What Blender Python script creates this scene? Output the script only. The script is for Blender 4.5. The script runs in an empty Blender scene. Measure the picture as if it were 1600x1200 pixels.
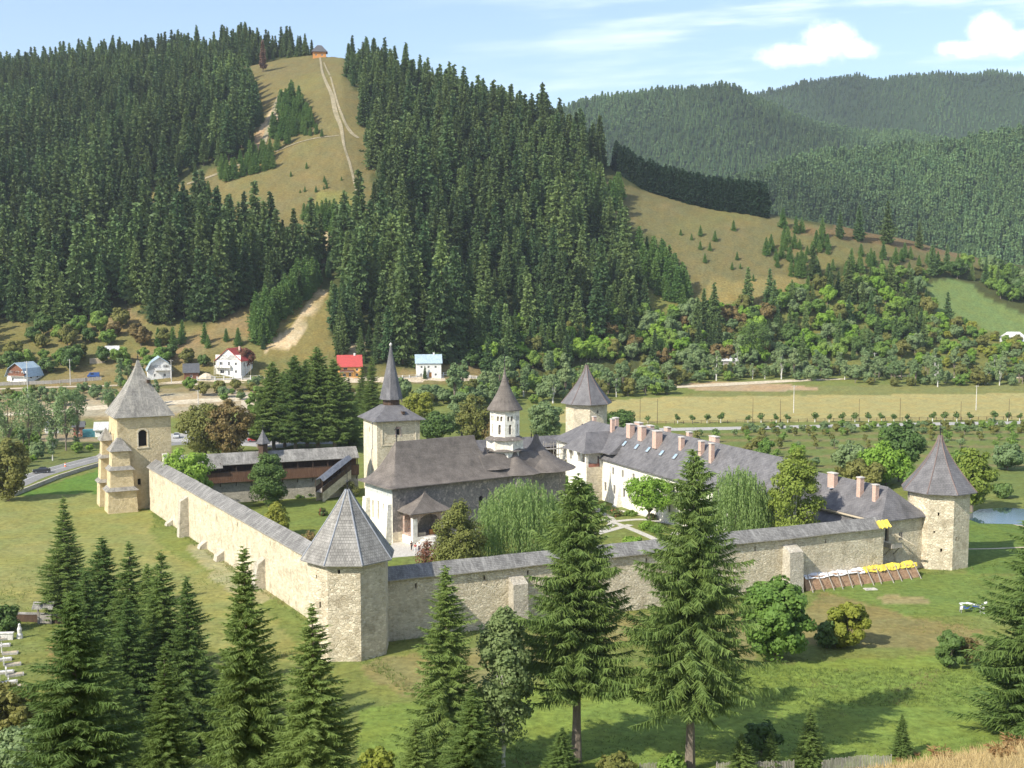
import bpy, math, random
import numpy as np
from mathutils import Vector, Matrix
random.seed(7); rng = np.random.default_rng(11)
SC = bpy.context.scene; COL = SC.collection
R = math.radians

# ------------------------------------------------------------------ camera, sky, sun, exposure
F_PX, CAM_H, YH = 1900.0, 50.0, 432.0
TH = math.atan((600 - YH) / F_PX); cT, sT = math.cos(TH), math.sin(TH)
cam_d = bpy.data.cameras.new('camera'); cam = bpy.data.objects.new('camera', cam_d); COL.objects.link(cam)
cam.location = (0, 0, CAM_H); cam.rotation_euler = (R(90) - TH, 0, 0)
cam_d.sensor_width = 36; cam_d.lens = 36 * F_PX / 1600; cam_d.clip_start = .5; cam_d.clip_end = 12000
SC.camera = cam
SUN_AZ, SUN_EL = 41.0, 39.0            # light travels towards azimuth (from +X, anticlockwise) at this elevation
sd = bpy.data.lights.new('sun', 'SUN'); sun = bpy.data.objects.new('sun', sd); COL.objects.link(sun)
sd.energy = 4.6; sd.angle = R(.5); sd.color = (1, .94, .82)
ld = Vector((math.cos(R(SUN_AZ)) * math.cos(R(SUN_EL)), math.sin(R(SUN_AZ)) * math.cos(R(SUN_EL)), -math.sin(R(SUN_EL))))
sun.rotation_euler = ld.to_track_quat('-Z', 'Y').to_euler(); sun.location = (-100, -60, 200)
SC.view_settings.view_transform = 'Standard'; SC.view_settings.look = 'None'
SC.view_settings.exposure = 0.6; SC.view_settings.gamma = 1.0; SC.view_settings.use_curve_mapping = False
W = bpy.data.worlds.new('World'); SC.world = W; W.use_nodes = True
def N(nt, typ, **kw):
    n = nt.nodes.new(typ)
    for k, v in kw.items():
        if k.startswith('in_'):
            key = k[3:]
            n.inputs[int(key) if key.isdigit() else key].default_value = v
        else: setattr(n, k, v)
    return n
def build_world():
    nt = W.node_tree; nt.nodes.clear(); L = nt.links.new
    out = N(nt, 'ShaderNodeOutputWorld'); bg = N(nt, 'ShaderNodeBackground'); bg.inputs[1].default_value = .15
    sky = N(nt, 'ShaderNodeTexSky', sky_type='NISHITA', sun_disc=False, sun_elevation=R(SUN_EL),
            sun_rotation=math.atan2(-math.cos(R(SUN_AZ)), -math.sin(R(SUN_AZ))), altitude=600, air_density=1.0, dust_density=1.6, ozone_density=2.0)
    tc = N(nt, 'ShaderNodeTexCoord'); sep = N(nt, 'ShaderNodeSeparateXYZ'); L(tc.outputs['Generated'], sep.inputs[0])
    def M(op, a, b=None, c=None, clamp=False):
        m = N(nt, 'ShaderNodeMath', operation=op, use_clamp=clamp)
        for i, x in enumerate((a, b, c)):
            if x is None: continue
            if isinstance(x, (int, float)): m.inputs[i].default_value = x
            else: L(x, m.inputs[i])
        return m.outputs[0]
    yy = M('MAXIMUM', sep.outputs[1], .02)
    az = M('DIVIDE', sep.outputs[0], yy); el = M('DIVIDE', sep.outputs[2], yy)
    cmb = N(nt, 'ShaderNodeCombineXYZ'); L(az, cmb.inputs[0]); L(el, cmb.inputs[1])
    nz = N(nt, 'ShaderNodeTexNoise', in_Scale=44.0, in_Detail=7.0, in_Roughness=.58); L(cmb.outputs[0], nz.inputs['Vector'])
    nzb = N(nt, 'ShaderNodeTexNoise', in_Scale=17.0, in_Detail=3.0); L(cmb.outputs[0], nzb.inputs['Vector'])
    def blob(a0, e0, ra, re):
        dx = M('DIVIDE', M('SUBTRACT', az, a0), ra); dy0 = M('SUBTRACT', el, e0)
        dy = M('DIVIDE', dy0, re)
        return M('SQRT', M('ADD', M('MULTIPLY', dx, dx), M('MULTIPLY', dy, dy)))
    d = None
    for b in ((.257, .189, .024, .018), (.232, .177, .034, .010), (.278, .183, .020, .010),
              (.385, .197, .022, .018), (.405, .189, .040, .012), (.366, .183, .028, .008)):
        x = blob(*b); d = x if d is None else M('MINIMUM', d, x)
    dens = M('ADD', M('SUBTRACT', 1.12, d), M('ADD', M('MULTIPLY', M('SUBTRACT', nz.outputs[0], .5), 1.5), M('MULTIPLY', M('SUBTRACT', nzb.outputs[0], .5), .9)))
    mr = N(nt, 'ShaderNodeMapRange', interpolation_type='SMOOTHSTEP'); L(dens, mr.inputs[0]); mr.inputs[1].default_value = .0; mr.inputs[2].default_value = 1.0
    # thin streaks of high cloud on the right
    cm2 = N(nt, 'ShaderNodeCombineXYZ'); L(M('MULTIPLY', az, 5.0), cm2.inputs[0]); L(M('MULTIPLY', M('ADD', el, M('MULTIPLY', az, -.05)), 42.0), cm2.inputs[1])
    n2 = N(nt, 'ShaderNodeTexNoise', in_Scale=1.0, in_Detail=5.0, in_Roughness=.55); L(cm2.outputs[0], n2.inputs['Vector'])
    s2 = N(nt, 'ShaderNodeMapRange', interpolation_type='SMOOTHSTEP'); L(n2.outputs[0], s2.inputs[0]); s2.inputs[1].default_value = .44; s2.inputs[2].default_value = .78
    rt = N(nt, 'ShaderNodeMapRange', interpolation_type='SMOOTHSTEP'); L(az, rt.inputs[0]); rt.inputs[1].default_value = -.15; rt.inputs[2].default_value = .25; rt.inputs[3].default_value = .0; rt.inputs[4].default_value = .6
    st = M('MULTIPLY', s2.outputs[0], rt.outputs[0])
    mx = N(nt, 'ShaderNodeMix', data_type='RGBA'); L(st, mx.inputs[0]); veil = N(nt, 'ShaderNodeMix', data_type='RGBA'); veil.inputs[0].default_value = .04; L(sky.outputs[0], veil.inputs[6]); veil.inputs[7].default_value = (6.4, 6.9, 7.6, 1); L(veil.outputs[2], mx.inputs[6]); mx.inputs[7].default_value = (9.4, 9.4, 9.6, 1)
    # cloud: bright top, greyer base
    cc = N(nt, 'ShaderNodeMapRange'); L(M('ADD', el, M('MULTIPLY', M('SUBTRACT', nz.outputs[0], .5), .03)), cc.inputs[0]); cc.inputs[1].default_value = .168; cc.inputs[2].default_value = .197
    ccol = N(nt, 'ShaderNodeMix', data_type='RGBA'); L(cc.outputs[0], ccol.inputs[0]); ccol.inputs[6].default_value = (7.9, 8.2, 8.9, 1); ccol.inputs[7].default_value = (10.3, 10.1, 9.9, 1)
    m2 = N(nt, 'ShaderNodeMix', data_type='RGBA'); L(mr.outputs[0], m2.inputs[0]); L(mx.outputs[2], m2.inputs[6]); L(ccol.outputs[2], m2.inputs[7])
    L(m2.outputs[2], bg.inputs[0]); L(bg.outputs[0], out.inputs[0])
build_world()

# ------------------------------------------------------------------ measuring helpers (photo pixel -> place)
def G(px, py, z=0.0):
    u, v = px - 800, py - 600; den = v * cT + F_PX * sT; h = CAM_H - z
    return (h * u / den, h * (F_PX * cT - v * sT) / den)
def KY(py):
    v = py - 600; return (v * cT + F_PX * sT) / (F_PX * cT - v * sT)
def Zat(Y, py): return CAM_H - KY(py) * Y
def RP(px, py, P, ang):
    u, v = px - 800, py - 600
    d = (u, F_PX * cT - v * sT, -(v * cT + F_PX * sT))
    e = (math.cos(R(ang)), math.sin(R(ang))); n = (-e[1], e[0])
    t = (n[0] * P[0] + n[1] * P[1]) / (n[0] * d[0] + n[1] * d[1])
    x, y, z = d[0] * t, d[1] * t, d[2] * t + CAM_H
    return ((x - P[0]) * e[0] + (y - P[1]) * e[1], x, y, z)

# ------------------------------------------------------------------ terrain
XS = [-400, 0, 100, 200, 320, 380, 440, 505, 540, 580, 640, 700, 740, 800, 860, 900, 950, 1000, 1050, 1100, 1150, 1200, 1250, 1300, 1350, 1400, 1450, 1500, 1600, 2000]
YR = [122, 110, 103, 90, 88, 80, 82, 86, 90, 112, 136, 160, 182, 206, 226, 242, 262, 290, 303, 314, 325, 335, 345, 352, 361, 370, 380, 392, 410, 440]
XD = [-400, 0, 100, 200, 400, 505, 600, 700, 800, 900, 1000, 1100, 1200, 1300, 1400, 1500, 1600, 2000]
D1 = [1150, 1100, 1080, 1050, 960, 900, 860, 820, 790, 760, 735, 720, 710, 715, 735, 760, 780, 850]
XB = [-400, 0, 300, 500, 700, 900, 1000, 1200, 1400, 1600, 2000]
D0 = [470, 470, 480, 490, 505, 545, 560, 570, 575, 580, 600]
Z0 = [7, 7, 8, 7, 6, 5, 5, 5, 5, 5, 5]
XL = [-400, 800, 900, 1000, 1100, 1160, 1225, 1300, 1400, 1500, 1600, 2000]
L1 = [420, 345, 330, 322, 302, 282, 266, 252, 240, 228, 212, 170]
X2 = [-400, 800, 870, 900, 1000, 1060, 1110, 1140, 1165, 1250, 1350, 1450, 1600, 2000]
L2 = [420, 200, 172, 160, 154, 151, 146, 149, 162, 196, 212, 225, 240, 250]
X3 = [-400, 800, 1000, 1130, 1180, 1250, 1330, 1450, 1600, 2000]
L3 = [420, 300, 240, 172, 150, 132, 122, 123, 122, 125]
RL1, RL2, RL3 = 1500.0, 2200.0, 3000.0
def fnoise(X, Y, s):
    X = X / s; Y = Y / s
    return (np.sin(X * 1.7 + 1.3 * np.sin(Y * .9 + .4)) * np.cos(Y * 1.3 + 1.1 * np.sin(X * .7)) + .5 * np.sin(X * 3.9 + 2 + np.sin(Y * 2.1)) * np.cos(Y * 3.3 + .7)
            + .25 * np.sin(X * 8.3 + Y * 2.2) * np.cos(Y * 7.1 - X * 1.9)) / 1.5
def smooth(t): return t * t * (3 - 2 * t)
def hgt(X, Y):
    X = np.asarray(X, float); Y = np.asarray(Y, float)
    Ys = np.maximum(Y, 60.0); a = X / Ys; px = 800 + F_PX * a
    zn = np.interp(Y, [-200, -60, 0, 20, 38, 104, 122, 138], [140, 72, 48.3, 40.6, 33.4, 2.3, .45, 0])
    bump = np.clip((X / np.maximum(Y, 8) - .2) / .2, 0, 1.4) * 1.35 * np.exp(-((Y - 38) / 14.0) ** 2)
    zn = zn + bump
    d0 = np.interp(px, XB, D0); z0 = np.interp(px, XB, Z0); d1 = np.interp(px, XD, D1)
    def zr(xs, ys, D): 
        y = np.interp(px, xs, ys); v = y - 600
        return CAM_H - (v * cT + F_PX * sT) / (F_PX * cT - v * sT) * D
    z1 = zr(XS, YR, d1); zl1 = zr(XL, L1, RL1); zl2 = zr(X2, L2, RL2); zl3 = zr(X3, L3, RL3)
    z = zn.copy()
    t = np.clip((Y - (d0 - 95)) / 95, 0, 1); z = np.where(Y > 140, z0 * smooth(t), z)
    t = np.clip((Y - d0) / (d1 - d0), 0, 1); S = .7 * t + .3 * smooth(t) + .05 * np.sin(math.pi * t)
    z = np.where(Y > d0, z0 + (z1 - z0) * S, z)
    V1 = 1180.0; zv1 = np.minimum(z1 * .55, zl1 * .5); V2 = 1820.0; zv2 = np.minimum(zl1, zl2) * .72; V3 = 2600.; zv3 = np.minimum(zl2, zl3) * .8
    for (ya, za, yb, zb) in ((d1, z1, V1, zv1), (V1, zv1, RL1, zl1), (RL1, zl1, V2, zv2), (V2, zv2, RL2, zl2), (RL2, zl2, V3, zv3), (V3, zv3, RL3, zl3), (RL3, zl3, 4600., zl3 * .6)):
        t = np.clip((Y - ya) / (yb - ya), 0, 1); z = np.where(Y > ya, za + (zb - za) * smooth(t), z)
    m = np.clip((Y - d0 - 15) / 120, 0, 1)
    z = z + m * (fnoise(X, Y, 70.) * 3.2 + fnoise(X + 300, Y, 190.) * 4.0) * np.where(Y > 1250, 2.6, 1.0)
    return z
def hz(x, y): return float(hgt(np.array([x]), np.array([y]))[0])
_ys = np.exp(np.linspace(math.log(20), math.log(3400), 2600))
def hit(px, py, ymin=20.):
    a = (px - 800); k = KY(py)
    v = py - 600; ax = a / (F_PX * cT - v * sT)
    ys = _ys[_ys >= ymin]; zs = CAM_H - k * ys; hs = hgt(ax * ys, ys)
    i = np.argmax(hs >= zs)
    if hs[i] < zs[i]: i = len(ys) - 1
    if i > 0:
        d0_, d1_ = hs[i - 1] - zs[i - 1], hs[i] - zs[i]; t = d0_ / (d0_ - d1_) if d1_ != d0_ else 0
        y = ys[i - 1] + (ys[i] - ys[i - 1]) * min(max(t, 0), 1)
    else: y = ys[i]
    return (ax * y, y, hz(ax * y, y))
def poly_w(pts, ymin=20.): return np.array([hit(x, y, ymin)[:2] for x, y in pts])
def inpoly(P, X, Y):
    c = np.zeros(X.shape, bool); n = len(P)
    for i in range(n):
        x1, y1 = P[i]; x2, y2 = P[(i + 1) % n]
        if y1 == y2: continue
        c ^= ((y1 > Y) != (y2 > Y)) & (X < (x2 - x1) * (Y - y1) / (y2 - y1) + x1)
    return c
def densify(pts, n=8):
    o = []
    for i in range(len(pts)):
        a, b = pts[i], pts[(i + 1) % len(pts)]
        for k in range(n): o.append((a[0] + (b[0] - a[0]) * k / n, a[1] + (b[1] - a[1]) * k / n))
    return o

# ------------------------------------------------------------------ materials
MATS = {}
def mat(name, cols, scale=1.0, scale2=None, bump=0.0, bscale=None, rough=.85, metal=0.0, coord='Object', stretch=(1, 1, 1), contrast=(.35, .65), spots=None, spec=.3):
    """cols: two albedos blended by two octaves of noise; spots=(albedo, scale, threshold)"""
    m = bpy.data.materials.new(name); m.use_nodes = True; nt = m.node_tree; L = nt.links.new
    b = nt.nodes['Principled BSDF']; b.inputs['Roughness'].default_value = rough; b.inputs['Metallic'].default_value = metal; b.inputs['Specular IOR Level'].default_value = spec
    tc = N(nt, 'ShaderNodeTexCoord'); mp = N(nt, 'ShaderNodeMapping'); mp.inputs['Scale'].default_value = stretch; L(tc.outputs[coord], mp.inputs[0])
    n1 = N(nt, 'ShaderNodeTexNoise', in_Scale=scale, in_Detail=6.0, in_Roughness=.62); L(mp.outputs[0], n1.inputs['Vector'])
    r1 = N(nt, 'ShaderNodeMapRange'); L(n1.outputs[0], r1.inputs[0]); r1.inputs[1].default_value, r1.inputs[2].default_value = contrast
    mx = N(nt, 'ShaderNodeMix', data_type='RGBA'); L(r1.outputs[0], mx.inputs[0]); mx.inputs[6].default_value = (*cols[0], 1); mx.inputs[7].default_value = (*cols[1], 1)
    col = mx.outputs[2]
    if scale2:
        n2 = N(nt, 'ShaderNodeTexNoise', in_Scale=scale2, in_Detail=3.0); L(mp.outputs[0], n2.inputs['Vector'])
        r2 = N(nt, 'ShaderNodeMapRange'); L(n2.outputs[0], r2.inputs[0]); r2.inputs[1].default_value = .3; r2.inputs[2].default_value = .7; r2.inputs[3].default_value = .72; r2.inputs[4].default_value = 1.18
        m3 = N(nt, 'ShaderNodeVectorMath', operation='SCALE'); L(col, m3.inputs[0]); L(r2.outputs[0], m3.inputs['Scale']); col = m3.outputs[0]
    if spots:
        n3 = N(nt, 'ShaderNodeTexNoise', in_Scale=spots[1], in_Detail=4.0); L(mp.outputs[0], n3.inputs['Vector'])
        r3 = N(nt, 'ShaderNodeMapRange'); L(n3.outputs[0], r3.inputs[0]); r3.inputs[1].default_value = spots[2]; r3.inputs[2].default_value = spots[2] + .08
        m4 = N(nt, 'ShaderNodeMix', data_type='RGBA'); L(r3.outputs[0], m4.inputs[0]); L(col, m4.inputs[6]); m4.inputs[7].default_value = (*spots[0], 1); col = m4.outputs[2]
    L(col, b.inputs['Base Color'])
    if bump:
        nb = N(nt, 'ShaderNodeTexNoise', in_Scale=bscale or scale * 2, in_Detail=5.0, in_Roughness=.6); L(mp.outputs[0], nb.inputs['Vector'])
        bp = N(nt, 'ShaderNodeBump', in_Strength=1.0, in_Distance=bump); L(nb.outputs[0], bp.inputs['Height']); L(bp.outputs[0], b.inputs['Normal'])
    MATS[name] = m; return m
def stone_mat(name, c1, c2, mortar, sc=1.9, bump=.12):
    m = bpy.data.materials.new(name); m.use_nodes = True; nt = m.node_tree; L = nt.links.new
    b = nt.nodes['Principled BSDF']; b.inputs['Roughness'].default_value = .95; b.inputs['Specular IOR Level'].default_value = .1
    tc = N(nt, 'ShaderNodeTexCoord'); mp = N(nt, 'ShaderNodeMapping'); mp.inputs['Scale'].default_value = (1, 1, 1.7); L(tc.outputs['Object'], mp.inputs[0])
    v = N(nt, 'ShaderNodeTexVoronoi', in_Scale=sc); L(mp.outputs[0], v.inputs['Vector'])
    ve = N(nt, 'ShaderNodeTexVoronoi', feature='DISTANCE_TO_EDGE', in_Scale=sc); L(mp.outputs[0], ve.inputs['Vector'])
    sp = N(nt, 'ShaderNodeSeparateColor'); L(v.outputs['Color'], sp.inputs[0])
    mx = N(nt, 'ShaderNodeMix', data_type='RGBA'); L(sp.outputs[0], mx.inputs[0]); mx.inputs[6].default_value = (*c1, 1); mx.inputs[7].default_value = (*c2, 1)
    nz = N(nt, 'ShaderNodeTexNoise', in_Scale=.35, in_Detail=6.0, in_Roughness=.7); L(tc.outputs['Object'], nz.inputs['Vector'])
    r2 = N(nt, 'ShaderNodeMapRange'); L(nz.outputs[0], r2.inputs[0]); r2.inputs[1].default_value = .3; r2.inputs[2].default_value = .7; r2.inputs[3].default_value = .68; r2.inputs[4].default_value = 1.2
    sc_ = N(nt, 'ShaderNodeVectorMath', operation='SCALE'); L(mx.outputs[2], sc_.inputs[0]); L(r2.outputs[0], sc_.inputs['Scale'])
    re = N(nt, 'ShaderNodeMapRange'); L(ve.outputs['Distance'], re.inputs[0]); re.inputs[1].default_value = .02; re.inputs[2].default_value = .10
    m2 = N(nt, 'ShaderNodeMix', data_type='RGBA'); L(re.outputs[0], m2.inputs[0]); m2.inputs[6].default_value = (*mortar, 1); L(sc_.outputs[0], m2.inputs[7])
    # dark damp stains, scattered over all the stone by noise
    n4 = N(nt, 'ShaderNodeTexNoise', in_Scale=.5, in_Detail=5.0); L(tc.outputs['Object'], n4.inputs['Vector'])
    r4 = N(nt, 'ShaderNodeMapRange'); L(n4.outputs[0], r4.inputs[0]); r4.inputs[1].default_value = .55; r4.inputs[2].default_value = .72; r4.inputs[4].default_value = .6
    m5 = N(nt, 'ShaderNodeMix', data_type='RGBA'); L(r4.outputs[0], m5.inputs[0]); L(m2.outputs[2], m5.inputs[6]); m5.inputs[7].default_value = (c1[0] * .5, c1[1] * .48, c1[2] * .45, 1)
    L(m5.outputs[2], b.inputs['Base Color'])
    nb = N(nt, 'ShaderNodeTexNoise', in_Scale=2.3, in_Detail=4.0); L(tc.outputs['Object'], nb.inputs['Vector'])
    ad = N(nt, 'ShaderNodeMath', operation='MULTIPLY_ADD'); L(re.outputs[0], ad.inputs[0]); ad.inputs[1].default_value = .5; L(nb.outputs[0], ad.inputs[2])
    bp = N(nt, 'ShaderNodeBump', in_Strength=1.0, in_Distance=bump); L(ad.outputs[0], bp.inputs['Height']); L(bp.outputs[0], b.inputs['Normal'])
    MATS[name] = m; return m
def shingle_mat(name, c1, c2, bw=.22, rh=.32, stain=None, seam=False, rough=.8, spec=.3, bump=.03):
    m = bpy.data.materials.new(name); m.use_nodes = True; nt = m.node_tree; L = nt.links.new
    b = nt.nodes['Principled BSDF']; b.inputs['Roughness'].default_value = rough; b.inputs['Specular IOR Level'].default_value = spec
    tc = N(nt, 'ShaderNodeTexCoord')
    br = N(nt, 'ShaderNodeTexBrick', in_Scale=1.0); L(tc.outputs['UV'], br.inputs['Vector'])
    br.inputs['Brick Width'].default_value = bw; br.inputs['Row Height'].default_value = rh; br.inputs['Mortar Size'].default_value = .018
    br.inputs['Color1'].default_value = (*c1, 1); br.inputs['Color2'].default_value = (*c2, 1); br.inputs['Mortar'].default_value = (c1[0] * .45, c1[1] * .45, c1[2] * .45, 1)
    nz = N(nt, 'ShaderNodeTexNoise', in_Scale=.45, in_Detail=7.0, in_Roughness=.7); L(tc.outputs['Object'], nz.inputs['Vector'])
    r2 = N(nt, 'ShaderNodeMapRange'); L(nz.outputs[0], r2.inputs[0]); r2.inputs[1].default_value = .3; r2.inputs[2].default_value = .7; r2.inputs[3].default_value = .58; r2.inputs[4].default_value = 1.34
    nz.inputs['Detail'].default_value = 9; sc_ = N(nt, 'ShaderNodeVectorMath', operation='SCALE'); L(br.outputs[0], sc_.inputs[0]); L(r2.outputs[0], sc_.inputs['Scale']); col = sc_.outputs[0]
    if stain:
        mp = N(nt, 'ShaderNodeMapping'); mp.inputs['Scale'].default_value = (1.1, .22, 1); L(tc.outputs['UV'], mp.inputs[0])
        n3 = N(nt, 'ShaderNodeTexNoise', in_Scale=1.0, in_Detail=6.0, in_Roughness=.7); L(mp.outputs[0], n3.inputs['Vector'])
        r3 = N(nt, 'ShaderNodeMapRange'); L(n3.outputs[0], r3.inputs[0]); r3.inputs[1].default_value = .5; r3.inputs[2].default_value = .68; r3.inputs[4].default_value = .7
        m4 = N(nt, 'ShaderNodeMix', data_type='RGBA'); L(r3.outputs[0], m4.inputs[0]); L(col, m4.inputs[6]); m4.inputs[7].default_value = (*stain, 1); col = m4.outputs[2]
    L(col, b.inputs['Base Color'])
    bp = N(nt, 'ShaderNodeBump', in_Strength=1.0, in_Distance=bump); L(br.outputs['Fac'], bp.inputs['Height']); bp.invert = True; L(bp.outputs[0], b.inputs['Normal'])
    MATS[name] = m; return m
def leaf_mat(name, c1, c2, trans=.25, scale=.5, third=None):
    m = bpy.data.materials.new(name); m.use_nodes = True; nt = m.node_tree; L = nt.links.new
    b = nt.nodes['Principled BSDF']; b.inputs['Roughness'].default_value = .6; b.inputs['Specular IOR Level'].default_value = .25
    oi = N(nt, 'ShaderNodeObjectInfo'); tc = N(nt, 'ShaderNodeTexCoord')
    nz = N(nt, 'ShaderNodeTexNoise', in_Scale=scale, in_Detail=4.0, in_Roughness=.7, noise_dimensions='4D'); L(tc.outputs['Object'], nz.inputs['Vector'])
    mw = N(nt, 'ShaderNodeMath', operation='MULTIPLY'); L(oi.outputs['Random'], mw.inputs[0]); mw.inputs[1].default_value = 40; L(mw.outputs[0], nz.inputs['W'])
    ma = N(nt, 'ShaderNodeMath', operation='MULTIPLY_ADD'); L(oi.outputs['Random'], ma.inputs[0]); ma.inputs[1].default_value = .55; L(nz.outputs[0], ma.inputs[2])
    r1 = N(nt, 'ShaderNodeMapRange'); L(ma.outputs[0], r1.inputs[0]); r1.inputs[1].default_value = .4; r1.inputs[2].default_value = 1.1
    mx = N(nt, 'ShaderNodeMix', data_type='RGBA'); L(r1.outputs[0], mx.inputs[0]); mx.inputs[6].default_value = (*c1, 1); mx.inputs[7].default_value = (*c2, 1); col = mx.outputs[2]
    if third:
        n3 = N(nt, 'ShaderNodeTexNoise', in_Scale=scale * 1.7, in_Detail=3.0); L(tc.outputs['Object'], n3.inputs['Vector'])
        r3 = N(nt, 'ShaderNodeMapRange'); L(n3.outputs[0], r3.inputs[0]); r3.inputs[1].default_value = .55; r3.inputs[2].default_value = .68
        m4 = N(nt, 'ShaderNodeMix', data_type='RGBA'); L(r3.outputs[0], m4.inputs[0]); L(col, m4.inputs[6]); m4.inputs[7].default_value = (*third, 1); col = m4.outputs[2]
    if name in ('far_leaf', 'spruce_leaf'):
        nl = N(nt, 'ShaderNodeTexNoise', in_Scale=.0045 if name == 'far_leaf' else .022, in_Detail=4.0); L(oi.outputs['Location'], nl.inputs['Vector'])
        rl = N(nt, 'ShaderNodeMapRange'); L(nl.outputs[0], rl.inputs[0]); rl.inputs[1].default_value = .36; rl.inputs[2].default_value = .66; rl.inputs[3].default_value = .62; rl.inputs[4].default_value = 1.32
        sl = N(nt, 'ShaderNodeVectorMath', operation='SCALE'); L(col, sl.inputs[0]); L(rl.outputs[0], sl.inputs['Scale']); col = sl.outputs[0]
    L(col, b.inputs['Base Color'])
    tr = N(nt, 'ShaderNodeBsdfTranslucent'); L(col, tr.inputs[0]); ms = N(nt, 'ShaderNodeMixShader'); ms.inputs[0].default_value = trans
    L(b.outputs[0], ms.inputs[1]); L(tr.outputs[0], ms.inputs[2]); L(ms.outputs[0], nt.nodes['Material Output'].inputs[0])
    MATS[name] = m; return m
stone_mat('fortress_stone', (.54, .46, .32), (.76, .68, .52), (.66, .58, .43), sc=2.0, bump=.14)
stone_mat('grey_stone', (.44, .40, .32), (.62, .57, .47), (.55, .50, .41), sc=2.4)
stone_mat('tower_stone', (.60, .48, .28), (.72, .60, .38), (.66, .55, .36), sc=2.2)
mat('white_plaster', ((.80, .77, .68), (.70, .66, .56)), .35, 2.0, bump=.02, bscale=6, spots=((.58, .53, .44), .8, .66))
mat('warm_plaster', ((.74, .66, .50), (.62, .53, .38)), .5, 2.5, bump=.03, bscale=5, spots=((.45, .38, .28), 1.1, .64))
mat('blue_plaster', ((.42, .46, .46), (.60, .58, .50)), .6, 2.0, bump=.02, bscale=5)
mat('fresco', ((.18, .165, .155), (.31, .275, .24)), 1.1, 3.0, bump=.01, bscale=8, spots=((.44, .38, .32), 1.6, .58), contrast=(.3, .7))
mat('fresco_red', ((.36, .22, .17), (.52, .44, .36)), 2.0, 5.0, spots=((.16, .17, .2), 3.0, .57))
shingle_mat('old_shingle', (.215, .205, .185), (.30, .285, .26), stain=(.39, .375, .34), bw=.34, rh=.42)
shingle_mat('lichen_shingle', (.25, .235, .21), (.36, .34, .30), stain=(.45, .42, .35))
shingle_mat('church_shingle', (.175, .150, .130), (.215, .188, .163), bw=.16, rh=.26, rough=.85, bump=.015)
shingle_mat('blue_shingle', (.10, .115, .15), (.14, .155, .19), stain=(.17, .18, .2))
shingle_mat('slate', (.132, .126, .128), (.165, .158, .158), bw=.5, rh=.35, rough=.62, spec=.4, bump=.012, stain=(.18, .17, .168))
shingle_mat('wall_shingle', (.19, .182, .17), (.27, .262, .245), stain=(.37, .36, .335))
shingle_mat('spire_shingle', (.13, .128, .135), (.18, .175, .18), bw=.2, rh=.3, rough=.6, bump=.015, stain=(.2, .19, .19))
mat('copper_ridge', ((.15, .105, .09), (.2, .14, .12)), 1.0, rough=.6)
mat('dark_wood', ((.06, .038, .026), (.11, .07, .045)), 1.5, 8.0, stretch=(3, 3, .4), rough=.85)
mat('red_wood', ((.13, .065, .038), (.20, .115, .07)), 1.5, 8.0, stretch=(3, 3, .4), rough=.8)
mat('weathered_wood', ((.26, .24, .21), (.38, .35, .31)), 1.5, 6.0, stretch=(3, 3, .5))
mat('pale_wood', ((.45, .38, .27), (.55, .47, .35)), 2.0, stretch=(3, 3, .5))
mat('orange_wood', ((.52, .22, .06), (.62, .30, .10)), 1.2, 5.0, stretch=(.4, .4, 3))
mat('opening', ((.012, .011, .010), (.02, .018, .016)), 1.0, rough=.9)
mat('window_glass', ((.03, .035, .045), (.06, .065, .075)), .8, rough=.12, spec=.6)
mat('skylight_glass', ((.25, .38, .52), (.40, .52, .62)), .8, rough=.1, spec=.7)
mat('brick_pink', ((.52, .35, .27), (.60, .43, .35)), 2.0, 7.0, bump=.01)
mat('pale_cap', ((.50, .46, .42), (.60, .56, .50)), 2.0)
mat('white_paint', ((.80, .79, .76), (.72, .71, .67)), .5, 2.0, spots=((.62, .6, .55), 1.2, .68))
mat('orange_paint', ((.80, .42, .13), (.72, .36, .11)), .6, 2.0)
mat('red_roof', ((.50, .085, .075), (.42, .075, .065)), .5, 3.0, stretch=(2, 2, 2), rough=.5)
mat('blue_roof', ((.42, .52, .58), (.34, .44, .52)), .5, 3.0, rough=.4)
mat('pale_roof', ((.58, .58, .56), (.48, .47, .45)), .7, 3.0, rough=.6)
mat('dark_roof', ((.08, .085, .09), (.12, .12, .125)), .7, 3.0, rough=.6)
mat('brown_wood', ((.16, .07, .04), (.22, .10, .06)), 1.0, 6.0)
mat('concrete', ((.42, .40, .36), (.52, .50, .45)), .8, 4.0, bump=.01)
mat('pole_concrete', ((.52, .50, .46), (.62, .60, .55)), .8, 4.0)
mat('asphalt', ((.20, .195, .185), (.26, .25, .235)), .3, 3.0)
mat('pale_asphalt', ((.36, .345, .32), (.43, .41, .38)), .15, 1.5)
mat('road_paint', ((.75, .75, .72), (.6, .6, .57)), 2.0)
mat('flagstone', ((.44, .41, .36), (.56, .53, .47)), 1.2, 5.0, bump=.02, spots=((.30, .29, .24), 1.8, .62))
mat('dirt', ((.44, .36, .25), (.55, .47, .35)), .2, 1.5)
mat('clay', ((.50, .42, .29), (.62, .54, .40)), .25, 1.2, bump=.3, bscale=.5, spots=((.32, .27, .16), .3, .62))
mat('track', ((.22, .19, .11), (.31, .265, .175)), .25, 1.2, spots=((.33, .26, .14), .35, .6))
mat('iron', ((.03, .03, .032), (.05, .05, .05)), 3.0, rough=.5, metal=.6)
mat('zinc', ((.30, .31, .33), (.40, .41, .43)), 2.0, rough=.45, metal=.4)
mat('car_dark', ((.02, .023, .026), (.03, .032, .035)), 2.0, rough=.25, spec=.6)
mat('car_silver', ((.52, .53, .54), (.46, .47, .48)), 2.0, rough=.3, spec=.6)
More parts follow.
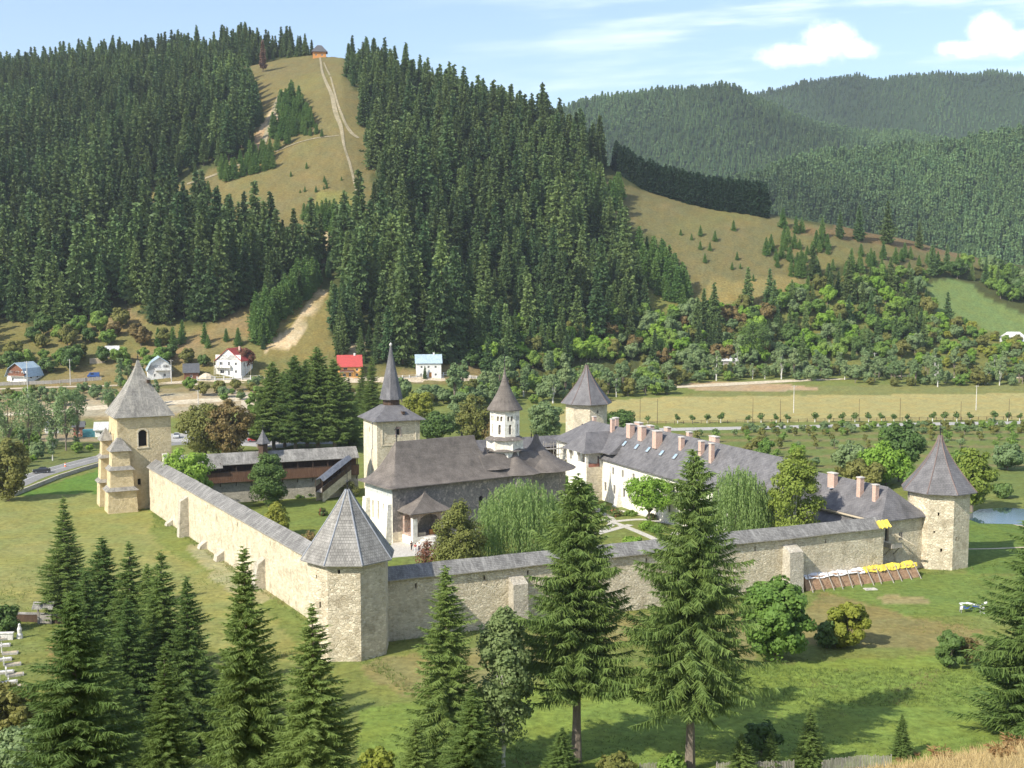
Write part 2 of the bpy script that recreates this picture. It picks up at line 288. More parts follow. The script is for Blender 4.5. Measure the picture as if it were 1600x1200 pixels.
mat('car_red', ((.38, .03, .03), (.32, .03, .03)), 2.0, rough=.3, spec=.6)
mat('car_white', ((.75, .76, .76), (.7, .7, .7)), 2.0, rough=.3, spec=.6)
mat('car_blue', ((.03, .09, .30), (.03, .08, .25)), 2.0, rough=.3, spec=.6)
mat('tyre', ((.02, .02, .02), (.03, .03, .03)), 4.0, rough=.9)
mat('lamp_glass', ((.7, .68, .6), (.6, .58, .5)), 4.0, rough=.2)
mat('yellow_plastic', ((.74, .60, .08), (.62, .48, .08)), 1.5, rough=.5)
mat('white_plastic', ((.78, .78, .80), (.68, .69, .72)), 1.5, rough=.5)
mat('blue_plastic', ((.05, .09, .36), (.07, .12, .42)), 1.5, rough=.5)
mat('teal_metal', ((.06, .20, .24), (.08, .25, .28)), 1.5, rough=.5)
mat('red_brick', ((.30, .12, .08), (.38, .17, .12)), 3.0, 8.0)
mat('earth_brick', ((.34, .20, .12), (.46, .30, .19)), 2.2, 7.0, bump=.05, spots=((.22, .13, .08), 3.0, .58))
mat('orange_plastic', ((.75, .16, .03), (.7, .14, .03)), 2.0, rough=.5)
mat('skin', ((.55, .34, .25), (.5, .3, .22)), 8.0)
mat('cloth_dark', ((.03, .03, .04), (.05, .05, .06)), 8.0)
mat('cloth_red', ((.5, .06, .06), (.45, .05, .06)), 8.0)
mat('cloth_white', ((.72, .71, .7), (.66, .66, .66)), 8.0)
mat('cloth_blue', ((.08, .11, .22), (.1, .13, .25)), 8.0)
mat('hair', ((.03, .02, .015), (.05, .03, .02)), 8.0)
mat('marble', ((.70, .68, .64), (.58, .56, .52)), 1.5, 5.0)
mat('grave_stone', ((.34, .32, .29), (.46, .44, .40)), 1.5, 5.0)
mat('bark', ((.16, .13, .10), (.24, .20, .16)), 2.0, 9.0, stretch=(2, 2, .5), bump=.03)
mat('dark_bark', ((.085, .068, .05), (.13, .105, .08)), 2.0, 9.0, stretch=(2, 2, .5), bump=.03)
mat('birch_bark', ((.62, .60, .55), (.5, .48, .44)), 2.0, spots=((.06, .055, .05), 3.0, .62), stretch=(1, 1, 2.2))
leaf_mat('spruce_leaf', (0.054, 0.112, 0.041), (0.146, 0.201, 0.061), 0.2, .35)
leaf_mat('spruce_young', (0.079, 0.166, 0.039), (0.152, 0.245, 0.060), 0.25, .35)
leaf_mat('spruce_near', (0.097, 0.164, 0.041), (0.201, 0.274, 0.070), 0.3, .5)
leaf_mat('spruce_dead', (.13, .075, .05), (.19, .115, .075), .1, .3)
leaf_mat('hedge_dark', (.012, .032, .016), (.022, .05, .022), .08, .3)
leaf_mat('far_leaf', (0.077, 0.149, 0.061), (0.138, 0.215, 0.077), .15, .08, third=(.17, .20, .06))
leaf_mat('leaf_green', (0.144, 0.255, 0.051), (0.255, 0.365, 0.076), 0.42, .4)
leaf_mat('leaf_bright', (0.179, 0.326, 0.040), (0.309, 0.448, 0.073), 0.42, .4)
leaf_mat('leaf_lime', (.24, .28, .04), (.34, .35, .06), 0.42, .4)
leaf_mat('leaf_dark', (0.071, 0.132, 0.033), (0.124, 0.195, 0.050), 0.3, .4)
leaf_mat('leaf_olive', (0.173, 0.194, 0.052), (0.264, 0.255, 0.072), 0.42, .4)
leaf_mat('leaf_brown', (0.207, 0.164, 0.061), (0.293, 0.216, 0.086), 0.42, .4, third=(.075, .095, .03))
leaf_mat('leaf_red', (0.189, 0.081, 0.054), (0.257, 0.121, 0.074), .25, .4, third=(.11, .10, .045))
leaf_mat('leaf_grey', (0.163, 0.251, 0.101), (0.271, 0.346, 0.150), 0.42, .4)
leaf_mat('leaf_pale', (.19, .26, .095), (.28, .34, .14), .45, .4)
leaf_mat('leaf_willow', (.235, .34, .105), (.35, .45, .165), .52, .6)
leaf_mat('leaf_birch', (.20, .27, .045), (.31, .36, .075), 0.42, .6)
leaf_mat('leaf_yellow', (.24, .19, .03), (.32, .25, .04), .35, .4)
leaf_mat('thuja', (0.155, 0.176, 0.041), (0.248, 0.248, 0.063), 0.25, .9)
leaf_mat('dry_blades', (.42, .32, .15), (.55, .44, .22), .3, .6)
leaf_mat('lawn_blades', (.13, .20, .045), (.21, .25, .07), .35, .12, third=(.27, .24, .10))
leaf_mat('fern_red', (.22, .12, .05), (.30, .19, .08), .3, .6)
leaf_mat('flower_red', (.09, .15, .04), (.13, .18, .05), .2, 1.5, third=(.42, .07, .06))

# ------------------------------------------------------------------ object helpers
def tag(o, label=None, cat=None, group=None, kind=None):
    if label: o['label'] = label
    if cat: o['category'] = cat
    if group: o['group'] = group
    if kind: o['kind'] = kind
    return o
def empty(name, label, cat, loc, rz=0.0, group=None):
    o = bpy.data.objects.new(name, None); COL.objects.link(o); o.location = loc; o.rotation_euler = (0, 0, rz); o.empty_display_size = .5
    return tag(o, label, cat, group)
class MB:
    def __init__(s): s.v = []; s.f = []; s.m = []; s.mats = []
    def mi(s, name):
        if name not in s.mats: s.mats.append(name)
        return s.mats.index(name)
    def face(s, pts, m):
        b = len(s.v); s.v += [tuple(map(float, p)) for p in pts]; s.f.append(tuple(range(b, b + len(pts)))); s.m.append(s.mi(m)); return s
    def box(s, x0, x1, y0, y1, z0, z1, m, rz=0., c=(0, 0)):
        ca, sa = math.cos(rz), math.sin(rz)
        def P(x, y, z): return (c[0] + x * ca - y * sa, c[1] + x * sa + y * ca, z)
        p = [P(x, y, z) for z in (z0, z1) for x, y in ((x0, y0), (x1, y0), (x1, y1), (x0, y1))]
        for q in ((3, 2, 1, 0), (4, 5, 6, 7), (0, 1, 5, 4), (1, 2, 6, 5), (2, 3, 7, 6), (3, 0, 4, 7)): s.face([p[i] for i in q], m)
        return s
    def prism(s, poly, z0, z1, m, cap=True, poly2=None):
        n = len(poly); q = poly2 or poly
        for i in range(n):
            a, b = poly[i], poly[(i + 1) % n]; c, d = q[(i + 1) % n], q[i]
            s.face([(*a, z0), (*b, z0), (*c, z1), (*d, z1)], m)
        if cap: s.face([(*p, z1) for p in q], m); s.face([(*p, z0) for p in poly[::-1]], m)
        return s
    def lathe(s, prof, n, m, c=(0, 0), ph=0., cap=True):
        rings = [[(c[0] + r * math.cos(ph + 2 * math.pi * i / n), c[1] + r * math.sin(ph + 2 * math.pi * i / n), z) for i in range(n)] for r, z in prof]
        for a, b in zip(rings, rings[1:]):
            for i in range(n): s.face([a[i], a[(i + 1) % n], b[(i + 1) % n], b[i]], m)
        if cap: s.face(rings[-1], m); s.face(rings[0][::-1], m)
        return s
    def loft(s, rings, m, cap=True, close=True):
        n = len(rings[0])
        for a, b in zip(rings, rings[1:]):
            for i in range(n if close else n - 1): s.face([a[i], a[(i + 1) % n], b[(i + 1) % n], b[i]], m)
        if cap: s.face(rings[-1], m); s.face(rings[0][::-1], m)
        return s
    def tube(s, p0, p1, r0, r1, n, m, cap=True):
        p0, p1 = Vector(p0), Vector(p1); d = (p1 - p0).normalized(); a = d.orthogonal().normalized(); b = d.cross(a)
        R0 = [p0 + (a * math.cos(2 * math.pi * i / n) + b * math.sin(2 * math.pi * i / n)) * r0 for i in range(n)]
        R1 = [p1 + (a * math.cos(2 * math.pi * i / n) + b * math.sin(2 * math.pi * i / n)) * r1 for i in range(n)]
        return s.loft([R0, R1], m, cap)
    def wall(s, o, u, L, z0, z1, holes, m, mh='opening', depth=.35, frame=None):
        """wall face from o along unit u (outward = right of u), holes (x0,x1,za,zb[,arch])"""
        ux, uy = u; nx, ny = uy, -ux
        def P(x, z, d=0.): return (o[0] + ux * x - nx * d, o[1] + uy * x - ny * d, z)
        xs = sorted({0, L, *[h[0] for h in holes], *[h[1] for h in holes]}); zs = sorted({z0, z1, *[h[2] for h in holes], *[h[3] for h in holes]})
        for i in range(len(xs) - 1):
            for j in range(len(zs) - 1):
                cx, cz = (xs[i] + xs[i + 1]) / 2, (zs[j] + zs[j + 1]) / 2
                if any(h[0] < cx < h[1] and h[2] < cz < h[3] for h in holes): continue
                s.face([P(xs[i], zs[j]), P(xs[i + 1], zs[j]), P(xs[i + 1], zs[j + 1]), P(xs[i], zs[j + 1])], m)
        for h in holes:
            a, b, c, d = h[:4]
            s.face([P(a, c, depth), P(b, c, depth), P(b, d, depth), P(a, d, depth)], mh)
            for q in (((a, c), (a, d)), ((b, d), (b, c)), ((a, d), (b, d)), ((b, c), (a, c))):
                s.face([P(*q[0]), P(*q[0], depth), P(*q[1], depth), P(*q[1])], frame or m)
            if len(h) > 4 and h[4]:
                r = (b - a) / 2; k = 6; cx = (a + b) / 2; zc = d - r * h[4]
                for sg in (-1, 1):
                    arc = [(cx + sg * r * math.cos(t * math.pi / 2 / k), zc + r * h[4] * math.sin(t * math.pi / 2 / k)) for t in range(k + 1)]
                    pts = [P(*q, .01) for q in arc] + [P(cx + sg * r, d, .01)]
                    s.face(pts if sg < 0 else pts[::-1], m)
        return s
    def build(s, name, parent=None, loc=(0, 0, 0), rz=0., smooth=False, label=None):
        me = bpy.data.meshes.new(name); me.from_pydata(s.v, [], s.f)
        for n in s.mats: me.materials.append(MATS[n])
        me.polygons.foreach_set('material_index', s.m)
        if smooth: me.polygons.foreach_set('use_smooth', [True] * len(s.f))
        uv = me.uv_layers.new(name='UVMap'); V = np.array(s.v); buf = np.zeros((len(me.loops), 2)); k = 0
        for f in s.f:
            p = V[list(f)]; n = np.zeros(3)
            for i in range(1, len(f) - 1): n += np.cross(p[i] - p[0], p[i + 1] - p[0])
            ln = np.linalg.norm(n); n = n / ln if ln > 1e-12 else np.array([0, 0, 1.])
            u = np.array([-n[1], n[0], 0.]); lu = np.linalg.norm(u); u = u / lu if lu > 1e-4 else np.array([1., 0, 0]); w = np.cross(n, u)
            buf[k:k + len(f), 0] = p @ u; buf[k:k + len(f), 1] = p @ w; k += len(f)
        uv.data.foreach_set('uv', buf.ravel())
        o = bpy.data.objects.new(name, me); COL.objects.link(o); o.location = loc; o.rotation_euler = (0, 0, rz)
        if parent: o.parent = parent
        if label: o['label'] = label
        return o
def quads_mesh(name, V, matname, smooth=False, extra=None):
    """V (n,4,3) quads; extra = (MB) joined as second material"""
    n = len(V); vs = V.reshape(-1, 3); nv = len(vs); fl = np.arange(nv).reshape(-1, 4); faces = fl.tolist(); mi = [0] * n
    vv = vs.tolist(); mats = [matname]
    if extra:
        b = len(vv); vv += extra.v; faces += [tuple(i + b for i in f) for f in extra.f]; mi += [1] * len(extra.f); mats.append(extra.mats[0])
    me = bpy.data.meshes.new(name); me.from_pydata(vv, [], faces)
    for m in mats: me.materials.append(MATS[m])
    me.polygons.foreach_set('material_index', mi)
    return me
def newobj(name, me, parent=None, loc=(0, 0, 0)):
    o = bpy.data.objects.new(name, me); COL.objects.link(o); o.location = loc
    if parent: o.parent = parent
    return o
def copy_tree(o, parent=None):
    c = o.copy(); COL.objects.link(c)
    if parent: c.parent = parent
    for ch in [x for x in o.children]: copy_tree(ch, c)
    return c
# ------------------------------------------------------------------ ground: one sheet
CLEAR_PX = [(368, 108), (440, 92), (500, 84), (552, 90), (545, 122), (560, 170), (578, 215), (584, 320), (584, 400), (470, 400), (425, 370), (360, 350), (290, 350), (215, 362), (195, 312), (278, 286), (380, 246), (405, 195), (398, 145)]
MEADOW_PX = [(952, 284), (1050, 306), (1195, 337), (1300, 354), (1400, 372), (1515, 398), (1560, 420), (1440, 425), (1310, 412), (1290, 440), (1240, 470), (1150, 482), (1085, 486), (1062, 420), (1010, 362), (940, 335), (880, 322), (872, 306)]
GFIELD_PX = [(1442, 446), (1470, 436), (1515, 440), (1545, 470), (1610, 495), (1610, 545), (1540, 515), (1465, 492)]
GULLY_PX = [(408, 556), (425, 515), (470, 470), (490, 448), (520, 450), (512, 500), (522, 560)]
BASE_PX = [(-60, 498), (60, 510), (150, 505), (200, 478), (240, 508), (330, 505), (385, 478), (415, 500), (410, 560), (520, 560), (620, 580), (760, 560), (780, 600), (420, 602), (-60, 612)]
CLEAR = poly_w(densify(CLEAR_PX), 300); MEADOW = poly_w(densify(MEADOW_PX), 300); GFIELD = poly_w(densify(GFIELD_PX), 300); GULLY = poly_w(densify(GULLY_PX), 300); BASE = poly_w(densify(BASE_PX), 300)
def build_ground():
    na, ny = 560, 720
    aa = np.linspace(-.62, .62, na); yy = np.concatenate([np.linspace(-60, 18, 14), np.exp(np.linspace(math.log(20), math.log(4600), ny))])
    A, Y = np.meshgrid(aa, yy); X = A * (Y + 90); Z = hgt(X, Y)
    co = np.stack([X, Y, Z], -1).reshape(-1, 3); nr, nc = X.shape
    idx = np.arange(nr * nc).reshape(nr, nc)
    q = np.stack([idx[:-1, :-1], idx[:-1, 1:], idx[1:, 1:], idx[1:, :-1]], -1).reshape(-1, 4)
    me = bpy.data.meshes.new('ground'); me.vertices.add(len(co)); me.vertices.foreach_set('co', co.ravel())
    me.loops.add(q.size); me.loops.foreach_set('vertex_index', q.ravel().astype(np.int32)); me.polygons.add(len(q))
    me.polygons.foreach_set('loop_start', (np.arange(len(q)) * 4).astype(np.int32)); me.polygons.foreach_set('loop_total', np.full(len(q), 4, np.int32)); me.update(calc_edges=True)
    me.polygons.foreach_set('use_smooth', np.ones(len(q), bool))
    x, y = co[:, 0], co[:, 1]
    def C(r, g, b): return np.array([r, g, b])
    c = np.tile(C(.155, .185, .052), (len(x), 1))
    n1 = fnoise(x, y, 9.); n2 = fnoise(x + 50, y + 20, 26.); n3 = fnoise(x - 31, y + 70, 3.4)
    def blend(mask, col, amt=1.0):
        w = np.clip(mask, 0, 1)[:, None] * amt; c[:] = c * (1 - w) + col * w
    wx, wy = x + n1 * .9 + n3 * .4, y + n1 * 1.2 + n3 * .5
    def paint(px, col, amt=1.0, warp=1.0, world=None):
        P = world if world is not None else poly_w(densify(px, 4), 100)
        blend(inpoly(P, x + (wx - x) * warp, y + (wy - y) * warp).astype(float), col, amt)
    blend(np.clip(.5 + n2 * .9, 0, 1), C(.14, .17, .05), .55)
    # lawn outside the west wall, dry and mown
    paint([(-200, 775), (60, 768), (150, 760), (240, 800), (490, 960), (470, 1040), (330, 1010), (60, 960), (-200, 975)], C(.195, .215, .070))
    blend(((y > 150) & (y < 260) & (x < -25)).astype(float) * np.clip(.2 + n1 * .8, 0, 1), C(.255, .24, .095), .5)
    paint([(235, 800), (300, 840), (480, 975), (470, 1010), (380, 930), (250, 850)], C(.13, .175, .045), .8)
    paint([(290, 850), (340, 850), (440, 930), (400, 945), (330, 900)], C(.36, .33, .22), .55)
    paint([(20, 775), (150, 735), (235, 800), (140, 770)], C(.10, .18, .032))
    paint([(-10, 968), (215, 968), (120, 1120), (60, 1000)], C(.14, .17, .045), .8)
    paint([(80, 990), (160, 985), (130, 1080), (75, 1070)], C(.25, .17, .075), .75)
    # south side: worn hay coloured band under the wall, green below
    paint([(555, 1045), (600, 1025), (700, 1020), (830, 990), (960, 960), (1120, 950), (1180, 960), (1180, 1030), (1020, 1010), (900, 1000), (760, 1085), (620, 1090)], C(.215, .195, .085), .8)
    paint([(1280, 925), (1420, 965), (1540, 985), (1545, 1010), (1440, 1015), (1330, 1010), (1230, 1010)], C(.205, .175, .075), .8)
    paint([(1260, 915), (1430, 895), (1600, 900), (1620, 960), (1420, 965)], C(.125, .185, .045), .9)
    paint([(1370, 930), (1440, 935), (1450, 945), (1380, 948)], C(.30, .25, .14), .7)
    paint([(1500, 800), (1700, 790), (1700, 900), (1510, 895)], C(.10, .16, .035), .9)
    paint([(560, 1110), (760, 1085), (900, 1060), (1200, 1040), (1700, 1010), (1700, 1215), (560, 1230)], C(.155, .225, .046), .85)
    # courtyard lawns
    paint([(330, 770), (560, 765), (620, 850), (640, 900), (610, 900), (480, 860)], C(.14, .185, .045))
    # valley floor: orchard, hay field, left bank
    paint([(960, 700), (1040, 672), (1700, 664), (1700, 790), (1450, 760), (1250, 740)], C(.125, .165, .048))
    for yq in (678, 688, 700, 714, 730): paint([(1000, yq), (1700, yq - 6), (1700, yq - 2), (1000, yq + 4)], C(.20, .165, .08), .6)
    paint([(860, 660), (900, 628), (1080, 618), (1700, 610), (1700, 655), (1000, 661)], C(.31, .285, .12))
    paint([(1060, 620), (1150, 603), (1700, 600), (1700, 614), (1300, 617)], C(.17, .185, .065))
    paint([(1050, 600), (1130, 596), (1220, 600), (1300, 608), (1200, 612), (1090, 610)], C(.36, .27, .17), .9)
    paint([(-200, 598), (420, 588), (430, 616), (360, 640), (260, 655), (-200, 668)], C(.24, .20, .115), .9)
    paint([(-200, 604), (110, 598), (300, 592), (420, 588), (420, 600), (200, 604), (-200, 611)], C(.36, .28, .18), .9)
    paint([(40, 632), (170, 620), (330, 612), (400, 612), (400, 640), (330, 645), (170, 652), (50, 650)], C(.36, .32, .23), .8)
    paint([(0, 660), (150, 655), (150, 712), (60, 735), (0, 740)], C(.12, .145, .05), .9)
    paint([(60, 672), (150, 668), (150, 690), (60, 690)], C(.3, .25, .17), .8)
    # hills
    d0 = np.interp(800 + F_PX * x / np.maximum(y, 60), XB, D0)
    blend((y > d0 - 5).astype(float), C(.060, .072, .026))
    blend((y > 1150).astype(float), C(.026, .048, .020))
    n4 = fnoise(x, y, 30.); n5 = fnoise(x + 9, y, 12.)
    dry = lambda: C(.138, .124, .052)
    def paintw(P, col, amt=1.0, w=4.0): blend(inpoly(P, x + n5 * w, y + n5 * w * 1.3).astype(float), col, amt)
    paintw(BASE, C(.15, .145, .052)); blend(inpoly(BASE, x, y) * np.clip(n4 * 1.2, 0, 1), C(.22, .165, .085), .9)
    rb = (y > d0 - 10) & (y < d0 + 70) & (x > 60); blend(rb.astype(float), C(.15, .165, .05), .8)
    paintw(CLEAR, dry()); paintw(MEADOW, C(.128, .122, .054)); paintw(GULLY, C(.17, .15, .055))
    cm = inpoly(CLEAR, x, y) | inpoly(MEADOW, x, y)
    blend(cm * np.clip(n4 * .9 + .1, 0, 1), C(.145, .145, .05), .8); blend(cm * np.clip(n5 * .8 - .1, 0, 1), C(.18, .145, .07), .6)
    paintw(GFIELD, C(.13, .185, .062), 1, 2)
    paint([(497, 300), (555, 300), (555, 325), (490, 322)], C(.17, .18, .055), .7)
    paint([(1100, 440), (1250, 430), (1240, 468), (1110, 480)], C(.24, .20, .075), .6)
    paint([(1225, 352), (1380, 362), (1515, 392), (1530, 410), (1400, 385), (1240, 365)], C(.165, .115, .06), .7)
    for P in ([(415, 548), (430, 528), (462, 505), (490, 458), (512, 455), (500, 480), (480, 510), (470, 532), (445, 548)], [(412, 190), (440, 142), (438, 180), (430, 200), (415, 222), (404, 205)],
              [(495, 380), (512, 350), (520, 390), (505, 420)], [(535, 555), (560, 520), (575, 540), (560, 570)]):
        Pw = poly_w(densify(P, 4), 100); blend(inpoly(Pw, wx, wy) * np.clip(.75 + n5 * .9 + n1 * .5, 0, 1), C(.50, .41, .27), .9)
    paint([(395, 210), (420, 195), (405, 245), (385, 250)], C(.30, .22, .13), .9)
    # fine variation
    f = 1 + .10 * n3 + .08 * fnoise(x, y, 1.3)
    c *= f[:, None]
    # near bank: parched grass
    blend(((y < 62) & (y > -80)).astype(float), C(.40, .31, .15))
    at = me.color_attributes.new('Col', 'FLOAT_COLOR', 'POINT'); buf = np.ones((len(x), 4)); buf[:, :3] = np.clip(c, 0, 1); at.data.foreach_set('color', buf.ravel())
    m = bpy.data.materials.new('ground_cover'); m.use_nodes = True; nt = m.node_tree; L = nt.links.new; b = nt.nodes['Principled BSDF']; b.inputs['Roughness'].default_value = .95; b.inputs['Specular IOR Level'].default_value = .1
    vc = N(nt, 'ShaderNodeVertexColor', layer_name='Col'); tc = N(nt, 'ShaderNodeTexCoord')
    na_ = N(nt, 'ShaderNodeTexNoise', in_Scale=.9, in_Detail=8.0, in_Roughness=.72); L(tc.outputs['Object'], na_.inputs['Vector'])
    nb = N(nt, 'ShaderNodeTexNoise', in_Scale=.12, in_Detail=5.0, in_Roughness=.65); L(tc.outputs['Object'], nb.inputs['Vector'])
    r1 = N(nt, 'ShaderNodeMapRange'); L(na_.outputs[0], r1.inputs[0]); r1.inputs[1].default_value = .3; r1.inputs[2].default_value = .7; r1.inputs[3].default_value = .62; r1.inputs[4].default_value = 1.38
    r2 = N(nt, 'ShaderNodeMapRange'); L(nb.outputs[0], r2.inputs[0]); r2.inputs[1].default_value = .38; r2.inputs[2].default_value = .66
    hs = N(nt, 'ShaderNodeMix', data_type='RGBA', blend_type='MULTIPLY'); L(r2.outputs[0], hs.inputs[0]); L(vc.outputs[0], hs.inputs[6]); hs.inputs[7].default_value = (1.14, 1.0, .86, 1)
    s_ = N(nt, 'ShaderNodeVectorMath', operation='SCALE'); L(hs.outputs[2], s_.inputs[0]); L(r1.outputs[0], s_.inputs['Scale']); L(s_.outputs[0], b.inputs['Base Color'])
    bp = N(nt, 'ShaderNodeBump', in_Strength=.9, in_Distance=.25); L(na_.outputs[0], bp.inputs['Height']); L(bp.outputs[0], b.inputs['Normal'])
    me.materials.append(m)
    o = bpy.data.objects.new('ground', me); COL.objects.link(o); o['kind'] = 'structure'
build_ground()
def strip(name, pts, width, dz, m, world=False, kind='structure', ymin=100, seg=6, cross=3, off=0.):
    """ribbon draped over the ground; width a number or list along pts"""
    P = [Vector(p) if world else Vector(hit(*p, ymin)[:2]) for p in pts]; Wd = width if isinstance(width, (list, tuple)) else [width] * len(P)
    Q = []; Ws = []
    for i in range(len(P) - 1):
        p0, p1, p2, p3 = P[max(i - 1, 0)], P[i], P[i + 1], P[min(i + 2, len(P) - 1)]
        for k in range(seg):
            t = k / seg; Q.append(.5 * ((2 * p1) + (p2 - p0) * t + (2 * p0 - 5 * p1 + 4 * p2 - p3) * t * t + (3 * p1 - p0 - 3 * p2 + p3) * t ** 3)); Ws.append(Wd[i] * (1 - t) + Wd[i + 1] * t)
    Q.append(P[-1]); Ws.append(Wd[-1]); mb = MB(); rows = []
    for i, q in enumerate(Q):
        d = (Q[min(i + 1, len(Q) - 1)] - Q[max(i - 1, 0)]).normalized(); n = Vector((-d.y, d.x))
        rows.append([(lambda r: (r.x, r.y, hz(r.x, r.y) + dz))(q + n * (off + Ws[i] * (k / cross - .5))) for k in range(cross + 1)])
    for a, b in zip(rows, rows[1:]):
        for k in range(cross): mb.face([a[k], a[k + 1], b[k + 1], b[k]][::-1], m)
    o = mb.build(name, smooth=True); o['kind'] = kind; return o
def sheet(name, px, dz, m, n=3, kind='structure', ymin=100):
    pts = densify(px, n); mb = MB(); mb.face([(*hit(x, y, ymin)[:2], dz) for x, y in pts][::-1], m)
    o = mb.build(name); o['kind'] = kind
    if o.data.polygons[0].normal.z < 0: o.data.flip_normals()
    return o
# roads, tracks, paved ground
strip('road', [(-60, 785), (10, 762), (62, 741), (150, 717), (240, 697), (330, 690), (420, 690), (560, 692)], 7.0, .02, 'asphalt')
strip('road_line', [(-60, 785), (10, 762), (62, 741), (150, 717), (240, 697)], .16, .03, 'road_paint', cross=1)
strip('road_line', [(-60, 785), (10, 762), (62, 741), (150, 717), (240, 697)], .14, .03, 'road_paint', cross=1, off=3.1)
sheet('parking_lot', [(255, 648), (330, 640), (385, 640), (440, 668), (480, 690), (440, 700), (262, 690)], .012, 'pale_asphalt')
strip('valley_road', [(930, 672), (1040, 671), (1200, 668), (1330, 665), (1480, 662), (1700, 659)], 7.5, .02, 'pale_asphalt')
strip('dirt_road', [(-120, 612), (60, 606), (200, 602), (330, 597), (430, 594), (640, 594), (760, 594)], 5.0, .12, 'dirt')
strip('dirt_road', [(300, 600), (345, 607), (385, 622), (390, 645)], [4, 4, 5, 7], .10, 'dirt')
strip('river_bed', [(-150, 655), (40, 646), (170, 636), (290, 628), (400, 622), (560, 615)], [4, 5, 7, 7, 7, 5], .06, 'clay')
strip('river_bed', [(1040, 606), (1130, 601), (1240, 595), (1330, 592)], [3, 7, 6, 2], .10, 'clay')
strip('river_bed', [(1380, 587), (1500, 590), (1640, 590)], [3, 5, 5], .10, 'clay')
strip('path', [(1500, 806), (1560, 812), (1600, 822), (1680, 845)], 2.0, .02, 'dirt')
strip('path', [(1505, 858), (1560, 857), (1640, 853)], .7, .02, 'dirt')
strip('hill_track', [(500, 90), (505, 118), (518, 148), (524, 175), (533, 200), (538, 230), (548, 262), (560, 310)], [1.3, 1.6, 2.4, 2.8, 2.2, 1.4, 1.5, 1.2], .3, 'track', ymin=300)
strip('hill_track', [(506, 98), (524, 150), (536, 185), (549, 208), (560, 216)], [.8, 1.2, 1.6, 2.4, 2], .32, 'track', ymin=300)
strip('hill_track', [(430, 238), (470, 222), (530, 212)], [1.2, 1, 1], .3, 'track', ymin=300)
strip('hill_track', [(292, 288), (350, 268), (400, 244), (418, 205), (437, 150)], [1.5, 2, 2, 3.4, 3], .3, 'track', ymin=300)
mbp = MB(); P = [G(*p) for p in [(1512, 826), (1530, 808), (1570, 800), (1640, 806), (1700, 820), (1700, 835), (1600, 825), (1560, 828)]]
def pond():
    m = bpy.data.materials.new('pond_water'); m.use_nodes = True; nt = m.node_tree; b = nt.nodes['Principled BSDF']; b.inputs['Base Color'].default_value = (.05, .09, .10, 1); b.inputs['Roughness'].default_value = .06
    nz = N(nt, 'ShaderNodeTexNoise', in_Scale=1.2, in_Detail=3.0); bp = N(nt, 'ShaderNodeBump', in_Strength=.15, in_Distance=.05); nt.links.new(nz.outputs[0], bp.inputs['Height']); nt.links.new(bp.outputs[0], b.inputs['Normal'])
    MATS['pond_water'] = m
    sheet('pond', [(1505, 808), (1530, 796), (1570, 793), (1640, 798), (1700, 812), (1700, 838), (1640, 826), (1580, 819), (1530, 818)], .03, 'pond_water', 4)
pond()
# courtyard paths
sheet('paved_yard', [(578, 835), (612, 850), (600, 862), (606, 872), (655, 868), (680, 872), (700, 862), (880, 800), (905, 780), (925, 770), (880, 765), (640, 830)], .012, 'flagstone')
for i, pts in enumerate(([(880, 806), (940, 812), (985, 826), (1040, 850)], [(935, 798), (958, 815), (935, 832)], [(958, 815), (1010, 812), (1075, 824)], [(895, 790), (930, 795), (980, 800), (1035, 812)], [(930, 835), (985, 820)], [(1040, 850), (1075, 822), (1130, 842)])):
    strip('garden_path', pts, 1.6, .018 + i * .004, 'flagstone')
# ------------------------------------------------------------------ the fortified monastery
def finial(mb, x, y, z, h, m='iron', cross=False):
    mb.lathe([(.10, z - .3), (.10, z + h * .3)], 6, m, c=(x, y)); mb.lathe([(.02, z + h * .3), (.22, z + h * .4), (.02, z + h * .52)], 6, m, c=(x, y))
    mb.tube((x, y, z + h * .45), (x, y, z + h), .05, .04, 5, m)
    if cross:
        mb.box(-.5, .5, -.05, .05, z + h * .76, z + h * .80, m, c=(x, y)); mb.box(-.3, .3, -.05, .05, z + h * .88, z + h * .91, m, c=(x, y))
def window_part(parent, x, y, z, w, h, rz=0., frame='weathered_wood', glass='window_glass', name='window', fr=.1, proud=.03, depth=.1, cross=True, label=None):
    """a framed window lying in a wall plane through (x,y), outward = local -y after rz"""
    f = MB(); f.box(-w / 2, -w / 2 + fr, -proud, depth, 0, h, frame).box(w / 2 - fr, w / 2, -proud, depth, 0, h, frame).box(-w / 2 + fr, w / 2 - fr, -proud, depth, 0, fr, frame).box(-w / 2 + fr, w / 2 - fr, -proud, depth, h - fr, h, frame)
    if cross: f.box(-fr * .35, fr * .35, -proud * .5, depth * .7, fr, h - fr, frame)
    o = f.build(name, parent, (x, y, z), rz, label=label)
    g = MB(); g.box(-w / 2 + fr, w / 2 - fr, depth * .75, depth * .95, fr, h - fr, glass); g.build('pane', o); return o
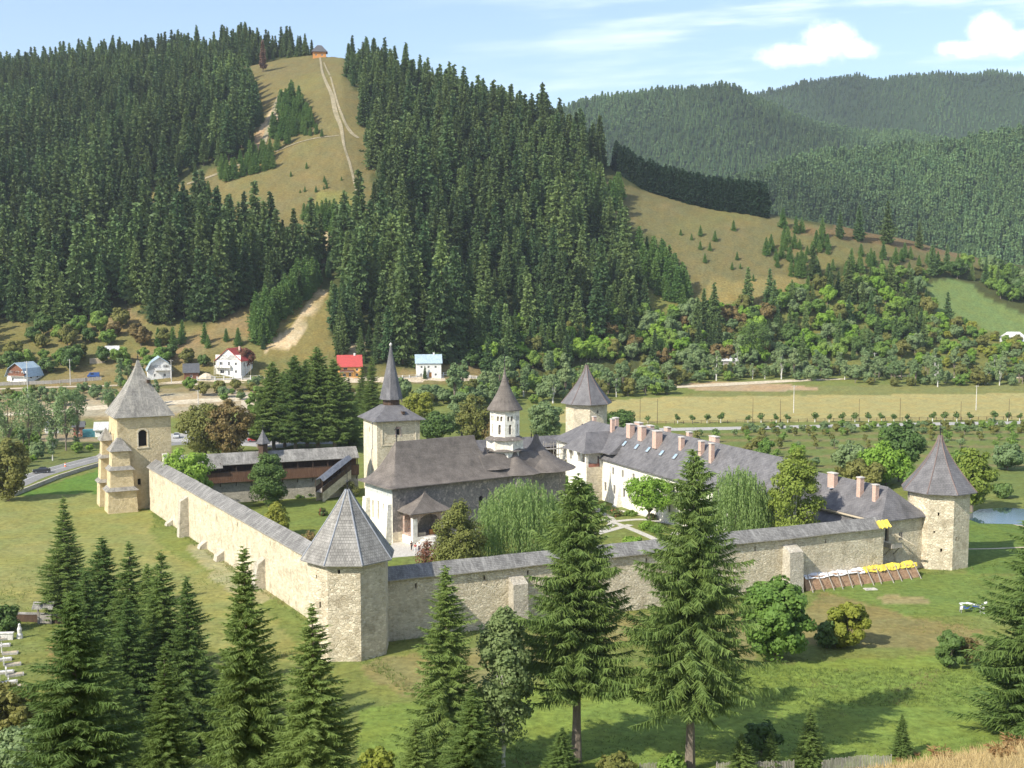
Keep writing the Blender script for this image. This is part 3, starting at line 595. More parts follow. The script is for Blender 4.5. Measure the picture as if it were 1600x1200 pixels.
def octo(name, label, c, rad, ph, z_e, prof, stone, roofm, slits=(), fin=2.2, brick_band=False):
    t = empty(name, label, 'tower', (*c, 0)); mb = MB()
    vs = [(rad * math.cos(R(ph + 45 * i)), rad * math.sin(R(ph + 45 * i))) for i in range(8)]
    for i in range(8):
        a, b = vs[i], vs[(i + 1) % 8]; L = math.dist(a, b); u = ((b[0] - a[0]) / L, (b[1] - a[1]) / L)
        hs = [(L * f - w / 2, L * f + w / 2, z, z + h) for (k, f, z, w, h) in slits if k == i]
        mb.wall(a, u, L, -.6, z_e, hs, stone, depth=.6)
    mb.face([(*v, z_e) for v in vs], stone); mb.build('wall', t)
    if brick_band:
        b = MB(); b.lathe([(rad + .10, z_e - .65), (rad + .22, z_e - .1)], 8, 'warm_plaster', ph=R(ph), cap=False); b.build('cornice', t)
    r = MB(); r.lathe([(rad - .3, z_e - .05), (prof[0][0], prof[0][1] - .14)] + prof, 8, roofm, ph=R(ph), cap=False)
    ro = r.build('roof', t)
    h = MB()
    for i in range(8):
        an = R(ph + 45 * i)
        for p, q in zip(prof, prof[1:]): h.tube((p[0] * math.cos(an), p[0] * math.sin(an), p[1] + .02), (q[0] * math.cos(an), q[0] * math.sin(an), q[1] + .02), .09, .09, 5, 'zinc' if roofm == 'old_shingle' else 'copper_ridge')
    h.build('hip_strip', ro)
    f = MB(); finial(f, 0, 0, prof[-1][1], fin); f.build('finial', t); return t
def curve_prof(r0, z0, r1, z1, p=1.5, n=9):
    return [(r1 + (r0 - r1) * (1 - t) ** p, z0 + (z1 - z0) * t) for t in [i / (n - 1) for i in range(n)]]
octo('corner_tower', 'beige octagonal corner tower nearest the viewer with straight grey shingle roof', (-21.9, 159.8), 5.55, 24, 13.1, curve_prof(6.45, 12.9, .25, 21.8, 1.06), 'fortress_stone', 'old_shingle',
     [(4, .62, 6.8, .35, .85), (4, .45, 10.6, .25, .5), (5, .35, 11.6, .3, .6), (3, .5, 8.0, .3, .7)], 2.6, True)
octo('corner_tower', 'octagonal tower at the right end of the front wall under flared slate roof', (74.3, 209.3), 5.35, 9, 13.4, curve_prof(6.5, 13.2, .3, 22.6, 1.4), 'fortress_stone', 'slate',
     [(5, .4, 9.3, .3, .6), (5, .55, 3.1, .35, .6), (6, .2, 5, .35, .7), (5, .25, 6.3, .25, .4)], 2.8)
octo('corner_tower', 'octagonal tower farthest back behind the monks house with slate roof', (19.0, 308.5), 5.35, 6.5, 18.2, curve_prof(6.6, 18.0, .3, 27.6, 1.35), 'fortress_stone', 'slate',
     [(6, .55, 15.7, .5, .7), (5, .5, 12.5, .4, .6)], 2.6)
def wall_run(name, label, cat, loc, rz, x0, x1, top, slits, buttr, stone='fortress_stone', thick=3.0, ends=True):
    t = empty(name, label, cat, (*loc, 0), R(rz)); mb = MB(); L = x1 - x0
    mb.wall((x0, 0), (1, 0), L, -.6, top, [(s - x0 - .15, s - x0 + .15, z, z + .75) for s, z in slits], stone, depth=.7)
    mb.wall((x1, thick), (-1, 0), L, -.6, top, [], stone); mb.wall((x1, 0), (0, 1), thick, -.6, top, [], stone); mb.wall((x0, thick), (0, -1), thick, -.6, top, [], stone)
    mb.build('wall', t)
    r = MB(); n = max(2, int(L / 3)); rj = np.random.default_rng(int(L * 7)).normal(0, .035, (n + 1, 3))
    for i in range(n):
        xa, xb = x0 + L * i / n, x0 + L * (i + 1) / n
        ja, jb = rj[i], rj[i + 1]
        A = [(xa, -.55, top - .05 + ja[0]), (xa, thick / 2, top + 1.45 + ja[1]), (xa, thick + .55, top - .05 + ja[2])]; B_ = [(xb, -.55, top - .05 + jb[0]), (xb, thick / 2, top + 1.45 + jb[1]), (xb, thick + .55, top - .05 + jb[2])]
        for k in (0, 1): r.face([A[k], B_[k], B_[k + 1], A[k + 1]], 'wall_shingle')
        lo = lambda p: (p[0], p[1], p[2] - .14)
        r.face([lo(A[0]), lo(B_[0]), B_[0], A[0]], 'weathered_wood'); r.face([A[2], B_[2], lo(B_[2]), lo(A[2])], 'weathered_wood')
        r.face([lo(A[0]), (xa, .02, top - .04), (xb, .02, top - .04), lo(B_[0])], 'dark_wood')
    r.face([(x0, -.55, top - .05), (x0, thick / 2, top + 1.45), (x0, thick + .55, top - .05)], 'weathered_wood'); r.face([(x1, -.55, top - .05), (x1, thick + .55, top - .05), (x1, thick / 2, top + 1.45)], 'weathered_wood')
    r.build('wall_roof', t)
    for (s, w, pr, zt, bat) in buttr:
        b = MB(); a0 = [(s - w / 2, .1), (s - w / 2, -pr - bat), (s + w / 2, -pr - bat), (s + w / 2, .1)]; a1 = [(s - w / 2, .1), (s - w / 2, -pr), (s + w / 2, -pr), (s + w / 2, .1)]
        b.prism(a0, -.5, zt, 'grey_stone', poly2=a1, cap=False); b.face([(a1[0][0], .1, zt + .9), (a1[1][0], a1[1][1], zt), (a1[2][0], a1[2][1], zt), (a1[3][0], .1, zt + .9)], 'grey_stone')
        for k in (0, 3): b.face([(a1[k][0], .1, zt), (a1[k][0], .1, zt + .9), (a1[k][0], -pr, zt)], 'grey_stone')
        b.build('buttress', t)
    return t
PNR = (-14.2, 164.6); sNR = lambda px, py: RP(px, py, PNR, 24.1)[0]
front_wall = wall_run('fortress_wall', 'long beige front wall with grey shingle top and two square buttresses', 'wall', PNR, 24.1, -5.5, 83.0, 8.7,
         [(sNR(650, 920), 7.0), (sNR(757, 908), 7.1), (sNR(825, 900), 7.1), (sNR(930, 890), 7.0), (sNR(1010, 880), 7.0), (sNR(1180, 860), 7), (sNR(1290, 846), 7)],
         [(sNR(806, 975), 2.3, 1.7, 6.4, .25), (sNR(1232, 925), 2.6, 1.9, 6.6, .3)])
PNL = (-35.7, 184.8)
west_wall = wall_run('fortress_wall', 'long sunlit cream side wall running away to the left towards the square tower', 'wall', PNL, -60.1, -84.5, 17.0, 9.5, [(-60, 7.6), (-40, 7.6), (-22, 7.6), (-5, 7.6)],
         [(-54.0, 1.6, 1.5, 7.0, .5), (-66, 1.7, 1.2, .5, .3), (-42, 1.8, 1.2, .6, .3), (-31, 1.8, 1.3, 1.0, .3), (-8.5, 1.8, 1.2, 4.2, .9)])
ch = MB(); ch.box(-.45, .45, -.45, .45, 9.8, 12.2, 'white_plaster').box(-.55, .55, -.55, .55, 12.2, 12.45, 'pale_cap')
ch.build('chimney', west_wall, (-81, 2.6, 0))
# ---- square bell tower, far left
def square_tower():
    w = 11.2; C0 = G(187, 798); t = empty('bell_tower', 'square stone bell tower at the far left with stepped buttresses and arched window', 'tower', (*C0, 0), R(27)); ze = 20.2
    mb = MB(); mb.wall((0, 0), (1, 0), w, -.6, ze, [(4.3, 6.1, 13.6, 17.1, .9), (3.9, 4.6, 5.2, 6.6)], 'tower_stone', depth=.9)
    mb.wall((w, 0), (0, 1), w, -.6, ze, [(4.5, 6.3, 13.6, 17.0, .9)], 'tower_stone', depth=.9); mb.wall((w, w), (-1, 0), w, -.6, ze, [], 'tower_stone'); mb.wall((0, w), (0, -1), w, -.6, ze, [(4.9, 5.9, 13.4, 16.0, .9)], 'tower_stone', depth=.8)
    mb.face([(0, 0, ze), (w, 0, ze), (w, w, ze), (0, w, ze)], 'tower_stone'); mb.build('wall', t)
    a = MB()
    for k in range(9):
        an = math.pi * k / 8; an2 = math.pi * (k + 1) / 8
        if k < 8: a.prism([(5.2 - 1.15 * math.cos(an), -.06), (5.2 - 1.15 * math.cos(an2), -.06), (5.2 - 1.15 * math.cos(an2), .05), (5.2 - 1.15 * math.cos(an), .05)], 16.25 + 1.05 * min(math.sin(an), math.sin(an2)), 16.45 + 1.05 * max(math.sin(an), math.sin(an2)), 'warm_plaster')
    a.box(4.0, 4.28, -.06, .05, 13.4, 16.3, 'warm_plaster').box(6.12, 6.4, -.06, .05, 13.4, 16.3, 'warm_plaster').box(3.9, 6.5, -.12, .05, 13.15, 13.4, 'warm_plaster'); a.build('window_surround', t)
    r = MB(); rings = []
    for i in range(10):
        s = i / 9; h = w / 2; o = .22 + (h + .75 - .22) * (1 - s) ** 1.28; z = ze - .1 + (31.9 - ze) * s
        rings.append([(h - o, h - o, z), (h + o, h - o, z), (h + o, h + o, z), (h - o, h + o, z)])
    rings = [[(p[0], p[1], ze - .25) for p in rings[0]]] + rings
    r.loft(rings, 'lichen_shingle'); ro = r.build('roof', t)
    d = MB(); d.box(-.28, .28, -.5, .5, 0, .75, 'dark_wood'); d.face([(-.4, -.6, .7), (.4, -.6, .7), (.4, .6, 1.1), (-.4, .6, 1.1)], 'lichen_shingle'); d.build('roof_hatch', ro, (7.2, 3.05, 27.0))
    f = MB(); finial(f, w / 2, w / 2, 31.6, 2.4); f.build('finial', t)
    def stepped(x, y, sx, sy, tiers, peak):
        b = MB(); 
        for (z0, z1, e) in tiers:
            b.prism([(x - sx - e - .25, y - sy - e - .25), (x + sx + e + .25, y - sy - e - .25), (x + sx + e + .25, y + sy), (x - sx - e - .25, y + sy)], z0, z1, 'tower_stone',
                    poly2=[(x - sx - e, y - sy - e), (x + sx + e, y - sy - e), (x + sx + e, y + sy), (x - sx - e, y + sy)])
        o = b.build('stepped_buttress', t)
        for (z0, z1, e) in tiers[:-1]:
            c = MB(); e2 = e + .55; q = [(x - sx - e2, y - sy - e2), (x + sx + e2, y - sy - e2), (x + sx + e2, y + sy), (x - sx - e2, y + sy)]; e3 = e - .35
            c.prism(q, z1 - .02, z1 + .75, 'lichen_shingle', poly2=[(x - sx - e3, y - sy - e3), (x + sx + e3, y - sy - e3), (x + sx + e3, y + sy), (x - sx - e3, y + sy)]); c.build('ledge', o)
        c = MB(); e = tiers[-1][2] + .6; z1 = tiers[-1][1]; q = [(x - sx - e, y - sy - e), (x + sx + e, y - sy - e), (x + sx + e, y + sy + .4), (x - sx - e, y + sy + .4)]
        ap = (x, y, peak)
        for i in range(4): c.face([(*q[i], z1 - .05), (*q[(i + 1) % 4], z1 - .05), ap], 'lichen_shingle')
        c.face([(*p, z1 - .06) for p in q[::-1]], 'dark_wood'); c.build('buttress_roof', o)
    stepped(.3, .4, 1.7, 1.9, [(-.5, 4.7, 1.15), (4.7, 9.1, .55), (9.1, 13.1, .0)], 16.2)
    stepped(-1.0, 9.2, 1.0, 1.6, [(-.5, 5.3, .9), (5.3, 10.6, .45), (10.6, 14.4, 0.)], 17.0)
square_tower()
# ---- gate tower
def gate_tower():
    t = empty('gate_tower', 'square white and stone gate tower with tall octagonal spire', 'tower', (-30.9, 276.2, 0), R(24)); w = 10.4; ze = 17.2; m = 'fortress_stone'
    mb = MB(); mb.wall((0, 0), (1, 0), w, -.5, ze, [(4.7, 5.5, 13.6, 15.0)], m, depth=.5); mb.wall((w, 0), (0, 1), w, -.5, ze, [], m); mb.wall((w, w), (-1, 0), w, -.5, ze, [], m)
    mb.wall((0, w), (0, -1), w, -.5, ze, [(4.5, 5.0, 13.8, 15.2)], 'warm_plaster', depth=.4); mb.face([(0, 0, ze), (w, 0, ze), (w, w, ze), (0, w, ze)], m); mb.build('wall', t)
    p = MB(); p.box(1.1, 9.5, -.10, .02, 11.2, 11.55, 'warm_plaster').box(1.1, 1.4, -.10, .02, 11.55, 16.9, 'warm_plaster').box(9.2, 9.5, -.10, .02, 11.55, 16.9, 'warm_plaster'); p.build('string_course', t)
    q = MB(); q.box(4.35, 4.68, -.09, .03, 13.3, 15.3, 'fresco_red').box(5.52, 5.85, -.09, .03, 13.3, 15.3, 'fresco_red').box(4.68, 5.52, -.09, .03, 15.02, 15.5, 'fresco_red'); q.build('window_surround', t)
    d = MB(); d.tube((-.1, 3.2, 17), (-.1, 3.2, 10.5), .07, .07, 6, 'zinc').tube((-.1, 3.2, 10.5), (-.1, 3.9, 10.0), .07, .07, 6, 'zinc').tube((-.1, 3.9, 10.0), (-.1, 3.9, 5), .07, .07, 6, 'zinc'); d.build('drainpipe', t)
    r = MB(); h = w / 2; rings = []
    for i in range(6):
        s = i / 5; o = 2.0 + (h + 1.15 - 2.0) * (1 - s) ** 1.12; z = ze - .15 + 3.1 * s; rings.append([(h - o, h - o, z), (h + o, h - o, z), (h + o, h + o, z), (h - o, h + o, z)])
    r.loft([[(a, b, ze - .3) for a, b, c in rings[0]]] + rings, 'slate'); r.build('lower_roof', t)
    s = MB(); s.lathe([(1.95, ze + 2.2), (1.95, ze + 4.4)], 8, 'dark_wood', c=(h, h), ph=R(22)); sp = s.build('spire_drum', t)
    s = MB(); s.lathe([(1.9, ze + 4.35), (2.75, ze + 4.25), (2.7, ze + 4.45)] + curve_prof(2.7, ze + 4.45, .22, ze + 16.6, 1.12), 8, 'spire_shingle', c=(h, h), ph=R(22)); s.build('spire', t)
    v = MB(); v.box(-.3, .3, -.6, .4, 0, .7, 'dark_wood'); v.face([(-.45, -.7, .65), (.45, -.7, .65), (.45, .5, .95), (-.45, .5, .95)], 'slate'); v.build('roof_hatch', t, (6.6, .9, 18.3))
    f = MB(); f.lathe([(.05, ze + 16.4), (.35, ze + 16.9), (.35, ze + 17.1), (.05, ze + 17.5)], 8, 'pole_concrete', c=(h, h)); finial(f, h, h, ze + 17, 2.2, cross=True); f.build('finial', t)
gate_tower()
# ---- back wall with timber gallery, left of the gate tower
def gallery_wall():
    t = empty('gallery_wall', 'back wall with brown timber gallery and grey shingle roof left of gate tower', 'wall', (-70.1, 263.0, 0), R(21.9)); x0, x1 = -4.5, 37.4
    mb = MB(); mb.wall((x0, 0), (1, 0), x1 - x0, -.5, 5.0, [], 'grey_stone'); mb.wall((x1, 2.8), (-1, 0), x1 - x0, -.5, 9.2, [], 'fortress_stone'); mb.face([(x0, 0, 5), (x1, 0, 5), (x1, 2.8, 5), (x0, 2.8, 5)], 'grey_stone'); mb.wall((x1, 1.6), (-1, 0), x1 - x0, 5, 9.2, [], 'dark_wood'); mb.build('wall', t)
    b = MB(); n = 92
    rr = random.Random(4)
    for i in range(n):
        xa = x0 + (x1 - x0) * i / n; xb = x0 + (x1 - x0) * (i + 1) / n - .03; b.box(xa, xb, -.95 + rr.uniform(-.02, .02), -.88, 4.75, 7.0 + rr.uniform(-.05, .05), 'red_wood')
    b.box(x0, x1, -.98, -.84, 6.98, 7.12, 'dark_wood'); b.box(x0, x1, -.9, .0, 4.7, 4.85, 'dark_wood'); b.build('gallery_boards', t)
    p = MB()
    for i in range(13):
        x = x0 + .4 + (x1 - x0 - .8) * i / 12; p.box(x - .1, x + .1, -.87, -.67, 4.85, 9.1, 'dark_wood')
        p.tube((x, -.8, 4.75), (x, .0, 3.7), .09, .09, 5, 'dark_wood')
    p.build('gallery_posts', t)
    r = MB()
    for (xa, xb, lo, le) in ((x0, 6.6, .55, -1.75), (6.6, 17.0, 0, -1.2), (17.0, x1, .0, -1.2)):
        ze = 8.75 - lo
        k = max(2, int((xb - xa) / 2.5)); rj = np.random.default_rng(int(xb * 9)).normal(0, .04, k + 1)
        for i in range(k):
            a, c = xa + (xb - xa) * i / k, xa + (xb - xa) * (i + 1) / k
            r.face([(a, le, ze + rj[i]), (c, le, ze + rj[i + 1]), (c, 1.6, 11.0 + rj[i + 1]), (a, 1.6, 11.0 + rj[i])], 'old_shingle')
            r.face([(a, 1.6, 11.0 + rj[i]), (c, 1.6, 11.0 + rj[i + 1]), (c, 3.7, 8.9), (a, 3.7, 8.9)], 'old_shingle')
        r.face([(xa, le, ze - .12), (xb, le, ze - .12), (xb, le, ze + .03), (xa, le, ze + .03)], 'weathered_wood'); r.face([(xa, le, ze - .12), (xa, 0.5, 9.5), (xb, .5, 9.5), (xb, le, ze - .12)], 'dark_wood')
        for xe in (xa, xb): r.face([(xe, le, ze), (xe, 1.6, 11.0), (xe, 3.7, 8.9)], 'dark_wood')
    r.build('gallery_roof', t)
    u = MB(); u.lathe([(1.15, 9.2), (1.15, 13.0)], 6, 'dark_wood', c=(15.8, .5), ph=.3); u.lathe([(1.1, 12.9), (1.75, 12.85)] + curve_prof(1.75, 13.0, .08, 16.0, 1.2, 6), 6, 'spire_shingle', c=(15.8, .5), ph=.3); finial(u, 15.8, .5, 15.9, 1.2); u.build('turret', t)
    # covered stair coming down from the gallery towards the church
    s = MB(); A_, B_ = (34.6, -1.3), (27.0, -5.2); zt, zb = 8.8, 4.6; d = Vector((B_[0] - A_[0], B_[1] - A_[1])); Ld = d.length; d /= Ld; n = Vector((-d.y, d.x))
    def Q(k, o, z): return (A_[0] + d.x * Ld * k + n.x * o, A_[1] + d.y * Ld * k + n.y * o, z)
    s.face([Q(0, -1.3, zt), Q(1, -1.3, zb), Q(1, .5, zb + .7), Q(0, .5, zt + .7)], 'blue_shingle'); s.face([Q(0, .5, zt + .7), Q(1, .5, zb + .7), Q(1, 1.6, zb), Q(0, 1.6, zt)], 'blue_shingle')
    s.build('stair_roof', t)
    g = MB()
    for k in range(7):
        f = k / 6; z = zt + (zb - zt) * f
        for o in (-1., 1.2): g.tube(Q(f, o, z - 2.6), Q(f, o, z + .1), .09, .09, 5, 'dark_wood')
    for o in (-1., 1.2): g.face([Q(0, o, zt - 2.6), Q(1, o, zb - 2.6), Q(1, o, zb - 1.4), Q(0, o, zt - 1.4)], 'dark_wood')
    g.face([Q(0, 1.2, zt - 4.6), Q(1, 1.2, -.3), Q(1, 1.2, zb - 2.6), Q(0, 1.2, zt - 2.6)], 'fortress_stone'); g.face([Q(0, -1, -.3), Q(1, -1, -.3), Q(1, -1, zb - 2.6), Q(0, -1, zt - 2.6)][::-1], 'fortress_stone'); g.face([Q(0, -1, zt - 2.6), Q(1, -1, zb - 2.6), Q(1, 1.2, zb - 2.6), Q(0, 1.2, zt - 2.6)], 'weathered_wood')
    g.build('stair', t)
gallery_wall()
def rear_wall():
    t = empty('rear_wall', 'stretch of rear wall with dark purple roof behind the church spire', 'wall', (-21.0, 281.0, 0), R(26)); L = 41.
    mb = MB(); mb.wall((0, 0), (1, 0), L, -.5, 5.6, [], 'grey_stone'); mb.wall((L, 2.8), (-1, 0), L, -.5, 9, [], 'grey_stone'); mb.wall((L, 1.2), (-1, 0), L, 5.6, 9, [], 'dark_wood'); mb.face([(0, 0, 5.6), (L, 0, 5.6), (L, 2.8, 5.6), (0, 2.8, 5.6)], 'grey_stone'); mb.build('wall', t)
    r = MB(); r.face([(0, -1.2, 8.6), (L, -1.2, 8.6), (L, 1.4, 11.0), (0, 1.4, 11.0)], 'slate'); r.face([(0, 1.4, 11), (L, 1.4, 11), (L, 3.5, 8.9), (0, 3.5, 8.9)], 'slate'); r.face([(0, -1.2, 8.5), (0, .8, 9), (L, .8, 9), (L, -1.2, 8.5)], 'dark_wood'); r.build('wall_roof', t)
    p = MB()
    for i in range(14): p.box(i * 3.1, i * 3.1 + .2, -.8, -.6, 5.6, 8.9, 'dark_wood')
    p.box(0, L, -.82, -.7, 6.6, 6.75, 'dark_wood'); p.build('gallery_posts', t)
    s = empty('scaffold', 'grey pole scaffold standing behind the church against the rear wall', 'scaffold', (8.0, 283.5, 0), R(26)); q = MB()
    for i in range(5):
        for j in (0, 1.3): q.tube((i * 2., j, 0), (i * 2., j, 11.2), .07, .07, 5, 'weathered_wood')
    for z in (5.2, 6.6, 8.0, 9.4, 10.6):
        for j in (0, 1.3): q.tube((-.4, j, z), (8.4, j, z), .06, .06, 5, 'weathered_wood')
    for i in range(4): q.tube((i * 2., -.05, 5.2), (i * 2. + 2, -.05, 8.0), .05, .05, 5, 'weathered_wood'); q.tube((i * 2. + 2, -.05, 6.6), (i * 2., -.05, 9.4), .05, .05, 5, 'weathered_wood')
    q.build('poles', s); d = MB(); d.box(-.3, 8.3, 0.05, 1.25, 6.65, 6.72, 'weathered_wood').box(-.3, 8.3, .05, 1.25, 9.45, 9.52, 'weathered_wood'); d.build('deck', s)
rear_wall()
# ---- the church
def church():
    O = G(608, 764.5, 10.6); t = empty('church', 'painted church with sweeping brown shingle roof in the middle of the courtyard', 'church', (*O, 0), R(33.8))
    xw, y0, y1, xe, zw = 1.4, 1.4, 12.6, 38.0, 10.9
    mb = MB(); hs = [(3.0, 3.6, 3.6, 7.0), (5.2, 5.8, 3.6, 7.2), (7.4, 8.0, 3.6, 7.0)]
    mb.wall((xw, y1), (0, -1), y1 - y0, -.3, 8.6, hs, 'white_plaster', mh='warm_plaster', depth=.35); mb.wall((xw, y1), (0, -1), y1 - y0, 8.6, zw, [], 'blue_plaster')
    mb.wall((xw, y0), (1, 0), xe - xw, -.3, 2.0, [], 'warm_plaster'); mb.wall((xw, y0), (1, 0), xe - xw, 2.0, zw, [(19.2, 20.2, 4.4, 7.0, .8), (26, 27, 4.4, 7.0, .8)], 'fresco', depth=.5)
    mb.wall((xe, y1), (-1, 0), xe - xw, -.3, zw, [], 'fresco')
    mb.lathe([(6.1, -.3), (6.1, 2.0)], 14, 'warm_plaster', c=(38.4, 7)); mb.lathe([(6.05, 2.0), (6.05, zw)], 14, 'fresco', c=(38.4, 7)); mb.lathe([(3.4, -.3), (3.4, zw)], 12, 'fresco', c=(30.5, 2.9))
    mb.build('wall', t)
    for (x, y, sx, sy) in ((.75, 2.4, .75, .8), (.75, 11.2, .75, .8)):
        b = MB(); b.prism([(x - sx, y - sy), (x + sx, y - sy), (x + sx, y + sy), (x - sx, y + sy)], -.3, 7.4, 'white_plaster', poly2=[(x - .2, y - sy), (x + sx, y - sy), (x + sx, y + sy), (x - .2, y + sy)]); b.build('buttress', t)
    r = MB(); m = 'church_shingle'; rings = []
    def rr(xa, xb, ya, yb, z, rad):
        pts = []
        for cx, cy, a0 in ((xa + rad, ya + rad, 180), (xb - rad, ya + rad, 270), (xb - rad, yb - rad, 0), (xa + rad, yb - rad, 90)):
            for k in range(5): an = R(a0 + 22.5 * k); pts.append((cx + rad * math.cos(an), cy + rad * math.sin(an), z))
        return pts
    n = 14
    for i in range(n):
        s = i / (n - 1); ins = 6.88 * s ** .74; z = 10.6 + 7.75 * s ** 1.3; rings.append(rr(5.2 * s ** .68, 23 + 17.0 * (1 - s) ** 3.2, ins, 14 - ins, z, max(.05, 1.5 * (1 - s) ** 2)))
    r.loft([rr(.0, 40, .0, 14, 10.42, 1.5)] + rings, m)
    rings = []
    for i in range(8):
        s = i / 7 * .58; ins = 6.88 * s ** .74; rings.append(rr(22.5, 41 - 9 * s, ins * .975, 14 - ins * .975, 10.6 + 7.75 * s ** 1.3, .3))
    r.loft(rings, m)
    def cone(cx, cy, r0, z0, r1, z1, p, k=26): r.lathe([(r0 * .9, z0 - .18)] + curve_prof(r0, z0, r1, z1, p, 12), k, m, c=(cx, cy))
    cone(38.2, 7, 8.3, 10.55, .5, 17.3, 2.0); cone(30.9, 4.2, 5.6, 10.62, .3, 15.6, 2.3); cone(30.9, 9.8, 5.6, 10.62, .3, 15.6, 2.3); cone(25.8, 7, 5.6, 11.8, .25, 15.6, 2.2)
    r.build('roof', t, smooth=False)
    for fx, fz, fh, fc in ((5.4, 18.3, 3.0, True), (38.2, 17.2, 1.2, False), (37.0, 17.0, 1.2, False)): k = MB(); finial(k, fx, 7, fz, fh, cross=fc); k.build('roof_cross' if fc else 'roof_finial', t)
    tw = empty('church_tower', None, None, (30.4, 7, 0)); tw.parent = t
    s = MB()
    def star(z0, z1, a, b, n=8):
        P = [((a if i % 2 == 0 else b) * math.cos(math.pi * i / n + .39), (a if i % 2 == 0 else b) * math.sin(math.pi * i / n + .39)) for i in range(2 * n)]
        s.prism(P, z0, z1, 'white_plaster')
    star(11.5, 15.0, 3.4, 3.0); star(15.0, 17.3, 3.75, 3.15, 6); s.build('star_base', tw)
    c = MB(); c.lathe([(3.1, 14.75), (4.1, 14.85), (3.3, 15.25)], 12, m); c.lathe([(3.2, 16.95), (4.15, 17.05), (2.9, 17.75)], 12, m); c.build('skirt_roof', tw)
    d = MB(); ra = 3.0; ph = R(12); vs = [(ra * math.cos(ph + math.pi / 4 * i), ra * math.sin(ph + math.pi / 4 * i)) for i in range(8)]
    for i in range(8):
        a, b2 = vs[i], vs[(i + 1) % 8]; L = math.dist(a, b2); u = ((b2[0] - a[0]) / L, (b2[1] - a[1]) / L)
        d.wall(a, u, L, 17.4, 23.6, [(L / 2 - .3, L / 2 + .3, 18.2, 20.2, .9), (L / 2 - .62, L / 2 - .12, 20.9, 21.9, .9), (L / 2 + .12, L / 2 + .62, 20.9, 21.9, .9)], 'white_plaster', mh='fresco' , depth=.4)
    d.build('drum', tw)
    q = MB(); q.lathe([(2.9, 23.4), (3.65, 23.0), (3.65, 23.2)] + curve_prof(3.65, 23.2, .12, 31.8, 1.75, 14), 20, m); q.build('spire', tw)
    f = MB(); finial(f, 0, 0, 31.6, 3.2, cross=True); f.build('finial', tw)
    # south porch
    p = empty('porch', None, None, (3.6, -2.6, 0)); p.parent = t; a = MB(); w, dd = 6.9, 4.0
    a.box(-.15, w + .15, -.15, dd - .01, -.3, 1.5, 'white_plaster')
    a.wall((0, dd), (0, -1), dd, 1.5, 6.4, [(.6, dd - 1.0, 1.9, 5.6, 1.0)], 'fresco_red', mh='fresco', depth=1.3); a.wall((0, 0), (1, 0), w, 1.5, 6.4, [(1.0, 5.9, 1.52, 5.6, .85)], 'fresco_red', mh='fresco', depth=2.6); a.wall((w, 0), (0, 1), dd, 1.5, 6.4, [(.8, dd - .6, 1.9, 5.6, 1.0)], 'fresco_red', mh='fresco', depth=1.3)
    a.box(-.12, .85, -.12, .0 - .002, 1.5, 5.0, 'white_plaster').box(-.12, -.002, -.0, .55, 1.5, 5.2, 'white_plaster').box(w - .85, w + .1, -.12, -.002, 1.5, 5.0, 'white_plaster'); a.build('arcade', p)
    g = MB(); rings = []
    for i in range(9):
        s_ = i / 8; o = (1 - s_) ** 1.55; z = 6.15 + 3.6 * s_; rings.append([(w / 2 - (w / 2 + 1.1) * o - .1, 1.6 - 2.8 * o, z), (w / 2 + (w / 2 + 1.1) * o + .1, 1.6 - 2.8 * o, z), (w / 2 + (w / 2 + 1.1) * o + .1, 1.6 + 3.1 * o, z), (w / 2 - (w / 2 + 1.1) * o - .1, 1.6 + 3.1 * o, z)])
    g.loft([[(x, y, 6.0) for x, y, z in rings[0]]] + rings, m); g.build('porch_roof', p)
    st = MB()
    for i in range(7): st.prism([(3.6 + (3.6 - i * .36) * math.cos(math.pi + math.pi * k / 14), -.14 + (3.4 - i * .36) * math.sin(math.pi + math.pi * k / 14)) for k in range(15)], i * .2, i * .2 + .2, 'flagstone' if i % 2 else 'marble')
    st.build('porch_steps', p)
    bn = MB(); bn.box(1.4, 3.0, .5, 1.0, 1.5, 2.1, 'pale_wood').box(4.0, 5.2, .6, 1.1, 1.5, 2.4, 'orange_wood'); bn.build('bench', p)
church()
# ---- monks' house along the east wall
BP = G(960, 788)
def hip_roof(mb, x0, x1, y0, y1, ze, zr, ha, hb, m, ov=.7, yr=None, flare=0.0, th=.2):
    yr = (y0 + y1) / 2 if yr is None else yr; a, b, c, d = x0 - ov, x1 + ov, y0 - ov, y1 + ov
    r0, r1 = (x0 + ha, yr, zr), (x1 - hb, yr, zr); E = [(a, c, ze), (b, c, ze), (b, d, ze), (a, d, ze)]
    if flare:
        f = .22; mid = lambda e, r: (e[0] + (r[0] - e[0]) * f, e[1] + (r[1] - e[1]) * f, e[2] + (r[2] - e[2]) * f * (1 - flare))
        M_ = [mid(E[0], r0), mid(E[1], r1), mid(E[2], r1), mid(E[3], r0)]
        for i in range(4): mb.face([E[i], E[(i + 1) % 4], M_[(i + 1) % 4], M_[i]], m)
        E2 = M_
    else: E2 = E
    mb.face([E2[0], E2[1], r1, r0], m); mb.face([E2[1], E2[2], r1], m); mb.face([E2[2], E2[3], r0, r1], m); mb.face([E2[3], E2[0], r0], m)
    for i in range(4): p, q = E[i], E[(i + 1) % 4]; mb.face([(p[0], p[1], p[2] - th), (q[0], q[1], q[2] - th), q, p], m)
    mb.face([(p[0], p[1], p[2] - th) for p in E[::-1]], 'dark_wood')
def chimney(parent, x, y, zb, w, d, h):
    c = MB(); c.box(-w / 2, w / 2, -d / 2, d / 2, 0, h, 'brick_pink'); o = c.build('chimney', parent, (x, y, zb))
    k = MB(); k.box(-w / 2 - .1, w / 2 + .1, -d / 2 - .1, d / 2 + .1, h, h + .16, 'pale_cap'); k.build('chimney_cap', o); return o
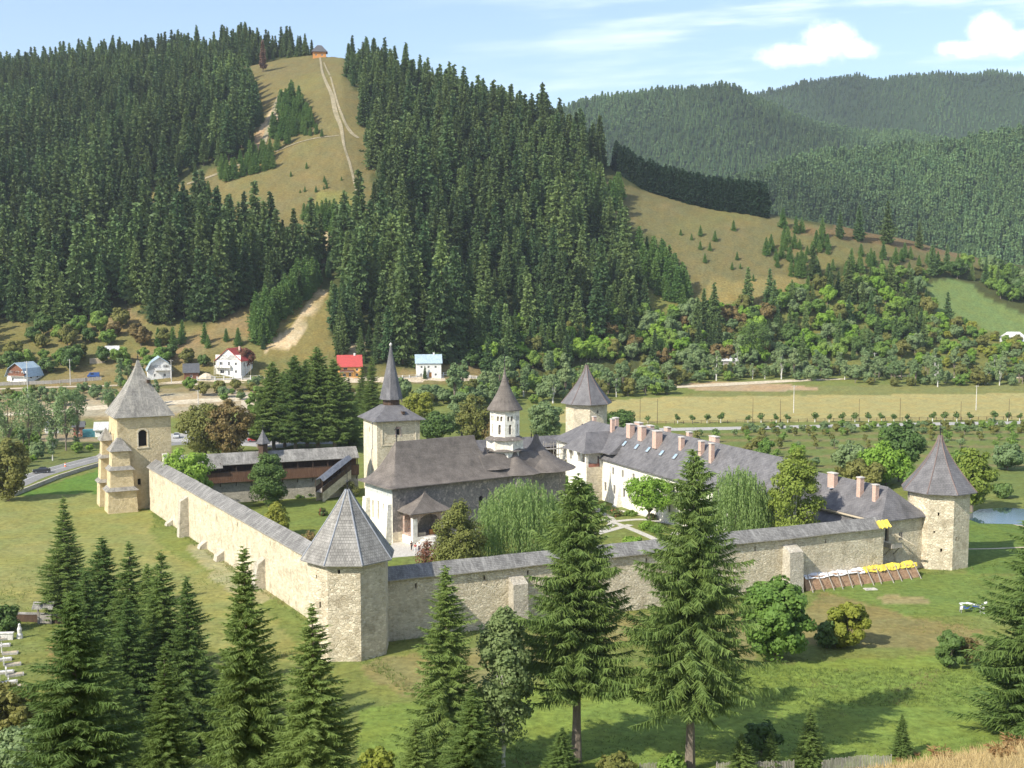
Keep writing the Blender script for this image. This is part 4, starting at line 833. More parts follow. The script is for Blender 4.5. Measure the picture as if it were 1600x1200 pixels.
def monks_house():
    rz = -66.0; t = empty('monks_house', 'long white two storey monks house with slate roof and many pink chimneys', 'house', (*BP, 0), R(rz)); xs, xe, dp, ze, zr = -5.6, 56.5, 13.0, 9.7, 17.1
    def S(px, py): return RP(px, py, BP, rz)[0]
    up = [S(p, q) for p, q in ((958, 722), (973, 728), (990, 734), (1007, 738), (1023, 744), (1038, 750), (1052, 756))] + [27.5, 31.5, 36, 40, 44, 48, 52]
    lo = [S(p, q) for p, q in ((946, 752), (960, 756), (975, 761))] + [6.5, 13, 18, 23, 28, 33, 39, 45, 51]
    hs = [(s - xs - .42, s - xs + .42, 6.5, 8.1) for s in up] + [(s - xs - .48, s - xs + .48, 2.3, 4.3) for s in lo]
    mb = MB(); mb.wall((xs, 0), (1, 0), xe - xs, -.4, ze, hs, 'white_plaster', depth=.4); mb.wall((xe, 0), (0, 1), dp, -.4, ze, [], 'white_plaster'); mb.wall((xe, dp), (-1, 0), xe - xs, -.4, ze, [], 'fortress_stone'); mb.wall((xs, dp), (0, -1), dp, -.4, ze, [], 'white_plaster'); mb.build('wall', t)
    for s in up: window_part(t, s, .22, 6.5, .84, 1.6, frame='weathered_wood')
    for s in lo: window_part(t, s, .22, 2.3, .96, 2.0, frame='weathered_wood')
    b = MB(); s0 = S(969, 782)
    b.face([(s0 - .9, -1.6, -.3), (s0 + .9, -1.6, -.3), (s0, -.01, 5.6)], 'white_plaster'); b.face([(s0 - .9, 0, -.3), (s0 - .9, -1.6, -.3), (s0, -.01, 5.6)], 'white_plaster'); b.face([(s0 + .9, -1.6, -.3), (s0 + .9, 0, -.3), (s0, -.01, 5.6)], 'white_plaster'); b.build('buttress', t)
    r = MB(); hip_roof(r, xs - .4, xe, 0, dp, ze - .15, zr, .3, 3.2, 'slate', flare=.15); r.build('roof', t)
    zroof = lambda y: ze - .15 + (zr - ze + .15) * min((y + .7) / (dp / 2 + .7), 1) if y < dp / 2 else zr - (zr - ze) * (y - dp / 2) / (dp / 2)
    # roof lights and chimneys
    for px, py in ((959, 689), (976, 692), (995, 697), (1013, 702), (1034, 706), (1055, 712), (1078, 717)):
        k = 2.8; P = (BP[0] + k * math.sin(R(-rz)), BP[1] + k * math.cos(R(rz))); s = RP(px, py, P, rz)[0]
        f = MB(); sl = math.atan2(zr - ze, dp / 2 + .7); v = (math.cos(sl), math.sin(sl))
        def q(x, w_, h_): return (x, w_ * v[0] - h_ * v[1], w_ * v[1] + h_ * v[0])
        for (xa, xb, wa, wb) in ((-.5, -.38, -.7, .7), (.38, .5, -.7, .7), (-.38, .38, -.7, -.58), (-.38, .38, .58, .7)):
            f.loft([[q(xa, wa, 0), q(xb, wa, 0), q(xb, wb, 0), q(xa, wb, 0)], [q(xa, wa, .14), q(xb, wa, .14), q(xb, wb, .14), q(xa, wb, .14)]], 'zinc')
        o = f.build('roof_window', t, (s, k, zroof(k) + .02)); g = MB(); g.face([q(-.38, -.58, .09), q(.38, -.58, .09), q(.38, .58, .09), q(-.38, .58, .09)], 'skylight_glass'); g.build('pane', o)
    # (px,py of the foot, distance behind the facade, width, depth, height)
    for px, py, k, w, d, h in ((985, 674, 4.4, 1.6, 1.2, 3.0), (1003, 678, 4.4, 1.7, 1.2, 3.1), (1027, 687, 3.8, 1.5, 1.6, 3.6), (998, 664, 8.0, 2.2, 1.0, 2.4), (1016, 668, 8.0, 1.8, 1.0, 2.3), (1043, 675, 7.2, 1.4, .9, 2.0), (1065, 690, 4.4, .9, .9, 2.7),
                               (1077, 682, 7.2, 1.0, .9, 2.0), (1096, 698, 4.3, .9, .9, 2.9), (1112, 706, 3.6, .8, .8, 3.8), (1116, 690, 7.2, 2.3, 1.0, 2.2)):
        P = (BP[0] + k * math.sin(R(-rz)), BP[1] + k * math.cos(R(rz))); s = RP(px, py, P, rz)[0]; chimney(t, s, k, zroof(k) - .5, w, d, h)
    # rear wing with arched ground floor
    w = MB(); a0, a1 = -29.0, -5.6; w.wall((a0, 0), (1, 0), a1 - a0, -.4, 11.2, [(2.2, 4.6, 1.2, 5.6, 1.), (6.6, 9.0, 1.2, 5.6, 1.), (3.2, 4.2, 8.0, 9.8), (8, 9, 8, 9.8)], 'white_plaster', depth=.7); w.wall((a0, 12), (0, -1), 12, -.4, 11.2, [(3, 4, 8, 9.8), (8, 9, 8, 9.8)], 'white_plaster', depth=.4); w.wall((a1, 12), (-1, 0), a1 - a0, -.4, 11.2, [], 'white_plaster'); w.wall((a1, 0), (0, 1), 12, 8., 11.2, [], 'white_plaster'); w.build('wing_wall', t)
    window_part(t, a0 + 3.7, .25, 8.0, 1., 1.8); window_part(t, a0 + 8.5, .25, 8.0, 1., 1.8)
    r2 = MB(); hip_roof(r2, a0, a1 + 4, 0, 12, 11.1, 15.9, 6.5, .3, 'slate', ov=1.0, flare=.2); r2.build('wing_roof', t)
    chimney(t, a0 + 7.2, 6.4, 15.2, .8, .8, 1.6); chimney(t, a0 + 14.5, 8.2, 14.2, 1.4, .9, 3.0); chimney(t, a0 + 19.5, 4.6, 14.2, .8, .8, 3.4)
    # open loggia projecting from the facade
    l = MB(); p0, p1, pd = -14.6, -5.7, 4.0
    l.wall((p0, -pd), (1, 0), p1 - p0, -.4, 7.6, [], 'white_plaster'); l.wall((p1, -pd), (0, 1), pd, -.4, 7.6, [], 'fortress_stone'); l.wall((p0, 0), (0, -1), pd, -.4, 7.6, [], 'white_plaster'); l.face([(p0, -pd, 7.6), (p1, -pd, 7.6), (p1, 0, 7.6), (p0, 0, 7.6)], 'flagstone')
    for x in (p0 + .3, -10.2, p1 - .55): l.box(x - .3, x + .3, -pd + .03, -pd + .6, 7.6, 11.0, 'white_plaster')
    l.box(p0 + .02, p0 + .5, -.6, -.02, 7.6, 11, 'white_plaster'); l.box(p1 - .5, p1 - .02, -.6, -.02, 7.6, 11, 'white_plaster')
    l.build('loggia', t)
    rl = MB(); rl.box(p0 + .7, p1 - 1, -pd + .1, -pd + .35, 7.6, 8.5, 'white_plaster').box(p1 - .4, p1 - .1, -pd + .7, -.7, 7.6, 8.3, 'red_brick'); rl.build('parapet', t)
    r3 = MB(); ez, rz_ = 10.9, 14.9; xa, xb, yf = p0 - 1.2, p1 + 1.2, -pd - 1.2; xm = (xa + xb) / 2; A_, B_, C_, D_ = (xa, yf, ez), (xb, yf, ez), (xb, 1.0, ez + .0), (xa, 1.0, ez); R0, R1 = (xm, -1.8, rz_), (xm, 4.2, rz_)
    for q in ([A_, B_, R0], [B_, C_, (xb, 4.2, ez), R1, R0], [A_, R0, R1, (xa, 4.2, ez), D_]): r3.face(q, 'slate')
    r3.face([D_, C_, B_, A_], 'dark_wood')
    r3.build('loggia_roof', t)
    d = MB(); d.box(-.5, .5, -.06, .05, 7.62, 9.7, 'brown_wood'); d.build('door', t, (-7.4, -.0, 0))
monks_house()
def annex():
    Ap = G(1380, 813, 9.2); t = empty('annex_house', 'lower slate roofed annex with three pink chimneys beside the right tower', 'house', (*Ap, 0), R(-63)); x0, x1, d = -36.0, -.4, 9.6
    mb = MB(); mb.wall((x0, 0), (1, 0), x1 - x0, -.4, 9.1, [(3 + i * 4, 4 + i * 4, 6.4, 8.0) for i in range(8)], 'white_plaster', depth=.4); mb.wall((x1, 0), (0, 1), d, -.5, 9.1, [(.9, 1.7, 5.4, 7.6), (4.0, 4.9, 5.3, 6.7)], 'fortress_stone', depth=.5); mb.wall((x1, d), (-1, 0), x1 - x0, -.4, 9.1, [], 'fortress_stone'); mb.wall((x0, d), (0, -1), d, -.4, 9.1, [], 'white_plaster'); mb.build('wall', t)
    r = MB(); hip_roof(r, x0, x1, 0, d, 9.1, 13.9, .3, 3.6, 'slate', ov=.7, flare=.15); r.build('roof', t)
    g = MB(); g.box(x0, x1 - .2, -.78, -.70, 8.72, 8.98, 'pale_wood'); g.build('gutter_board', t)
    v = MB(); v.face([(x0, -4.2, 6.0), (x1 - 3.0, -4.2, 6.0), (x1 - 3.0, -.02, 8.3), (x0, -.02, 8.3)], 'slate'); v.face([(x0, -4.2, 5.85), (x0, -.02, 8.15), (x1 - 3, -.02, 8.15), (x1 - 3, -4.2, 5.85)], 'dark_wood'); v.build('gallery_roof', t)
    p = MB()
    for i in range(11): x = x0 + .5 + i * 3.1; p.tube((x, -3.9, 0), (x, -3.9, 6.1), .12, .12, 6, 'pale_wood')
    for z in (3.0, 3.9): p.tube((x0, -3.9, z), (x1 - 4, -3.9, z), .07, .07, 5, 'pale_wood')
    p.box(x0, x1 - 4, -3.9, -.02, 2.75, 2.9, 'weathered_wood'); p.build('gallery_posts', t)
    for px, py, k, w, dd, h in ((1301, 752, 3.2, 1.7, .9, 2.6), (1344, 770, 2.7, .9, .9, 3.4), (1368, 777, 2.5, .8, .8, 2.9)):
        P = (Ap[0] + k * math.sin(R(63)), Ap[1] + k * math.cos(R(63))); s = RP(px, py, P, -63)[0]; chimney(t, s, k, 9.1 + 4.8 * (k + .7) / (d / 2 + .7) - .5, w, dd, h)
    f = MB(); f.box(-.3, .3, -.5, .5, 0, .1, 'zinc'); o = f.build('roof_window', t, (-15.5, 2.4, 12.0)); g2 = MB(); g2.box(-.25, .25, -.45, .45, .1, .12, 'skylight_glass'); g2.build('pane', o)
    b = MB(); b.box(0, 2.0, .2, 2.6, 4.7, 4.85, 'weathered_wood').tube((0.05, .4, 3.2), (1.6, .4, 4.7), .1, .1, 5, 'weathered_wood').tube((0.05, 2.4, 3.2), (1.6, 2.4, 4.7), .1, .1, 5, 'weathered_wood')
    b.box(0.02, 1.9, .25, .33, 4.85, 5.5, 'weathered_wood').box(1.85, 1.93, .33, 2.5, 4.85, 5.5, 'weathered_wood'); b.build('wooden_balcony', t)
    window_part(t, x1 - .02, 4.45, 5.3, .9, 1.4, rz=R(90))
    s = MB(); s.tube((.2, 2.6, 6.6), (1.9, 5.6, 4.6), .16, .16, 6, 'fortress_stone'); s.build('brace', t)
annex()
# tarpaulins and shoring at the foot of the wall by the right tower
def crumple(name, label, P0, P1, prof, m, loc_rz, n=26, amp=.12, seed=1, cat='tarp'):
    r_ = np.random.default_rng(seed); t = MB(); rows = []
    for i in range(n + 1):
        k = i / n; x = P0 + (P1 - P0) * k; rows.append([(x + r_.normal(0, amp * .4), y + r_.normal(0, amp), z + r_.normal(0, amp) + .12 * math.sin(k * 19 + j)) for j, (y, z) in enumerate(prof)])
    for a, b in zip(rows, rows[1:]):
        for j in range(len(prof) - 1): t.face([a[j], b[j], b[j + 1], a[j + 1]], m)
    o = t.build(name, None, (*loc_rz[0], 0), R(loc_rz[1]), smooth=False); tag(o, label, cat)
    sm = o.modifiers.new('thickness', 'SOLIDIFY'); sm.thickness = .03; return o
s0, s1 = sNR(1250, 920), sNR(1424, 893)
sh = empty('plank_shoring', 'brown earth and brick shoring with leaning props at the wall foot', 'shoring', (*PNR, 0), R(24.1))
b = MB(); b.prism([(s0, -1.7), (s1, -1.9), (s1, -.02), (s0, -.02)], -.3, 2.1, 'earth_brick', poly2=[(s0, -1.1), (s1, -1.2), (s1, -.02), (s0, -.02)]); b.build('earth_bank', sh)
for i in range(12):
    x = s0 + .6 + (s1 - s0 - 1.2) * i / 11; p = MB(); p.tube((x + random.uniform(-.3, .3), -2.7 - random.uniform(0, .5), -.1), (x, -1.0, 2.5), .09, .07, 5, 'weathered_wood'); p.build('prop', sh)
sm_ = s0 + (s1 - s0) * .52
crumple('yellow_tarp', 'crumpled yellow plastic sheet over the shoring next to right tower', sm_, s1, [(-1.45, 1.75), (-1.15, 2.15), (-.6, 2.3), (-.08, 2.45)], 'yellow_plastic', (PNR, 24.1), n=34, amp=.07, seed=3)
crumple('white_tarp', 'dirty white plastic sheet over the shoring beside the buttress', s0, sm_ + .6, [(-1.35, 1.85), (-1.1, 2.1), (-.5, 2.2), (-.08, 2.3)], 'white_plastic', (PNR, 24.1), n=34, amp=.06, seed=4)
sy0, sy1 = sNR(1370, 822), sNR(1389, 820)
crumple('yellow_tarp', 'small yellow sheet lying on the shingle top at the right end of front wall', sy0, sy1, [(-.62, 8.72), (-.2, 9.15), (.5, 9.8)], 'yellow_plastic', (PNR, 24.1), n=8, amp=.08, seed=5)
# ------------------------------------------------------------------ trees
def blades(base, dirv, ln, wd, r_, taper=.35):
    """(n,4,3) blades from base along dirv, random roll"""
    n = len(base); d = dirv / np.maximum(np.linalg.norm(dirv, axis=1, keepdims=True), 1e-6)
    ref = r_.normal(size=(n, 3)); ref[:, 2] *= .5; s = np.cross(d, ref); s /= np.maximum(np.linalg.norm(s, axis=1, keepdims=True), 1e-6)
    tip = base + d * ln[:, None]; w = wd[:, None] * .5
    return np.stack([base - s * w, base + s * w, tip + s * w * taper, tip - s * w * taper], 1)
def trunk_mb(h, r0, mname, seed=0, n=7, bend=.02, z0=-.6):
    mb = MB(); rr = random.Random(seed); px = py = 0.; rings = []
    for i in range(7):
        k = i / 6; z = z0 + (h - z0) * k; px += rr.uniform(-1, 1) * bend * h / 6; py += rr.uniform(-1, 1) * bend * h / 6
        r = r0 * (1.25 - .25 * min(1, k * 8)) * (1 - k) ** .8 + .015; rings.append([(px + r * math.cos(2 * math.pi * j / n), py + r * math.sin(2 * math.pi * j / n), z) for j in range(n)])
    mb.loft(rings, mname); return mb
def spruce_blades(h, rad, z0, nwh, nbr, ktw, tw, wd, seed, droop=.28, shape=.85, irr=.18, sparse=0., hang=.5):
    r_ = np.random.default_rng(seed); out = []
    zs = z0 + (h - z0) * np.linspace(0, 1, nwh) ** 1.05
    lob = r_.uniform(.68, 1.22, 12)
    for wi, z in enumerate(zs):
        t = (z - z0) / (h - z0); Lw = rad * (1 - t) ** shape * (1 - .25 * math.exp(-t * 14)) + .12
        nb = max(4, int(nbr * (1 - .35 * t))); a0 = r_.uniform(0, 6.28)
        for b in range(nb):
            if r_.uniform() < sparse * (1 - t): continue
            an = a0 + 6.283 * b / nb + r_.normal(0, .22); L = Lw * (1 + r_.normal(0, irr)) * lob[(int(an / 6.2832 * 12) + int(t * 9) * 5) % 12]; L = max(L, .15)
            zz = z + r_.normal(0, .75 * (h - z0) / nwh); dr = droop * (1.25 - 1.1 * t) + r_.normal(0, .06)
            k = max(2, int(ktw * (L / rad) ** .7)); s = (np.arange(k) + r_.uniform(.2, .9, k)) / k; s = np.clip(s, .06, 1)
            ux, uy = math.cos(an), math.sin(an)
            P = np.stack([ux * L * s, uy * L * s, zz + L * (.10 * s - dr * s ** 1.4 + .14 * s ** 4)], 1)
            sg = np.where(np.arange(k) % 2 == 0, 1., -1.); ang = r_.uniform(.45, 1.15, k) * sg
            cx = ux * np.cos(ang) - uy * np.sin(ang); cy = ux * np.sin(ang) + uy * np.cos(ang)
            l = tw * r_.uniform(.6, 1.25, k) * (.45 + .75 * np.sin(math.pi * np.clip(s * .75 + .2, 0, 1))) * (.26 + .74 * min(1, L / rad))
            D = np.stack([cx, cy, -r_.uniform(.25, 1.0, k) * hang - .1], 1); out.append(blades(P, D, l, np.full(k, wd) * r_.uniform(.7, 1.3, k), r_))
            m = max(1, k // 2); j = r_.integers(0, k, m); D2 = np.stack([ux * .25 + r_.normal(0, .25, m), uy * .25 + r_.normal(0, .25, m), np.full(m, -1.)], 1)
            out.append(blades(P[j], D2, l[j] * .8 * (.5 + hang), np.full(m, wd) * .9, r_))
            out.append(blades(P[-1:], np.array([[ux, uy, -.15]]), np.array([tw * .6]), np.array([wd]), r_))
    out.append(blades(np.array([[0, 0, h - .9 * tw]]), np.array([[0, 0, 1.]]), np.array([tw * 1.3]), np.array([wd * .8]), r_))
    return np.concatenate(out)
def leaf_quads(C, Nn, size, r_):
    n = len(C); Nn = Nn / np.maximum(np.linalg.norm(Nn, axis=1, keepdims=True), 1e-6)
    ref = r_.normal(size=(n, 3)); u = np.cross(Nn, ref); u /= np.maximum(np.linalg.norm(u, axis=1, keepdims=True), 1e-6); v = np.cross(Nn, u)
    s = size * r_.uniform(.6, 1.3, n)[:, None]; u = u * s; v = v * s * .75
    return np.stack([C - u, C - v, C + u, C + v], 1) * 1.0
def crown_quads(h, w, z0, n, size, seed, shape='oval', lobes=26, lob_r=.2, gap=.0):
    """leaves gathered in clumps that fill an uneven crown"""
    r_ = np.random.default_rng(seed); cz = (h + z0) / 2; rz = (h - z0) / 2; rx = w / 2; Cs = []; Rs = []
    tries = 0
    while len(Cs) < lobes and tries < 4000:
        tries += 1; p = r_.uniform(-1, 1, 3); d = np.linalg.norm(p)
        if d > 1 or d < .35: continue
        t = p[2] * .5 + .5
        wz = {'oval': 1.0, 'cone': 1.15 - .75 * t, 'egg': 1.12 - .45 * t, 'round': 1.0, 'column': .95 - .35 * max(0, t - .6), 'vase': .65 + .5 * t}[shape]
        c = np.array([p[0] * rx * .82 * wz, p[1] * rx * .82 * wz, cz + p[2] * rz * .86]); Cs.append(c); Rs.append(w * lob_r * r_.uniform(.65, 1.3) * (.75 + .35 * (1 - t)))
    Cs = np.array(Cs); Rs = np.array(Rs); k = r_.integers(0, len(Cs), n)
    d = r_.normal(size=(n, 3)); d /= np.linalg.norm(d, axis=1, keepdims=True); rr = r_.uniform(.25, 1, n) ** .45
    P = Cs[k] + d * (rr * Rs[k])[:, None] * np.array([1, 1, .8]); nn = d * 1.0 + r_.normal(size=(n, 3)) * .55 + np.array([0, 0, .35]) + (P - np.array([0, 0, cz])) / max(rx, rz) * .6
    keep = P[:, 2] > z0 - .3
    return leaf_quads(P[keep], nn[keep], size, r_), Cs
def limbs_mb(mb, Cs, z0, h, r0, mname, n=9, seed=0):
    rr = random.Random(seed); idx = list(range(len(Cs))); rr.shuffle(idx)
    for i in idx[:n]:
        c = Cs[i]; zb = min(max(z0 * .75, .2) + rr.uniform(0, .35) * (c[2] - z0 if c[2] > z0 else .3), c[2] * .9); mid = (c[0] * .45, c[1] * .45, zb + (c[2] - zb) * .6)
        mb.tube((0, 0, zb), mid, r0 * .42, r0 * .25, 5, mname, cap=False); mb.tube(mid, tuple(c), r0 * .25, r0 * .06, 5, mname, cap=False)
    return mb
def willow_quads(h, w, n_str, seed, leaf=.16):
    r_ = np.random.default_rng(seed); out = []; tops = []
    for i in range(n_str):
        an = r_.uniform(0, 6.283); q = r_.uniform(0, 1) ** .55; rad = w / 2 * q * r_.uniform(.85, 1.08); zt = h * (1 - .38 * q ** 2.2) * r_.uniform(.9, 1.0) - .35 * h * r_.uniform(0, 1) ** 2.5
        ln = min(zt - .3, h * r_.uniform(.18, .62) * (.5 + .7 * q)); m = max(4, int(ln / .22)); s = np.linspace(0, 1, m)
        x = math.cos(an) * (rad + .5 * s ** 1.3 * r_.uniform(.1, .7)) + r_.normal(0, .06, m); y = math.sin(an) * (rad + .5 * s ** 1.3 * r_.uniform(.1, .7)) + r_.normal(0, .06, m); z = zt - ln * s + .5 * np.sin(s * 3) * (1 - s)
        P = np.stack([x, y, z], 1); D = np.stack([r_.normal(0, .35, m) + math.cos(an) * .25, r_.normal(0, .35, m) + math.sin(an) * .25, -np.ones(m)], 1); out.append(blades(P, D, np.full(m, leaf * 2.6), np.full(m, leaf * 1.1), r_, .4))
    return np.concatenate(out)
FOLI = {}
def proto_spruce(key, h, rad, z0, detail, seed, leafm, barkm='dark_bark', **kw):
    """detail: far / mid / near -> crown mesh, trunk mesh"""
    P = dict(far=(15, 6, 3, .22, .16), mid=(36, 9, 8, .072, .040), near=(80, 10, 96, .052, .0125))[detail]
    V = spruce_blades(h, rad, z0, P[0], P[1], P[2], h * P[3] if detail != 'near' else kw.pop('tw', 1.15), h * P[4] if detail != 'near' else kw.pop('wd', .24), seed, **kw)
    t = trunk_mb(h * .97, h * .0125 + .04, barkm, seed, bend=.006 if detail == 'near' else .01)
    FOLI[key] = (V, t, leafm)
    return V, t
def one_mesh(key): V, t, lm = FOLI[key]; return quads_mesh('spruce_tree', V, lm, extra=t)
# --- unit forest spruces (height 1 x 24 m), several forms
FOR = []
for i, (rad, z0, shp, lm, sp) in enumerate(((4.0, 1.2, 1.0, 'spruce_leaf', .05), (3.3, 2.4, .95, 'spruce_leaf', .12), (4.5, 1.0, 1.05, 'spruce_leaf', .05), (3.0, 4.0, .9, 'spruce_leaf', .18), (3.7, 1.6, 1.0, 'spruce_leaf', .1))):
    proto_spruce('for%d' % i, 24, rad, z0, 'mid', 40 + i, lm, shape=shp, sparse=sp, irr=.22); FOR.append(one_mesh('for%d' % i))
proto_spruce('young0', 8, 1.9, .3, 'mid', 61, 'spruce_young', shape=.9); proto_spruce('young1', 8, 1.5, .4, 'mid', 62, 'spruce_young', shape=.85); YNG = [one_mesh('young0'), one_mesh('young1')]
proto_spruce('dead', 24, 2.3, 4, 'mid', 63, 'spruce_dead', sparse=.35, shape=.8); DEAD = one_mesh('dead')
proto_spruce('hedge0', 16, 2.5, .5, 'mid', 64, 'hedge_dark', shape=.6); proto_spruce('hedge1', 16, 2.3, .5, 'mid', 65, 'hedge_dark', shape=.55); HED = [one_mesh('hedge0'), one_mesh('hedge1')]
FARM = []
for i in range(3): proto_spruce('far%d' % i, 20, 3.6 - i * .4, 1.0, 'far', 70 + i, 'far_leaf', shape=.85); FARM.append(quads_mesh('far_tree', FOLI['far%d' % i][0], 'far_leaf'))
def round_mesh(name, h, w, z0, n, size, seed, lm, bark='bark', shape='oval', lobes=24, lob_r=.2, tr=None, limbs=7):
    V, Cs = crown_quads(h, w, z0, n, size, seed, shape, lobes, lob_r); t = trunk_mb(h * .8, tr or (h * .018 + .05), bark, seed, bend=.03); limbs_mb(t, Cs, z0, h, tr or (h * .018 + .05), bark, limbs, seed); return quads_mesh(name, V, lm, extra=t)
V, _ = crown_quads(18, 9, 1, 260, 1.15, 5, 'oval', 12, .24); FARM.append(quads_mesh('far_tree', V, 'far_leaf'))
SHR = {}
for lm in ('leaf_green', 'leaf_bright', 'leaf_dark', 'leaf_olive', 'leaf_brown', 'leaf_grey', 'leaf_lime'):
    SHR[lm] = [round_mesh('bush', 6, 6.2, .3, 3000, .30, 90 + k, lm, lobes=30, lob_r=.16, shape=('oval', 'egg')[k]) for k in range(2)]
SHR['tall'] = [round_mesh('alder_tree', 11, 4.6, 1.6, 1500, .32, 110 + k, 'leaf_grey', lobes=22, lob_r=.2, shape='egg', limbs=10, bark='birch_bark' if k else 'bark') for k in range(2)]

def put(name, me, x, y, s, rz, label, cat, group=None, sz=None, z=None):
    o = bpy.data.objects.new(name, me); COL.objects.link(o); o.location = (x, y, (hz(x, y) if z is None else z) - .15); o.rotation_euler = (0, 0, rz); o.scale = (s, s, sz or s); return tag(o, label, cat, group)
def scatter(name, pts, scl, idx, srcs, label=None, cat=None):
    """one uncountable mass as ONE object: instances of the given trees on its own points"""
    n = len(pts); me = bpy.data.meshes.new(name); me.vertices.add(n); me.vertices.foreach_set('co', np.asarray(pts, float).ravel())
    for an, ty, dat in (('scl', 'FLOAT', scl), ('idx', 'INT', idx), ('rot', 'FLOAT', rng.uniform(0, 6.283, n))): a = me.attributes.new(an, ty, 'POINT'); a.data.foreach_set('value', np.asarray(dat, np.int32 if ty == 'INT' else np.float32))
    o = bpy.data.objects.new(name, me); COL.objects.link(o); o['kind'] = 'stuff'
    ng = bpy.data.node_groups.new(name, 'GeometryNodeTree'); ng.interface.new_socket('Geometry', in_out='INPUT', socket_type='NodeSocketGeometry'); ng.interface.new_socket('Geometry', in_out='OUTPUT', socket_type='NodeSocketGeometry')
    gi = N(ng, 'NodeGroupInput'); go = N(ng, 'NodeGroupOutput'); jn = N(ng, 'GeometryNodeJoinGeometry'); L = ng.links.new
    def attr(nm, ty): a = N(ng, 'GeometryNodeInputNamedAttribute', data_type=ty); a.inputs['Name'].default_value = nm; return a.outputs[0]
    sc_, ro, ix = attr('scl', 'FLOAT'), attr('rot', 'FLOAT'), attr('idx', 'INT'); cx = N(ng, 'ShaderNodeCombineXYZ'); L(ro, cx.inputs[2])
    for k, src in enumerate(srcs):
        oi = N(ng, 'GeometryNodeObjectInfo', transform_space='ORIGINAL'); oi.inputs['Object'].default_value = src; oi.inputs['As Instance'].default_value = True
        cp = N(ng, 'FunctionNodeCompare', data_type='INT', operation='EQUAL'); L(ix, cp.inputs[2]); cp.inputs[3].default_value = k
        ip = N(ng, 'GeometryNodeInstanceOnPoints'); L(gi.outputs[0], ip.inputs['Points']); L(cp.outputs[0], ip.inputs['Selection']); L(oi.outputs['Geometry'], ip.inputs['Instance']); L(cx.outputs[0], ip.inputs['Rotation']); L(sc_, ip.inputs['Scale']); L(ip.outputs[0], jn.inputs[0])
    L(jn.outputs[0], go.inputs[0]); md = o.modifiers.new('scatter', 'NODES'); md.node_group = ng
    return o
def pick_points(n, alo, ahi, ylo, yhi, spacing):
    """points spread over a wedge, no two closer than spacing"""
    a = rng.uniform(alo, ahi, n); y = np.sqrt(rng.uniform(ylo ** 2, yhi ** 2, n)); x = a * y; g = {}; keep = []
    for i in range(n):
        k = (int(x[i] // spacing), int(y[i] // spacing)); ok = True
        for dx in (-1, 0, 1):
            for dy in (-1, 0, 1):
                for j in g.get((k[0] + dx, k[1] + dy), ()):
                    if (x[i] - x[j]) ** 2 + (y[i] - y[j]) ** 2 < spacing ** 2: ok = False; break
        if ok: g.setdefault(k, []).append(i); keep.append(i)
    return x[keep], y[keep]
def zone(x, y):
    px = 800 + F_PX * x / y
    if px < 250: return 'left edge of the hill'
    if px < 520: return 'slope left of the bare track'
    if px < 760: return 'slope above the gate tower spire'
    if px < 980: return 'slope above the church tower'
    return 'slope right of the church'
